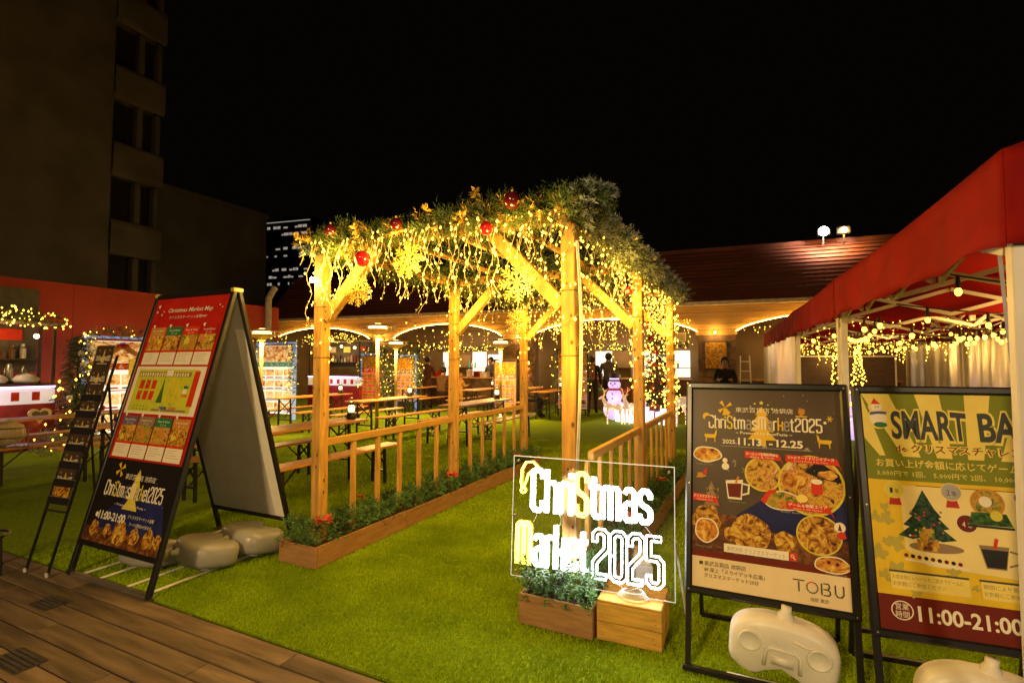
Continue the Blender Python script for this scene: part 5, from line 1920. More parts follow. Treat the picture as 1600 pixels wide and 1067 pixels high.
festoon('festoon of round bulbs across the nearest tent, larger bulbs', tp(1.2, 0.1, 2.02), tp(2.4, 2.85, 1.98), 7, 0.12, 0.026)
festoon('festoon of round bulbs along the left side inside the first tent', tp(2.2, 0.25, 1.93), tp(3.3, 2.7, 1.98), 6, 0.10, 0.026)
festoon('festoon of round bulbs crossing the second tent front', tp(3.3, 0.1, 1.95), tp(4.2, 2.85, 1.98), 7, 0.16, 0.030)
festoon('festoon of round bulbs crossing the second tent middle', tp(4.6, 0.1, 1.95), tp(5.5, 2.85, 1.98), 8, 0.15, 0.032)
festoon('festoon of round bulbs crossing the third tent front', tp(6.3, 0.15, 1.96), tp(7.2, 2.85, 1.98), 9, 0.15, 0.036)
festoon('festoon of round bulbs crossing the third tent rear', tp(8.0, 0.15, 1.96), tp(8.6, 2.85, 1.98), 9, 0.15, 0.038)
festoon('festoon of round bulbs along the middle of the second tent', tp(3.2, 1.4, 1.98), tp(5.8, 1.7, 1.98), 10, 0.12, 0.030)
festoon('festoon of round bulbs along the left edge inside the second tent', tp(3.2, 0.4, 1.96), tp(5.9, 0.6, 1.98), 10, 0.12, 0.028)
festoon('festoon of round bulbs crossing the farthest tent', tp(10.2, 0.15, 1.96), tp(10.8, 2.85, 1.98), 10, 0.15, 0.042)
GT = 'fairy lights inside the tents'
icicles('fairy lights hanging from the second tent truss', tp(3.2, 0.15, 2.06), tp(3.4, 2.8, 2.06), 20, 0.03, 0.14, 71, br=0.008, group=GT)
icicles('fairy lights hanging from the nearest tent roof', tp(1.6, 0.5, 2.22), tp(2.9, 2.6, 2.12), 14, 0.02, 0.10, 72, br=0.006, group=GT)
icicles('fairy lights hanging across the second tent rear', tp(5.6, 0.15, 2.05), tp(5.8, 2.8, 2.05), 34, 0.05, 0.25, 73, br=0.011, group=GT)
icicles('fairy lights hanging across the third tent', tp(7.6, 0.15, 2.05), tp(7.9, 2.8, 2.05), 40, 0.05, 0.35, 74, br=0.013, group=GT)
icicles('fairy lights hanging across the farthest tent front', tp(9.1, 0.15, 2.05), tp(9.2, 2.8, 2.05), 44, 0.1, 0.45, 75, br=0.015, group=GT)
icicles('fairy lights hanging across the farthest tent rear', tp(11.7, 0.15, 2.05), tp(11.7, 2.8, 2.05), 44, 0.1, 0.5, 76, br=0.017, group=GT)
for (a, b_, z, pw_) in ((1.0, 1.5, 1.9, 9), (2.6, 1.4, 1.85, 20), (4.3, 1.4, 1.85, 24), (7.3, 1.4, 1.85, 16), (10.4, 1.4, 1.85, 18)):
    lamp('festoon_glow', tp(a, b_, z - 0.15), pw_ * 0.9, (1.0, 0.56, 0.14), 0.3)


# small trees of fairy lights inside the tents
def light_tree(label, c, z0, h, w, n, br, m=BULB):
    t = thing('light_tree', label, 'light tree', c, 0, 'wire trees of lights')
    MB().tube([(0, 0, 0), (0, 0, z0 + h * 0.9)], 0.03, 6).build('trunk', DARKW, t)
    br_ = MB()
    b_ = MB()
    for i in range(n):
        a = i * 2.4
        f = i / n
        r_ = w * (1 - f) * random.uniform(0.3, 1) + 0.03
        p = (r_ * math.cos(a), r_ * math.sin(a), z0 + h * f)
        if i % 3 == 0:
            br_.tube([(0, 0, z0 + h * f - 0.06), p], 0.005, 3, caps=False)
        b_.octa(p, br * random.uniform(0.7, 1.2))
    br_.build('twigs', DARKW, t, kind='stuff')
    b_.build('bulbs', m, t, kind='stuff')
    return t


light_tree('narrow cone tree of golden lights inside the tents, right one', (1.52, 10.8, 0), 0.5, 1.30, 0.20, 150, 0.013)
light_tree('slim column tree of golden lights beside the white tent leg', (1.16, 10.6, 0), 0.5, 1.2, 0.12, 70, 0.013)
for (a, b_, lab) in ((11.2, 2.0, 'framed dark menu board standing in the far tent'), (10.7, 0.8, 'framed brown board standing behind the white tent leg')):
    t = thing('menu_board', lab, 'menu board', tp(a, b_, 0), 0.1)
    MB().box(-0.5, 0, 0.8, 0.5, 0.03, 1.65).build('board', DARKW, t)
    for (x0, z0_, x1, z1_) in ((-0.53, 0.77, -0.5, 1.68), (0.5, 0.77, 0.53, 1.68), (-0.5, 0.77, 0.5, 0.8), (-0.5, 1.65, 0.5, 1.68)):
        MB().box(x0, -0.01, z0_, x1, 0.035, z1_).build('frame', WHITEM, t)
    for x in (-0.45, 0.45):
        MB().box(x - 0.02, 0.036, 0, x + 0.02, 0.07, 1.5).build('leg', DARKW, t)

# ------------------------------------------------------------------ beer tables and benches
random.seed(81)


def leg_frame(y, z1, w, par):
    mb = MB()
    for x in (-w / 2, w / 2):
        mb.bar((x, y, 0), (x * 0.9, y, z1), 0.03, 0.03)
    mb.bar((-w / 2 * 0.95, y, z1 * 0.35), (w / 2 * 0.95, y, z1 * 0.35), 0.022, 0.022)
    mb.bar((-w / 2, y, z1 * 0.55), (w / 2 * 0.95, y, z1 * 0.95), 0.012, 0.02)
    mb.bar((w / 2, y, z1 * 0.55), (-w / 2 * 0.95, y, z1 * 0.95), 0.012, 0.02)
    o = mb.build('leg_frame', BLACK, par)
    s = 1 if y < 1 else -1
    MB().bar((0, y, z1 * 0.4), (0, y + s * 0.28, z1 - 0.005), 0.014).build('stay', BLACK, o)


def table_proto(name, W, H_, label, cat, grp, planks):
    t = thing(name, label, cat, (0, 0, 0), 0, grp)
    w = W / planks
    for k in range(planks):
        MB().cbox(-W / 2 + k * w + 0.002, 0, H_ - 0.028, -W / 2 + (k + 1) * w - 0.002, 2.15, H_, 0.004).build('top_board', TABLEW, t)
    leg_frame(0.30, H_ - 0.029, W * 0.8, t)
    leg_frame(1.85, H_ - 0.029, W * 0.8, t)
    return t


GTb = 'beer garden tables on the turf'
GBn = 'beer garden benches on the turf'
tprot = table_proto('beer_table', 0.50, 0.755, 'beer table in the front row, right column beside the pergola rail', 'table', GTb, 2)
bprot = table_proto('beer_bench', 0.25, 0.46, 'x', 'bench', GBn, 1)
rows = [(3.28, 'front row'), (7.8, 'middle row'), (12.6, 'back row')]
cols_ = [(-5.06, 'column nearest the pergola rail'), (-7.3, 'second column left of the pergola'), (-9.6, 'third column, beside the left food stalls')]
first = True
firstb = True
for y, rn in rows:
    for x, cn in cols_:
        yy, xx = y, x
        if rn == 'front row' and x == -9.6:
            xx, yy = -9.15, 2.6
        if rn == 'back row':
            xx = x - 0.3
        place(tprot, 'long wooden beer table, %s, %s' % (rn, cn), (xx, yy, 0), random.uniform(-0.02, 0.02), first, GTb)
        first = False
        for sd in (-1, 1):
            place(bprot, 'wooden bench %s its table, %s, %s' % ('left of' if sd < 0 else 'right of', rn, cn), (xx + sd * (0.56 if rn != 'front row' else 0.6) + (0.05 if sd > 0 else 0), yy + (0.05 if sd > 0 else -0.03), 0),
                  random.uniform(-0.03, 0.03), firstb, GBn)
            firstb = False


# lanterns on the tables
def lantern(label, loc, s=1.0):
    t = thing('table_lantern', label, 'lantern', loc, 0, 'lit lanterns on the tables')
    MB().lathe([(0.062, 0), (0.066, 0.01), (0.062, 0.075), (0.048, 0.085)], 14).build('base', BLACK, t, smooth=True)
    MB().lathe([(0.034, 0.092), (0.046, 0.12), (0.046, 0.15), (0.034, 0.185)], 12).build('glass', mat('lantern_glow', (1, 0.8, 0.5), 0.3, emit=(1.0, 0.72, 0.36), es=1.5), t, smooth=True)
    MB().lathe([(0.050, 0.19), (0.052, 0.20), (0.03, 0.225), (0.012, 0.24)], 12).build('cap', BLACK, t, smooth=True)
    for a in (0.5, 2.1, 3.6, 5.2):
        MB().tube([(0.054 * math.cos(a), 0.054 * math.sin(a), 0.08), (0.056 * math.cos(a), 0.056 * math.sin(a), 0.19)], 0.003, 4).build('guard', BLACK, t)
    MB().tube([(0.055 * math.cos(a / 8 * PI), 0, 0.20 + 0.085 * math.sin(a / 8 * PI)) for a in range(9)], 0.003, 4).build('handle', BLACK, t)
    lamp('lantern_light', (0, 0, 0.30), 2.5, WARM, 0.03, parent=t)
    return t


for lab, loc in (('lit black lantern at the far end of the front table by the rail', (-5.02, 5.32, 0.756)),
                 ('lit lantern on the middle table beside the left stalls', (-9.62, 9.80, 0.756)),
                 ('lit lantern on the middle row table of the second column', (-7.30, 9.6, 0.756)),
                 ('lit lantern on the table behind the middle post', (-5.10, 9.72, 0.756)),
                 ('lit lantern on the back table by the menu board', (-7.65, 14.3, 0.756)),
                 ('lit lantern on the back table beside the seated diner', (-5.32, 14.2, 0.756))):
    lantern(lab, loc)


# patio heaters
def heater(label, loc, zt, s=1.0):
    t = thing('patio_heater', label, 'patio heater', loc, 0, 'patio heaters among the tables')
    MB().lathe([(0.24, 0), (0.24, 0.03), (0.20, 0.05), (0.06, 0.09), (0.05, 0.14)], 20).build('base', STEEL, t, smooth=True)
    MB().tube([(0, 0, 0.1), (0, 0, zt - 0.17)], 0.036, 12).build('pole', mat('heater_pole', (0.5, 0.34, 0.14), 0.35, metal=0.3), t, smooth=True)
    MB().lathe([(0.05, zt - 0.20), (0.11, zt - 0.13), (0.36, zt - 0.035), (0.365, zt - 0.03), (0.12, zt - 0.09), (0.05, zt - 0.11)], 24).build('lower_dish', mat('heater_dish', (0.7, 0.5, 0.25), 0.4, metal=0.2), t, smooth=True)
    MB().lathe([(0.13, zt - 0.085), (0.19, zt - 0.04), (0.20, zt - 0.0), (0.16, zt + 0.035), (0.02, zt + 0.05)], 16).build('burner', HEATG, t, smooth=True)
    MB().lathe([(0.36, zt + 0.03), (0.365, zt + 0.04), (0.14, zt + 0.09), (0.03, zt + 0.10)], 24).build('reflector', mat('heater_dish', (0.6, 0.42, 0.2)), t, smooth=True)
    for a in (0.4, 2.5, 4.6):
        MB().tube([(0.3 * math.cos(a), 0.3 * math.sin(a), zt - 0.045), (0.3 * math.cos(a), 0.3 * math.sin(a), zt + 0.045)], 0.006, 5).build('rod', STEEL, t)
    lamp('heater_light', (0, 0, zt - 0.16), 75, (1.0, 0.58, 0.15), 0.7, 'AREA', parent=t)
    lamp('heater_light_up', (0, 0, zt + 0.13), 6, (1.0, 0.58, 0.15), 0.08, parent=t)


heater('patio heater with glowing dish left of the left brace, nearest', (-7.40, 8.60, 0), 2.27)
heater('patio heater with glowing dish just behind the nearest one', (-9.6, 11.95, 0), 2.10)
heater('patio heater with glowing dish between the middle and rear left posts', (-6.42, 12.45, 0), 2.08)
heater('patio heater with glowing dish half hidden by the red map board', (-10.2, 7.95, 0), 2.2)


# string lights over the tables
festoon('festoon of warm bulbs from the left post row to the back hall', (-9.9, 12.6, 2.9), (-6.0, 13.6, 2.75), 14, 0.35, 0.03, group='festoon bulbs over the tables')
festoon('festoon of warm bulbs low over the back tables', (-11.6, 13.2, 2.55), (-8.6, 13.9, 2.5), 12, 0.35, 0.03, group='festoon bulbs over the tables')

# ------------------------------------------------------------------ food stalls
random.seed(91)
PANL = mat('backlit_menu_panel', (0.8, 0.8, 0.8), 0.4, 0.02, emit=(0.95, 0.84, 0.80), es=0.22, sample=False)
PANLB = mat('bright_menu_light_box', (0.8, 0.8, 0.8), 0.4, 0.02, emit=(0.95, 0.93, 0.85), es=0.42, sample=False)
PANLW = mat('bright_backlit_panel', (0.8, 0.8, 0.8), 0.4, 0.02, emit=(1.0, 0.88, 0.68), es=0.7)
MENUF1 = picture_mat('menu_food_a', [(0.55, 0.22, 0.03), (0.78, 0.55, 0.2), (0.8, 0.78, 0.62)], 9, es=0.35)
MENUF2 = picture_mat('menu_food_b', [(0.08, 0.03, 0.01), (0.50, 0.16, 0.03), (0.8, 0.55, 0.2), (0.85, 0.78, 0.5)], 4.5, es=0.3)
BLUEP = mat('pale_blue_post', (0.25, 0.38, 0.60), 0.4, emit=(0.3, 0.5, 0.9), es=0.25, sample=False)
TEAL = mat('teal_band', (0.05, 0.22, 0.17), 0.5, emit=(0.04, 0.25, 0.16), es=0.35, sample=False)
CUP = mat('white_paper_ware', (0.7, 0.66, 0.6), 0.5)
BOTT = mat('brown_bottle', (0.12, 0.05, 0.02), 0.2)


def garland_ring(parent, pts, rad, per, m=LEAF, m2=FROST, L=0.10, w=0.014, bulbs=0):
    mb, m_2, b_ = MB(), MB(), MB()
    for a, b2 in zip(pts[:-1], pts[1:]):
        g_ = garland_mb(a, b2, rad, per, L=L, nl=0.05, w=w, n=6)
        mb.add(g_.v, g_.f)
        g_ = garland_mb(a, b2, rad * 1.05, per * 0.5, L=L, nl=0.045, w=w * 1.2, n=6)
        m_2.add(g_.v, g_.f)
        A_, B_ = Vector(a), Vector(b2)
        for k in range(int((B_ - A_).length * bulbs)):
            v = rvec()
            b_.octa(A_.lerp(B_, random.random()) + v * rad * 1.1, random.uniform(0.008, 0.017))
    o = mb.build('garland', m, parent, kind='stuff')
    if m2:
        m_2.build('frosted_sprigs', m2, parent, kind='stuff')
    if bulbs:
        b_.build('bulbs', BULB, parent, kind='stuff')
    return o


def kitchen(label, loc, rz, W, zc, led=LEDP, body=PLASTR, top=2.2, text='BEER'):
    t = thing('food_stall', label, 'food stall', loc, rz, 'kitchen stalls with counters')
    MB().cbox(0, 0.02, 0, W, 0.6, zc - 0.35, 0.01).build('counter_body', body, t)
    MB().cbox(-0.03, -0.05, zc - 0.035, W + 0.03, 0.62, zc, 0.01).build('counter_top', DARKW, t)
    MB().box(0.02, 0.012, zc - 0.349, W - 0.02, 0.5, zc - 0.06).build('lit_panel', PANL, t)
    MB().box(0.02, -0.01, zc - 0.06, W - 0.02, 0.008, zc - 0.042).build('led_strip', led, t)
    MB().box(0.05, 0.005, zc - 0.31, W * 0.35, 0.0105, zc - 0.11).build('menu_photo', MENUF1, t)
    for k in range(4):
        x = W * (0.45 + k * 0.13)
        MB().box(x, 0.005, zc - 0.29, x + W * 0.05, 0.0105, zc - 0.14).build('menu_photo', mat('print_red', (0.5, 0.05, 0.02)), t)
    # scalloped red skirt letters
    v, f, x0, x1 = text_geo(text, 0.02)
    mb = MB()
    sc = 0.28
    mb.add([((a - x0) * sc + W * 0.1, -0.002 + 0.019, c * sc + zc - 0.60) for a, c in v], f)
    mb.build('lettering', PCREAM, t)
    for x in (0.02, W - 0.06):
        MB().box(x, 0.03, zc + 0.001, x + 0.04, 0.07, top).build('post', DARKW, t)
        MB().box(x, 0.55, zc + 0.001, x + 0.04, 0.59, top).build('post', DARKW, t)
    MB().cbox(-0.06, -0.1, top, W + 0.06, 0.7, top + 0.04, 0.008).build('canopy', mat('steel_canopy', (0.4, 0.33, 0.25), 0.4), t)
    MB().box(0.03, 0.7, zc + 0.2, W - 0.03, 0.72, top - 0.02).build('back_panel', mat('stall_back', (0.12, 0.09, 0.05), 0.7), t)
    garland_ring(t, [(0, -0.08, top + 0.1), (W / 2, -0.08, top + 0.14), (W, -0.08, top + 0.08)], 0.15, 150, LEAF, None, bulbs=70)
    for k in range(4):
        x = W * (0.12 + 0.25 * k)
        MB().ball((x, 0.1, top - 0.16 - 0.05 * (k % 2)), 0.042 if k != 1 else 0.075, 8, 6).build('lamp_bulb', mat('stall_bulb', (1, 0.8, 0.5), emit=(1.0, 0.66, 0.25), es=9), t)
        MB().tube([(x, 0.1, top), (x, 0.1, top - 0.12)], 0.006, 4).build('lamp_cord', WIRED, t)
    MB().box(0.08, 0.5, zc + 0.42, W - 0.08, 0.69, zc + 0.45).build('back_shelf', DARKW, t)
    for k in range(14):
        x = 0.14 + k * (W - 0.3) / 14 + random.uniform(-0.02, 0.02)
        h_ = random.uniform(0.10, 0.26)
        MB().lathe([(0.045, 0), (0.05, h_ * 0.7), (0.03, h_ * 0.85), (0.03, h_)], 9).build('shelf_jar', random.choice((CUP, STEEL, BOTT, REDB, GOLDF, PORA)), t, (x, 0.6, zc + 0.451))
    for k in range(3):
        x = W * (0.2 + 0.3 * k)
        MB().box(x - 0.16, 0.66, zc + 0.78, x + 0.16, 0.698, zc + 0.98).build('price_card', (CREAM, PPALE, PRED)[k], t)
    lamp('stall_light', (W * 0.4, -0.1, top - 0.3), 12, (1, 0.7, 0.35), 0.08, parent=t)
    lamp('stall_front', (W * 0.5, -0.35, zc - 0.2), 3, (0.9, 0.6, 0.9), 0.15, parent=t)
    return t


def rest(name, mb, m, label, cat, loc, group=None):
    o = mb.build(name, m, None, loc, smooth=True)
    return tag(o, label, cat, group)


k1 = kitchen('food stall with a counter of bottles and bowls at the left edge', (-11.5, 2.6, 0), PI / 2, 2.15, 1.15)
for i in range(7):
    y = 3.0 + i * 0.24
    rest('bottle', MB().lathe([(0.05, 0), (0.052, 0.02), (0.052, 0.22), (0.02, 0.27), (0.02, 0.31)], 10), BOTT if i % 3 else STEEL,
         ('steel' if i % 3 == 0 else 'dark brown') + ' bottle on the left stall counter, ' + ('first', 'second', 'third', 'fourth', 'fifth', 'sixth', 'last')[i] + ' from the frame edge', 'bottle', (-11.95, y, 1.152), 'bottles on the left stall counter')
for i, y in enumerate((3.4, 3.95, 4.38)):
    rest('bowl_stack', MB().lathe([(0.05, 0), (0.16, 0.02), (0.19, 0.08), (0.12, 0.15), (0.02, 0.18)], 16), CUP,
         ['white rounded bowl cover on the left stall counter, near the frame edge', 'white rounded bowl cover in the middle of the left stall counter', 'white rounded bowl cover at the far end of the left stall counter'][i], 'bowl', (-11.68, y, 1.152), 'bowl covers on the left stall counter')
for i, y in enumerate((3.15, 3.7, 4.2)):
    rest('thermos', MB().lathe([(0.055, 0), (0.055, 0.26), (0.04, 0.30), (0.04, 0.34), (0.02, 0.35)], 12), STEEL, 'steel drink thermos on the left stall counter, ' + ('nearest the frame edge', 'in the middle', 'at the far end')[i], 'thermos', (-11.82, y, 1.152), 'thermoses on the left stall counter')
# heart shaped wreath in front
t = thing('heart_ornament', 'pale heart-shaped board leaning by the left stall, near its far corner', 'ornament', (-11.25, 4.42, 0.62), PI / 2)
hp_ = []
for i in range(28):
    a = 2 * PI * i / 28
    hp_.append((0.013 * 16 * math.sin(a) ** 3, 0.013 * (13 * math.cos(a) - 5 * math.cos(2 * a) - 2 * math.cos(3 * a) - math.cos(4 * a))))
MB().ext([(a * 0.8, c * 0.7) for a, c in hp_], -0.02, 0.0).build('board', CREAM, t)
MB().ext([(a * 0.55, c * 0.45) for a, c in hp_], -0.026, -0.021).build('inner_board', mat('green_inner', (0.15, 0.12, 0.05)), t)

kitchen('food stall with red front and pink lit counter behind the left front post', (-14.3, 13.0, 0), 0.0, 2.35, 1.12, top=2.25, text='GRILL')


def menu_booth(label, loc, rz, W, H_, rowsN, head, headm, grp='menu board booths', lit=PANL, food=(MENUF1, MENUF2), frame=BLUEP, frost=FROST, gr=0.13, title=True, bulbs=14, z0=0.15):
    t = thing('menu_booth', label, 'menu board', loc, rz, grp)
    MB().box(0.04, 0, z0, W - 0.04, 0.06, H_).build('light_box', lit, t)
    for x in (0, W - 0.04):
        MB().box(x, -0.02, 0, x + 0.04, 0.08, H_ + 0.05).build('post', frame, t)
    MB().box(0.0, -0.02, H_ + 0.051, W, 0.08, H_ + 0.09).build('top_rail', frame, t)
    hh = H_ * 0.22
    if title:
        MB().box(0.05, -0.012, H_ - hh, W - 0.05, -0.002, H_ - 0.01).build('header_photo', food[1], t)
        MB().box(0.05, -0.016, H_ - hh - 0.14, W - 0.05, -0.0045, H_ - hh - 0.005).build('header_band', headm, t)
        v, f, x0, x1 = text_geo(head, 0.02)
        sx = (W - 0.24) / (x1 - x0)
        MB().add([((a - x0) * sx + 0.12, -0.018, c * 0.12 + H_ - hh - 0.12) for a, c in v], f).build('lettering', WHITE, t)
    zt = H_ - hh - 0.18
    nC = 4
    rh = (zt - z0 - 0.05) / rowsN
    cw = (W - 0.12) / nC
    for r_ in range(rowsN):
        for c in range(nC):
            x = 0.06 + c * cw
            z = zt - (r_ + 1) * rh + rh * 0.32
            MB().box(x + 0.015, -0.010, z, x + cw - 0.015, -0.0015, z + rh * 0.55).build('menu_photo', food[(r_ + c) % 2] if (r_ + 1) % 3 else food[0], t)
            MB().box(x + 0.03, -0.009, z - rh * 0.2, x + cw - 0.04, -0.0015, z - rh * 0.12).build('menu_text', PRED if c % 2 else PSLATE, t)
        MB().box(0.05, -0.007, zt - (r_ + 1) * rh + 0.002, W - 0.05, -0.0008, zt - (r_ + 1) * rh + 0.02).build('shelf_line', headm, t)
    if gr:
        garland_ring(t, [(0.0, -0.06, H_ * 0.35), (-0.02, -0.06, H_ * 0.8), (0.1, -0.06, H_ + 0.12), (W * 0.5, -0.06, H_ + 0.18), (W - 0.1, -0.06, H_ + 0.12), (W + 0.02, -0.06, H_ * 0.8), (W, -0.06, H_ * 0.35)], gr, 95, LEAFB, frost, bulbs=bulbs, w=0.016)
    return t


mb1 = menu_booth('garlanded food menu booth between the dark fir and the red map board', (-11.5, 5.15, 0), PI / 2, 1.25, 1.95, 3, 'チーズ＆グリル', PRED, lit=PANLB)
# gable roof shape of the first booth
MB().ext([(0.0, 1.45), (0.62, 1.92), (1.25, 1.5), (1.25, 1.42), (0.62, 1.80), (0.0, 1.36)], -0.05, -0.022).build('gable', mat('gingerbread', (0.45, 0.17, 0.04), 0.6, 0.2, 10), mb1)
MB().box(0.75, -0.04, 1.25, 1.2, -0.023, 1.6).build('cheese_cutout', PPALE, mb1)
MB().lathe([(0.10, 0), (0.12, 0.03), (0.10, 0.07), (0.03, 0.10)], 12).build('mushroom_cap', REDB, mb1, (0.62, -0.06, 1.82))
menu_booth('frosted menu booth with green bread and soup band right of the map board', (-12.72, 9.75, 0), 0.05, 1.42, 2.0, 4, 'パン＆スープ', TEAL, lit=PANLB)
menu_booth('reddish menu booth behind the nearest heater pole', (-12.0, 13.15, 0), 0.0, 1.0, 1.75, 4, 'グリル', PRED, lit=mat('dim_red_panel', (0.5, 0.12, 0.06), emit=(0.7, 0.12, 0.04), es=0.35, sample=False), food=(FOOD2, FOOD4), gr=0.10, z0=0.3)
menu_booth('dim grey menu booth behind the second heater pole', (-10.75, 13.35, 0), 0.0, 0.85, 1.70, 4, 'ドリンク', PTAN, lit=mat('dim_panel', (0.45, 0.3, 0.25), emit=(0.5, 0.28, 0.2), es=0.25, sample=False), food=(FOOD4, FOOD1), gr=0.12, z0=0.3)
menu_booth('dim grey menu board leaning between the second and third left posts', (-7.2, 13.5, 0), 0.1, 0.75, 1.55, 4, 'メニュー', PTAN, lit=mat('dim_panel', (0.45, 0.3, 0.25)), food=(FOOD4, FOOD1), gr=0, z0=0.1, frame=DARKW)
menu_booth('dark garlanded menu booth behind the seated diner', (-5.45, 14.2, 0), 0.05, 0.95, 1.85, 4, 'ワイン', PTAN, lit=mat('dim_panel', (0.45, 0.3, 0.25)), food=(FOOD4, FOOD1), gr=0.16, frost=None, z0=0.2, frame=DARKW)

# counters under the arches
for (s0, s1, y0, lab, lit) in ((-12.3, -9.1, 0.9, 'bar counter with bright back shelf under the second arch', 1.2), (-6.4, -3.1, 1.5, 'serving counter with bright back wall under the third arch', 1.5), (-1.7, 2.4, 1.8, 'plain wooden counter under the fourth arch behind the tents', 0)):
    t = thing('bar_counter', lab, 'counter', hp(s0, y0, 0), FA)
    L_ = s1 - s0
    n = int(L_ / 0.45)
    for k in range(n):
        MB().cbox(k * L_ / n + 0.004, 0, 0.02, (k + 1) * L_ / n - 0.004, 0.04, 0.98, 0.006).build('front_panel', BRICKM, t)
    MB().cbox(-0.05, -0.08, 0.985, L_ + 0.05, 0.6, 1.03, 0.008).build('counter_top', TABLEW, t)
    if lit:
        for k in range(5):
            MB().box(k * L_ / 5 + 0.04, 1.5, 1.05, (k + 1) * L_ / 5 - 0.04, 1.53, 1.95 - 0.1 * (k % 2)).build('back_panel', PANLW if k not in (1,) else INNER, t)
        MB().box(0, 1.2, 1.35, L_, 1.48, 1.37).build('shelf', DARKW, t)
        for k in range(16):
            x = random.uniform(0.1, L_ - 0.1)
            MB().lathe([(0.035, 0), (0.035, 0.16), (0.014, 0.2), (0.014, 0.25)], 7).build('shelf_bottle', random.choice((BOTT, STEEL, TEAL, CUP)), t, (x, 1.35, 1.371))
        for k in range(7):
            x = random.uniform(0.1, L_ - 0.3)
            MB().cbox(x, 0.1, 1.031, x + random.uniform(0.12, 0.3), 0.35, 1.031 + random.uniform(0.06, 0.28), 0.01).build('counter_box', random.choice((CUP, STEEL, PRED, DARKW)), t)
        lamp('counter_light', (L_ / 2, 0.6, 2.2), 20, (1, 0.75, 0.42), 0.3, parent=t)
        garland_ring(t, [(0, 0.0, 2.10), (L_ / 2, 0.0, 2.02), (L_, 0.0, 2.10)], 0.10, 100, LEAFD, FROST, bulbs=30, w=0.02)
icicles('dense warm icicle lights under the third arch', hp(-7.2, -0.1, 2.75), hp(-3.0, -0.1, 2.75), 50, 0.2, 0.6, 101, br=0.016, gap=0.11, group='fairy lights under the arches', wr=0.003)
icicles('warm icicle lights under the second arch', hp(-12.4, 0.6, 2.5), hp(-9.0, 0.6, 2.5), 11, 0.05, 0.5, 102, br=0.015, gap=0.16, group='fairy lights under the arches', wr=0.003)
icicles('warm icicle lights under the fourth arch by the ladder', hp(-1.75, -0.1, 2.50), hp(1.5, -0.1, 2.62), 24, 0.1, 0.35, 103, br=0.015, gap=0.11, group='fairy lights under the arches', wr=0.003)
icicles('warm icicle lights under the first arch behind the front post', hp(-18.0, 0.4, 2.45), hp(-14.2, 0.4, 2.45), 10, 0.1, 0.3, 104, br=0.015, gap=0.14, group='fairy lights under the arches', wr=0.003)
# wreaths / angel wing ornaments on piers
for s, lab in ((-7.95, 'pale heart wreath hung on the arcade pier behind the rear left post'), ):
    t = thing('wreath', lab, 'wreath', hp(s, -0.15, 1.75), FA)
    for q in (-0.18, 0.2):
        MB().tube([(q + 0.15 * math.sin(a / 10 * 2 * PI), 0, 0.26 * math.cos(a / 10 * 2 * PI)) for a in range(10)], 0.03, 5, closed=True).build('ring', mat('twig_ring', (0.35, 0.18, 0.08), 0.7, 0.3, 20), t)
# garland pillars standing between the back booths
for i, (x, y, lab) in enumerate(((-10.95, 13.1, 'frosted garland pillar between the two heater poles'), (-9.85, 13.4, 'frosted garland pillar left of the bright bar'))):
    t = thing('garland_pillar', lab, 'garland', (x, y, 0), 0, 'garland pillars by the booths')
    MB().tube([(0, 0, 0), (0, 0, 2.0)], 0.05, 8).build('pole', DARKW, t)
    garland_ring(t, [(0, 0, 0.3), (0, 0, 2.1)], 0.17, 120, LEAFB, FROST, bulbs=12, w=0.02)


# ------------------------------------------------------------------ fir trees
def fir(label, loc, h, w, needles, bulbs, flowers, leaf=LEAFD, bm=BULB, br=0.014, zb=0.25, nw=0.02):
    t = thing('christmas_tree', label, 'christmas tree', loc)
    MB().tube([(0, 0, 0), (0, 0, h * 0.92)], [0.05, 0.012], 8).build('trunk', DARKW, t)
    mb, b_, f_ = MB(), MB(), MB()
    for i in range(needles):
        f = random.random() ** 1.4
        z = zb + (h - zb) * f
        r_ = w * (1 - f) * (0.75 + 0.25 * math.sin(f * 40)) + 0.03
        a = random.uniform(0, 2 * PI)
        rr_ = r_ * random.uniform(0.45, 1)
        d = Vector((math.cos(a), math.sin(a), -0.25))
        sprig(mb, Vector((rr_ * math.cos(a), rr_ * math.sin(a), z)), d, 0.14, n=7, w=nw, nl=0.06)
    for i in range(bulbs):
        f = random.random() ** 1.35
        a = random.uniform(0, 2 * PI)
        r_ = w * (1 - f) * random.uniform(0.85, 1.12) + 0.05
        b_.octa((r_ * math.cos(a), r_ * math.sin(a), zb + (h - zb) * f), br * random.uniform(0.6, 1.2))
    mb.build('needles', leaf, t, kind='stuff')
    b_.build('bulbs', bm, t, kind='stuff')
    for i in range(flowers):
        f = random.random() ** 1.35
        a = -PI / 2 + random.uniform(-1.6, 1.6)
        r_ = w * (1 - f) + 0.08
        c = Vector((r_ * math.cos(a), r_ * math.sin(a), zb + (h - zb) * f))
        for q in range(5):
            v = rvec() * 0.085
            e = v.orthogonal().normalized() * 0.03
            f_.quad(c, c + v * 0.5 + e, c + v, c + v * 0.5 - e)
    if flowers:
        f_.build('poinsettia_flowers', mat('tree_flower', (0.5, 0.03, 0.03), 0.5), t, kind='stuff')
    return t


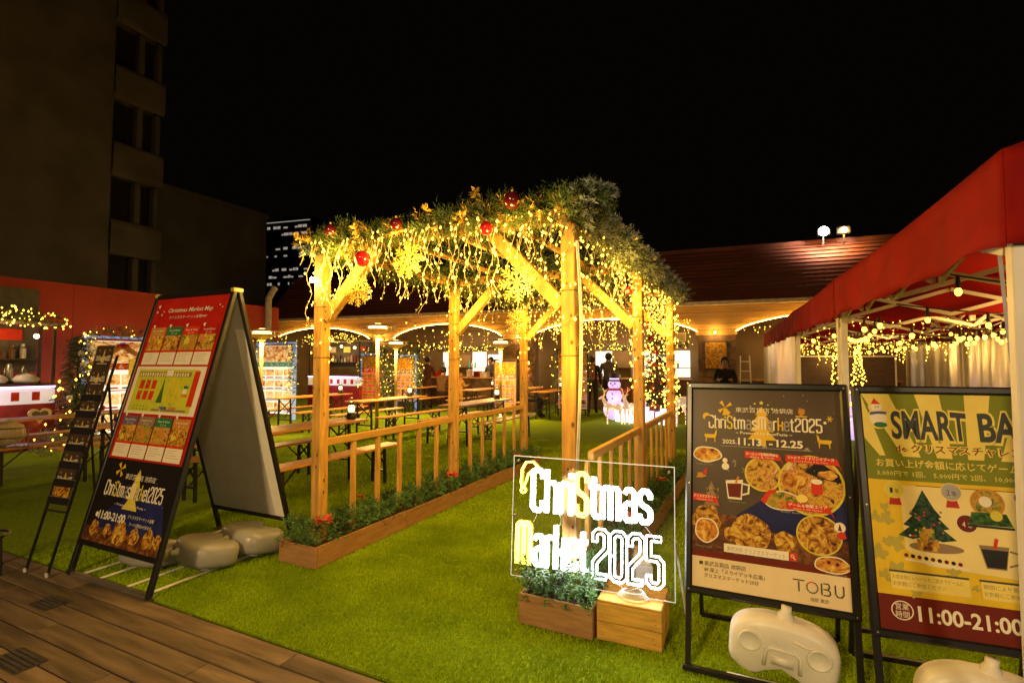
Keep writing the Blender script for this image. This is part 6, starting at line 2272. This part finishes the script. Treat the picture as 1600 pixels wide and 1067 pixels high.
TLB = mat('orange_fairy_bulb', (1, 0.7, 0.4), emit=(1.0, 0.42, 0.10), es=5, sample=False)
fir('tall Christmas tree thick with warm lights and red flowers behind the right posts', (-2.5, 13.9, 0), 3.2, 0.62, 1500, 420, 70, br=0.02)
lamp('tree_glow', (-2.5, 13.2, 1.6), 8, (1, 0.42, 0.12), 0.3)
f2 = fir('dark decorated fir with white ornaments beside the left stall', (-11.25, 4.95, 0), 2.0, 0.42, 1100, 45, 0, leaf=LEAFD, br=0.022, nw=0.014)
for k in range(9):
    a = random.uniform(-1.0, 1.2)
    f = random.random()
    MB().ball((0.42 * (1 - f) * math.cos(a) + 0.06, 0.42 * (1 - f) * math.sin(a), 0.5 + 1.3 * f), 0.05, 8, 6).build('ornament', random.choice((CUP, REDB, CUP, GOLDF)), f2)
f3 = thing('frosted_fir', 'white frosted fir column between the dark fir and the menu booth', 'christmas tree', (-11.35, 5.05, 0))
garland_ring(f3, [(0.1, -0.05, 0.25), (0.1, -0.1, 1.3)], 0.16, 160, LEAFB, FROST, w=0.018, bulbs=4)

# bushes with lights at the foot of stalls
for (x, y, lab) in ((-10.6, 4.3, 'small frosted bush with two lights on the turf by the left stall'), (-11.6, 12.6, 'small lit bush on the turf before the reddish menu booth')):
    t = thing('small_bush', lab, 'bush', (x, y, 0))
    mb, b_ = MB(), MB()
    for i in range(160):
        v = rvec()
        sprig(mb, Vector((v.x * 0.16, v.y * 0.16, 0.2 + v.z * 0.14)), v, 0.1, n=6, w=0.015, nl=0.05)
    for i in range(7):
        v = rvec()
        b_.octa((v.x * 0.24, v.y * 0.24, 0.22 + v.z * 0.15), 0.016)
    mb.build('foliage', FROST if x > -11 else LEAFD, t, kind='stuff')
    b_.build('bulbs', BULB, t, kind='stuff')

# ------------------------------------------------------------------ lit figures
SNOWM = mat('glowing_lilac_shell', (0.6, 0.5, 0.75), 0.4, emit=(0.72, 0.50, 0.95), es=0.48)


def snowman(label, loc, s, rz=0.0):
    t = thing('snowman', label, 'snowman', loc, rz, 'glowing snowmen')
    MB().ball((0, 0, 0.28 * s), 0.29 * s, 18, 12, (1, 1, 0.95)).build('lower_ball', SNOWM, t, smooth=True)
    MB().ball((0, 0, 0.64 * s), 0.21 * s, 18, 12, (1, 1, 0.9)).build('middle_ball', SNOWM, t, smooth=True)
    MB().ball((0, 0, 0.93 * s), 0.165 * s, 18, 12, (1, 1, 0.85)).build('head', SNOWM, t, smooth=True)
    h = MB().lathe([(0.17 * s, 1.02 * s), (0.18 * s, 1.04 * s), (0.12 * s, 1.05 * s), (0.12 * s, 1.22 * s), (0.11 * s, 1.24 * s)], 16).build('hat', mat('purple_hat', (0.06, 0.03, 0.10), 0.4), t, smooth=True)
    MB().lathe([(0.122 * s, 1.06 * s), (0.124 * s, 1.10 * s)], 16).build('hat_band', mat('silver_dots', (0.6, 0.55, 0.8), emit=(0.6, 0.5, 1), es=0.8, sample=False), h)
    MB().tube([(0.17 * s * math.cos(a / 16 * 2 * PI), 0.17 * s * math.sin(a / 16 * 2 * PI), 0.81 * s) for a in range(16)], 0.03 * s, 6, closed=True).build('scarf', PLASTR, t, smooth=True)
    for x in (-0.055, 0.055):
        MB().ball((x * s, -0.155 * s, 0.96 * s), 0.02 * s, 8, 6).build('eye', PBLK, t)
    MB().tube([(0, -0.15 * s, 0.92 * s), (0.03 * s, -0.26 * s, 0.90 * s)], [0.022 * s, 0.004 * s], 8).build('nose', PORA, t)
    for z in (0.58, 0.70):
        MB().ball((0, -0.205 * s, z * s), 0.02 * s, 8, 6).build('button', PBLK, t)
    for sx, m in ((-1, mat('green_mitten', (0.02, 0.25, 0.08), 0.5)), (1, PLASTR)):
        MB().tube([(sx * 0.19 * s, 0, 0.70 * s), (sx * 0.30 * s, -0.03, 0.78 * s), (sx * 0.38 * s, -0.04, 0.84 * s)], [0.035 * s, 0.045 * s, 0.06 * s], 8).build('arm', m, t, smooth=True)
    lamp('snowman_glow', (0, -0.5, 0.5 * s), 2.2, (0.7, 0.5, 1.0), 0.2, parent=t)
    return t


snowman('glowing lilac snowman with dark hat behind the lit deer', (-3.55, 13.5, 0), 1.02)
snowman('glowing lilac snowman seen between the two posters', (1.62, 12.0, 0.0), 0.9)


def lit_deer(label, loc, rz, s):
    t = thing('lit_deer', label, 'deer figure', loc, rz, 'white lit deer figures')
    m = mat('white_wire_deer', (0.7, 0.55, 0.4), 0.5, emit=(1.0, 0.62, 0.38), es=0.25, sample=False)
    b = MB()
    b.tube([(-0.26 * s, 0, 0.50 * s), (-0.15 * s, 0, 0.52 * s), (0.05 * s, 0, 0.51 * s), (0.20 * s, 0, 0.56 * s), (0.28 * s, 0, 0.70 * s), (0.31 * s, 0, 0.80 * s)], [0.06 * s, 0.10 * s, 0.095 * s, 0.10 * s, 0.055 * s, 0.045 * s], 10)
    b.build('body', m, t, smooth=True)
    MB().tube([(0.29 * s, 0, 0.82 * s), (0.36 * s, 0, 0.80 * s), (0.45 * s, 0, 0.76 * s)], [0.05 * s, 0.045 * s, 0.022 * s], 8).build('head', m, t, smooth=True)
    for sy in (-1, 1):
        MB().tube([(0.29 * s, sy * 0.03 * s, 0.85 * s), (0.25 * s, sy * 0.10 * s, 0.90 * s)], [0.022 * s, 0.006 * s], 6).build('ear', mat('orange_ear', (0.6, 0.25, 0.05), emit=(1, 0.4, 0.05), es=0.6, sample=False), t)
        a = MB()
        a.tube([(0.29 * s, sy * 0.03 * s, 0.86 * s), (0.27 * s, sy * 0.09 * s, 0.98 * s), (0.32 * s, sy * 0.12 * s, 1.08 * s)], 0.010 * s, 5)
        a.tube([(0.27 * s, sy * 0.09 * s, 0.98 * s), (0.20 * s, sy * 0.13 * s, 1.04 * s)], 0.008 * s, 5)
        a.build('antler', mat('orange_ear', (0.6, 0.25, 0.05)), t)
        MB().tube([(0.19 * s, sy * 0.06 * s, 0.50 * s), (0.19 * s, sy * 0.06 * s, 0.26 * s), (0.18 * s, sy * 0.06 * s, 0.0)], [0.04 * s, 0.022 * s, 0.016 * s], 7).build('front_leg', m, t, smooth=True)
        MB().tube([(-0.22 * s, sy * 0.06 * s, 0.48 * s), (-0.18 * s, sy * 0.06 * s, 0.34 * s), (-0.27 * s, sy * 0.06 * s, 0.22 * s), (-0.25 * s, sy * 0.06 * s, 0.0)], [0.06 * s, 0.035 * s, 0.02 * s, 0.016 * s], 7).build('hind_leg', m, t, smooth=True)
    MB().tube([(-0.28 * s, 0, 0.53 * s), (-0.33 * s, 0, 0.58 * s)], [0.03 * s, 0.008 * s], 6).build('tail', m, t)
    b_ = MB()
    for k in range(80):
        x = random.uniform(-0.28, 0.28)
        b_.octa((x * s, random.uniform(-0.11, 0.11) * s, random.uniform(0.42, 0.60) * s), 0.010)
        b_.octa((random.choice((-0.24, 0.19)) * s, random.choice((-0.08, 0.08)) * s, random.uniform(0.02, 0.5) * s), 0.010)
    b_.build('bulbs', BULBW, t, kind='stuff')
    return t


lit_deer('lit white deer figure nearest the front right post, head to the left', (-3.35, 12.65, 0), R(200), 0.82)
lit_deer('lit white deer figure in the middle, beside the rear right post', (-2.95, 12.75, 0), R(250), 0.85)
lit_deer('lit white deer figure partly behind the dark poster frame', (-1.80, 12.95, 0), R(235), 1.15)
PGL = mat('glowing_white_wrap', (0.8, 0.8, 0.85), 0.4, emit=(0.78, 0.86, 1.0), es=0.95)
PGP = mat('glowing_pink_wrap', (0.8, 0.3, 0.5), 0.4, emit=(1.0, 0.25, 0.45), es=0.4)
for i, (x, y, w, h, m, lab) in enumerate(((-3.25, 13.35, 0.34, 0.34, PGL, 'glowing white present box behind the lit deer, left one'), (-2.82, 13.2, 0.42, 0.40, PGL, 'glowing white present box between the right posts'),
                                         (-2.42, 13.25, 0.36, 0.30, PGL, 'glowing white present box low behind the rail, right one'), (-2.80, 13.22, 0.26, 0.18, PGP, 'glowing pink present stacked on the white box'),
                                         (-2.12, 13.15, 0.34, 0.38, PGL, 'glowing white present box right of the rear right post'), (-2.05, 13.5, 0.22, 0.5, PGP, 'tall glowing pink present by the tree'))):
    z = 0.402 if i == 3 else 0.0
    t = thing('present_box', lab, 'present', (x, y, z), random.uniform(-0.3, 0.3), 'glowing presents under the tree')
    MB().cbox(-w / 2, -w / 2, 0, w / 2, w / 2, h, 0.01).build('box', m, t)
    MB().box(-0.02, -w / 2 - 0.004, 0.0, 0.02, w / 2 + 0.004, h + 0.004).build('ribbon', PLASTR if m is PGL else CUP, t)
    for sx in (-1, 1):
        MB().tube([(0, 0, h), (sx * 0.06, 0, h + 0.05), (sx * 0.09, 0, h + 0.015), (0, 0, h + 0.005)], 0.014, 5).build('bow_loop', PLASTR if m is PGL else CUP, t)
lamp('presents_glow', (-2.7, 12.8, 0.35), 3.5, (0.85, 0.8, 1.0), 0.3)

# ------------------------------------------------------------------ basket on the left bench
bx = thing('wire_basket', 'wire basket holding a pale bag on the left front bench', 'basket', (-8.55, 3.02, 0.462), R(70))
mb = MB()
for z in (0.0, 0.12, 0.24):
    mb.tube([(-0.22, -0.15, z), (0.22, -0.15, z), (0.22, 0.15, z), (-0.22, 0.15, z)], 0.005, 4, closed=True)
for k in range(12):
    x = -0.22 + k * 0.04
    for y in (-0.15, 0.15):
        mb.tube([(x, y, 0), (x, y, 0.24)], 0.003, 3)
for k in range(8):
    y = -0.15 + k * 0.043
    for x in (-0.22, 0.22):
        mb.tube([(x, y, 0), (x, y, 0.24)], 0.003, 3)
mb.build('wire_frame', STEEL, bx)
MB().cbox(-0.215, -0.145, 0.002, 0.215, 0.145, 0.012, 0.002).build('floor', STEEL, bx)
mb = MB()
for i in range(1):
    mb.ball((0, 0, 0.17), 0.2, 18, 12, (1.0, 0.66, 0.75))
for i, v in enumerate(mb.v):
    n_ = mnoise.noise(Vector(v) * 9) * 0.05
    mb.v[i] = (v[0] * (1 + n_), v[1] * (1 + n_), max(0.014, v[2] + n_))
o = mb.build('bag', mat('pale_bag', (0.55, 0.42, 0.28), 0.5, 0.1, 10, 0.4, 20), None, (-8.55, 3.02, 0.462), (0, 0, R(70)), smooth=True)
tag(o, 'pale crumpled bag stuffed in the wire basket', 'bag')


# ------------------------------------------------------------------ people
def person(label, loc, rz, joints, cols, hair=None, hairm=None, scale=1.0, group=None):
    """joints: dict name->(pos, radius); edges fixed; one skinned body"""
    t = thing('person', label, 'person', loc, rz, group)
    E_ = [('hip', 'belly'), ('belly', 'chest'), ('chest', 'neck'), ('neck', 'jaw'), ('jaw', 'head'), ('head', 'crown'), ('jaw', 'nose')]
    for s in 'LR':
        E_ += [('chest', 'sh' + s), ('sh' + s, 'el' + s), ('el' + s, 'wr' + s), ('wr' + s, 'pa' + s), ('hip', 'th' + s), ('th' + s, 'kn' + s), ('kn' + s, 'an' + s), ('an' + s, 'to' + s)]
    J = dict(joints)
    J['nose'] = ((J['jaw'][0][0], J['jaw'][0][1] - 0.095, J['jaw'][0][2] + 0.035), 0.014)
    for s in 'LR':
        w, p = Vector(J['wr' + s][0]), Vector(J['pa' + s][0])
        d = (p - w).normalized()
        a = d.orthogonal().normalized()
        for k in range(4):
            nm = 'f%d%s' % (k, s)
            J[nm + 'a'] = (tuple(p + d * 0.035 + a * (k - 1.5) * 0.018), 0.009)
            J[nm] = (tuple(p + d * (0.06 + 0.012 * (1 if k in (1, 2) else 0)) + a * (k - 1.5) * 0.02 - Vector((0, 0, 0.008))), 0.008)
            E_ += [('pa' + s, nm + 'a'), (nm + 'a', nm)]
        J['t' + s] = (tuple(w + d * 0.045 + a * 0.045), 0.010)
        E_.append(('wr' + s, 't' + s))
    names = list(J)
    idx = {n: i for i, n in enumerate(names)}
    me = bpy.data.meshes.new('body')
    me.from_pydata([tuple(c * scale for c in J[n][0]) for n in names], [(idx[a], idx[b]) for a, b in E_], [])
    o = bpy.data.objects.new('body_tmp', me)
    COL.objects.link(o)
    sk = o.modifiers.new('s', 'SKIN')
    sk.use_smooth_shade = True
    for i, n in enumerate(names):
        r = J[n][1]
        r = r if isinstance(r, tuple) else (r, r)
        me.skin_vertices[0].data[i].radius = (r[0] * scale, r[1] * scale)
        me.skin_vertices[0].data[i].use_root = (n == 'hip')
    ss = o.modifiers.new('u', 'SUBSURF')
    ss.levels = 1
    ss.render_levels = 1
    dg = bpy.context.evaluated_depsgraph_get()
    ev = o.evaluated_get(dg)
    m2 = bpy.data.meshes.new_from_object(ev)
    bpy.data.objects.remove(o)
    for mm in cols['m']:
        m2.materials.append(mm)
    zs = cols['z']
    segs = [(Vector(J[a][0]) * scale, Vector(J[b][0]) * scale, a, b) for a, b in E_]
    for p in m2.polygons:
        c = p.center
        best, bd = None, 9
        for A_, B_, a, b in segs:
            ab = B_ - A_
            u = max(0, min(1, (c - A_).dot(ab) / max(1e-9, ab.dot(ab))))
            dd = (c - (A_ + ab * u)).length
            if dd < bd:
                bd, best = dd, (a, b)
        k = 1
        a, b = best
        if b in ('head', 'crown', 'jaw', 'nose') or a[0:2] == 'wr' or a[0:2] == 'pa' or a[0] == 'f':
            k = 0
        elif b[0:2] in ('kn', 'an') or b[0:2] == 'th':
            k = 2
        elif b[0:2] == 'to':
            k = 3
        p.material_index = k
        p.use_smooth = True
    body = put('body', m2, t)
    if hair:
        h = Vector(J['head'][0]) * scale
        mb = MB()
        mb.ball((h.x, h.y + 0.018, h.z + 0.025), 0.108 * scale, 14, 10, (0.95, 1.0, 1.08))
        for i, v in enumerate(mb.v):
            if v[1] < h.y - 0.05 and v[2] < h.z + 0.06:
                mb.v[i] = (v[0], h.y - 0.02, v[2])
        if hair == 'long':
            mb.tube([(h.x, h.y + 0.05, h.z), (h.x, h.y + 0.07, h.z - 0.14), (h.x, h.y + 0.08, h.z - 0.26)], [0.095, 0.09, 0.05], 10)
        mb.build('hair', hairm, t, smooth=True)
    return t


SKIN = mat('skin', (0.48, 0.26, 0.17), 0.5)


def standing(arms='down', lean=0.0):
    J = {'hip': ((0, 0, 0.95), (0.14, 0.11)), 'belly': ((0, -0.01, 1.12), (0.14, 0.11)), 'chest': ((0, -0.01 - lean * 0.3, 1.32), (0.17, 0.12)), 'neck': ((0, -lean * 0.5, 1.47), 0.055),
         'jaw': ((0, -0.02 - lean * 0.6, 1.55), 0.062), 'head': ((0, -0.015 - lean * 0.7, 1.62), (0.082, 0.09)), 'crown': ((0, -lean * 0.7, 1.69), 0.06)}
    for s, x in (('L', 1), ('R', -1)):
        J['sh' + s] = ((x * 0.19, -lean * 0.4, 1.40), 0.062)
        if arms == 'down':
            J['el' + s] = ((x * 0.25, 0.02, 1.13), 0.05)
            J['wr' + s] = ((x * 0.25, -0.05, 0.90), 0.032)
            J['pa' + s] = ((x * 0.25, -0.06, 0.84), (0.034, 0.02))
        else:
            J['el' + s] = ((x * 0.25, -0.10, 1.14), 0.05)
            J['wr' + s] = ((x * 0.14, -0.32, 1.20), 0.032)
            J['pa' + s] = ((x * 0.11, -0.37, 1.21), (0.034, 0.02))
        J['th' + s] = ((x * 0.095, 0, 0.86), 0.095)
        J['kn' + s] = ((x * 0.105, -0.01, 0.48), 0.062)
        J['an' + s] = ((x * 0.11, 0.02, 0.09), 0.045)
        J['to' + s] = ((x * 0.12, -0.13, 0.04), (0.04, 0.035))
    return J


def sitting():
    J = {'hip': ((0, 0, 0.55), (0.15, 0.12)), 'belly': ((0, -0.02, 0.74), (0.14, 0.12)), 'chest': ((0, -0.06, 0.95), (0.17, 0.12)), 'neck': ((0, -0.09, 1.10), 0.055),
         'jaw': ((0, -0.13, 1.18), 0.062), 'head': ((0, -0.13, 1.26), (0.082, 0.09)), 'crown': ((0, -0.12, 1.33), 0.06)}
    for s, x in (('L', 1), ('R', -1)):
        J['sh' + s] = ((x * 0.19, -0.07, 1.03), 0.062)
        J['el' + s] = ((x * 0.24, -0.18, 0.82), 0.048)
        J['wr' + s] = ((x * 0.15, -0.40, 0.84), 0.032)
        J['pa' + s] = ((x * 0.12, -0.46, 0.85), (0.034, 0.02))
        J['th' + s] = ((x * 0.11, -0.06, 0.53), 0.09)
        J['kn' + s] = ((x * 0.13, -0.46, 0.52), 0.065)
        J['an' + s] = ((x * 0.13, -0.44, 0.10), 0.045)
        J['to' + s] = ((x * 0.13, -0.58, 0.04), (0.04, 0.035))
    return J


def clothes(top, legs, shoes=PBLK):
    return {'m': (SKIN, top, legs, shoes), 'z': None}


CBLK = mat('black_cloth', (0.018, 0.014, 0.014), 0.85)
CMAR = mat('maroon_cloth', (0.09, 0.025, 0.02), 0.85)
CBRN = mat('brown_cloth', (0.13, 0.06, 0.025), 0.85)
CORA = mat('orange_cloth', (0.55, 0.28, 0.05), 0.8)
CBEI = mat('beige_cloth', (0.45, 0.32, 0.18), 0.8)
CGRY = mat('grey_cloth', (0.10, 0.09, 0.09), 0.85)
HBLK = mat('black_hair', (0.012, 0.009, 0.008), 0.4)
HORA = mat('orange_brown_hair', (0.45, 0.17, 0.04), 0.45)
person('person in a maroon top standing with their back at the bright bar', (-10.15, 14.25, 0), R(188), standing('front', 0.1), clothes(CMAR, CBRN), 'short', HBLK)
person('person in a brown coat sitting low in front of the bar', (-9.35, 13.95, 0.02), R(180), sitting(), clothes(CBRN, CBLK), 'short', HBLK)
person('child in a bright orange coat beside the middle left post', (-8.72, 14.1, 0), R(150), standing('front', 0.05), clothes(CORA, CORA), 'short', HORA, scale=0.68)
person('person with orange hair in a beige top eating at the back table', (-5.98, 13.05, 0), R(98), sitting(), clothes(CBEI, CBLK), 'long', HORA)
pA_ = person('person in dark clothes with a rust backpack standing by the snowman, left of the couple', (-4.62, 15.0, 0), R(182), standing('down'), clothes(CBLK, CBLK), 'short', HBLK)
person('taller person in a dark coat standing by the snowman, right of the couple', (-4.18, 15.25, 0), R(190), standing('down'), clothes(CGRY, CBLK), 'short', HBLK, scale=1.05)
t = thing('backpack', 'rust orange backpack worn by the standing person in dark clothes', 'backpack', (-4.62, 14.86, 1.02))
MB().cbox(-0.15, -0.16, 0, 0.15, -0.01, 0.44, 0.05).build('bag', mat('rust_fabric', (0.30, 0.09, 0.03), 0.7), t)
MB().cbox(-0.11, -0.20, 0.04, 0.11, -0.161, 0.22, 0.02).build('front_pocket', mat('rust_fabric', (0.3, 0.09, 0.03)), t)
for x in (-0.09, 0.09):
    MB().tube([(x, 0.0, 0.40), (x, 0.10, 0.46), (x, 0.17, 0.36)], 0.014, 5).build('strap', CBLK, t)
person('person with long dark hair looking down behind the dark poster', (-0.78, 12.9, 0), R(5), standing('front', 0.12), clothes(CBLK, CBLK), 'long', HBLK, scale=0.95)
person('staff member in a grey top behind the bar counter', (-8.75, 16.3, 0), R(-10), standing('front', 0.1), clothes(CGRY, CBLK), 'short', HBLK)
person('staff member in pale clothes behind the third arch counter', hp(-4.1, 2.3, 0), R(0), standing('front', 0.1), clothes(CBEI, CBLK), 'short', HBLK)

# ------------------------------------------------------------------ light from the rest of the terrace behind the camera
l = lamp('terrace_floodlight', (-1.6, -5.5, 4.0), 900, (1.0, 0.66, 0.28), 0.35, 'SPOT', None, 110, 1.0)
aim(l, (-1.8, 3.0, 0.9))
l = lamp('terrace_floodlight', (3.6, -3.0, 2.6), 230, (1.0, 0.72, 0.40), 0.3, 'SPOT', None, 90, 1.0)
aim(l, (0.5, 3.0, 1.0))
l = lamp('street_light', (-12.0, -3.0, 6.0), 115, (1.0, 0.58, 0.25), 0.3, 'SPOT', None, 120, 1.0)
aim(l, (-16, 9, 3))

# ------------------------------------------------------------------ small fixings on the pergola
random.seed(131)
for x in (XL, XR):
    for y in YS:
        for z in (1.55, 1.95):
            w = 0.049
            mb = MB()
            mb.tube([(x - w, y - w, z), (x + w, y - w, z), (x + w, y + w, z), (x - w, y + w, z)], 0.0025, 4, closed=True)
            mb.build('cable_tie', WIRED, per)
        for sx in (-1, 1):
            if (x == XL) == (sx == 1):
                mb = MB()
                for q in (1.84, 1.885):
                    mb.tube([(x + sx * 0.075, y - 0.0335, q + 0.03), (x + sx * 0.075, y - 0.038, q + 0.03)], 0.006, 6)
                mb.build('screw_heads', STEEL, per, kind='stuff')
# dry leaves and bits blown onto the turf and deck
DRYL = mat('dry_leaf', (0.36, 0.20, 0.06), 0.7, 0.3, 30)
for i in range(4):
    x = random.uniform(-3.4, -0.4)
    y = random.uniform(1.5, 4.2) if i % 3 else random.uniform(1.9, 2.1)
    if -3.4 < x < -2.9 and y > 2.7:
        continue
    s = random.uniform(0.006, 0.014)
    a = random.uniform(0, 6.28)
    c, sn = math.cos(a), math.sin(a)
    z = 0.012 if y > 2.0 else 0.0005
    mb = MB().add([(-s * 1.6 * c, -s * 1.6 * sn, 0), (s * sn * 0.7, -s * c * 0.7, 0.003), (s * 1.6 * c, s * 1.6 * sn, 0.001), (-s * sn * 0.7, s * c * 0.7, 0.004)], [(0, 1, 2, 3)])
    o = mb.build('dry_leaf', DRYL, None, (x, y, z))
    tag(o, 'tiny dry leaf lying on the turf or deck edge in front', 'leaf', 'dry leaves on the ground')
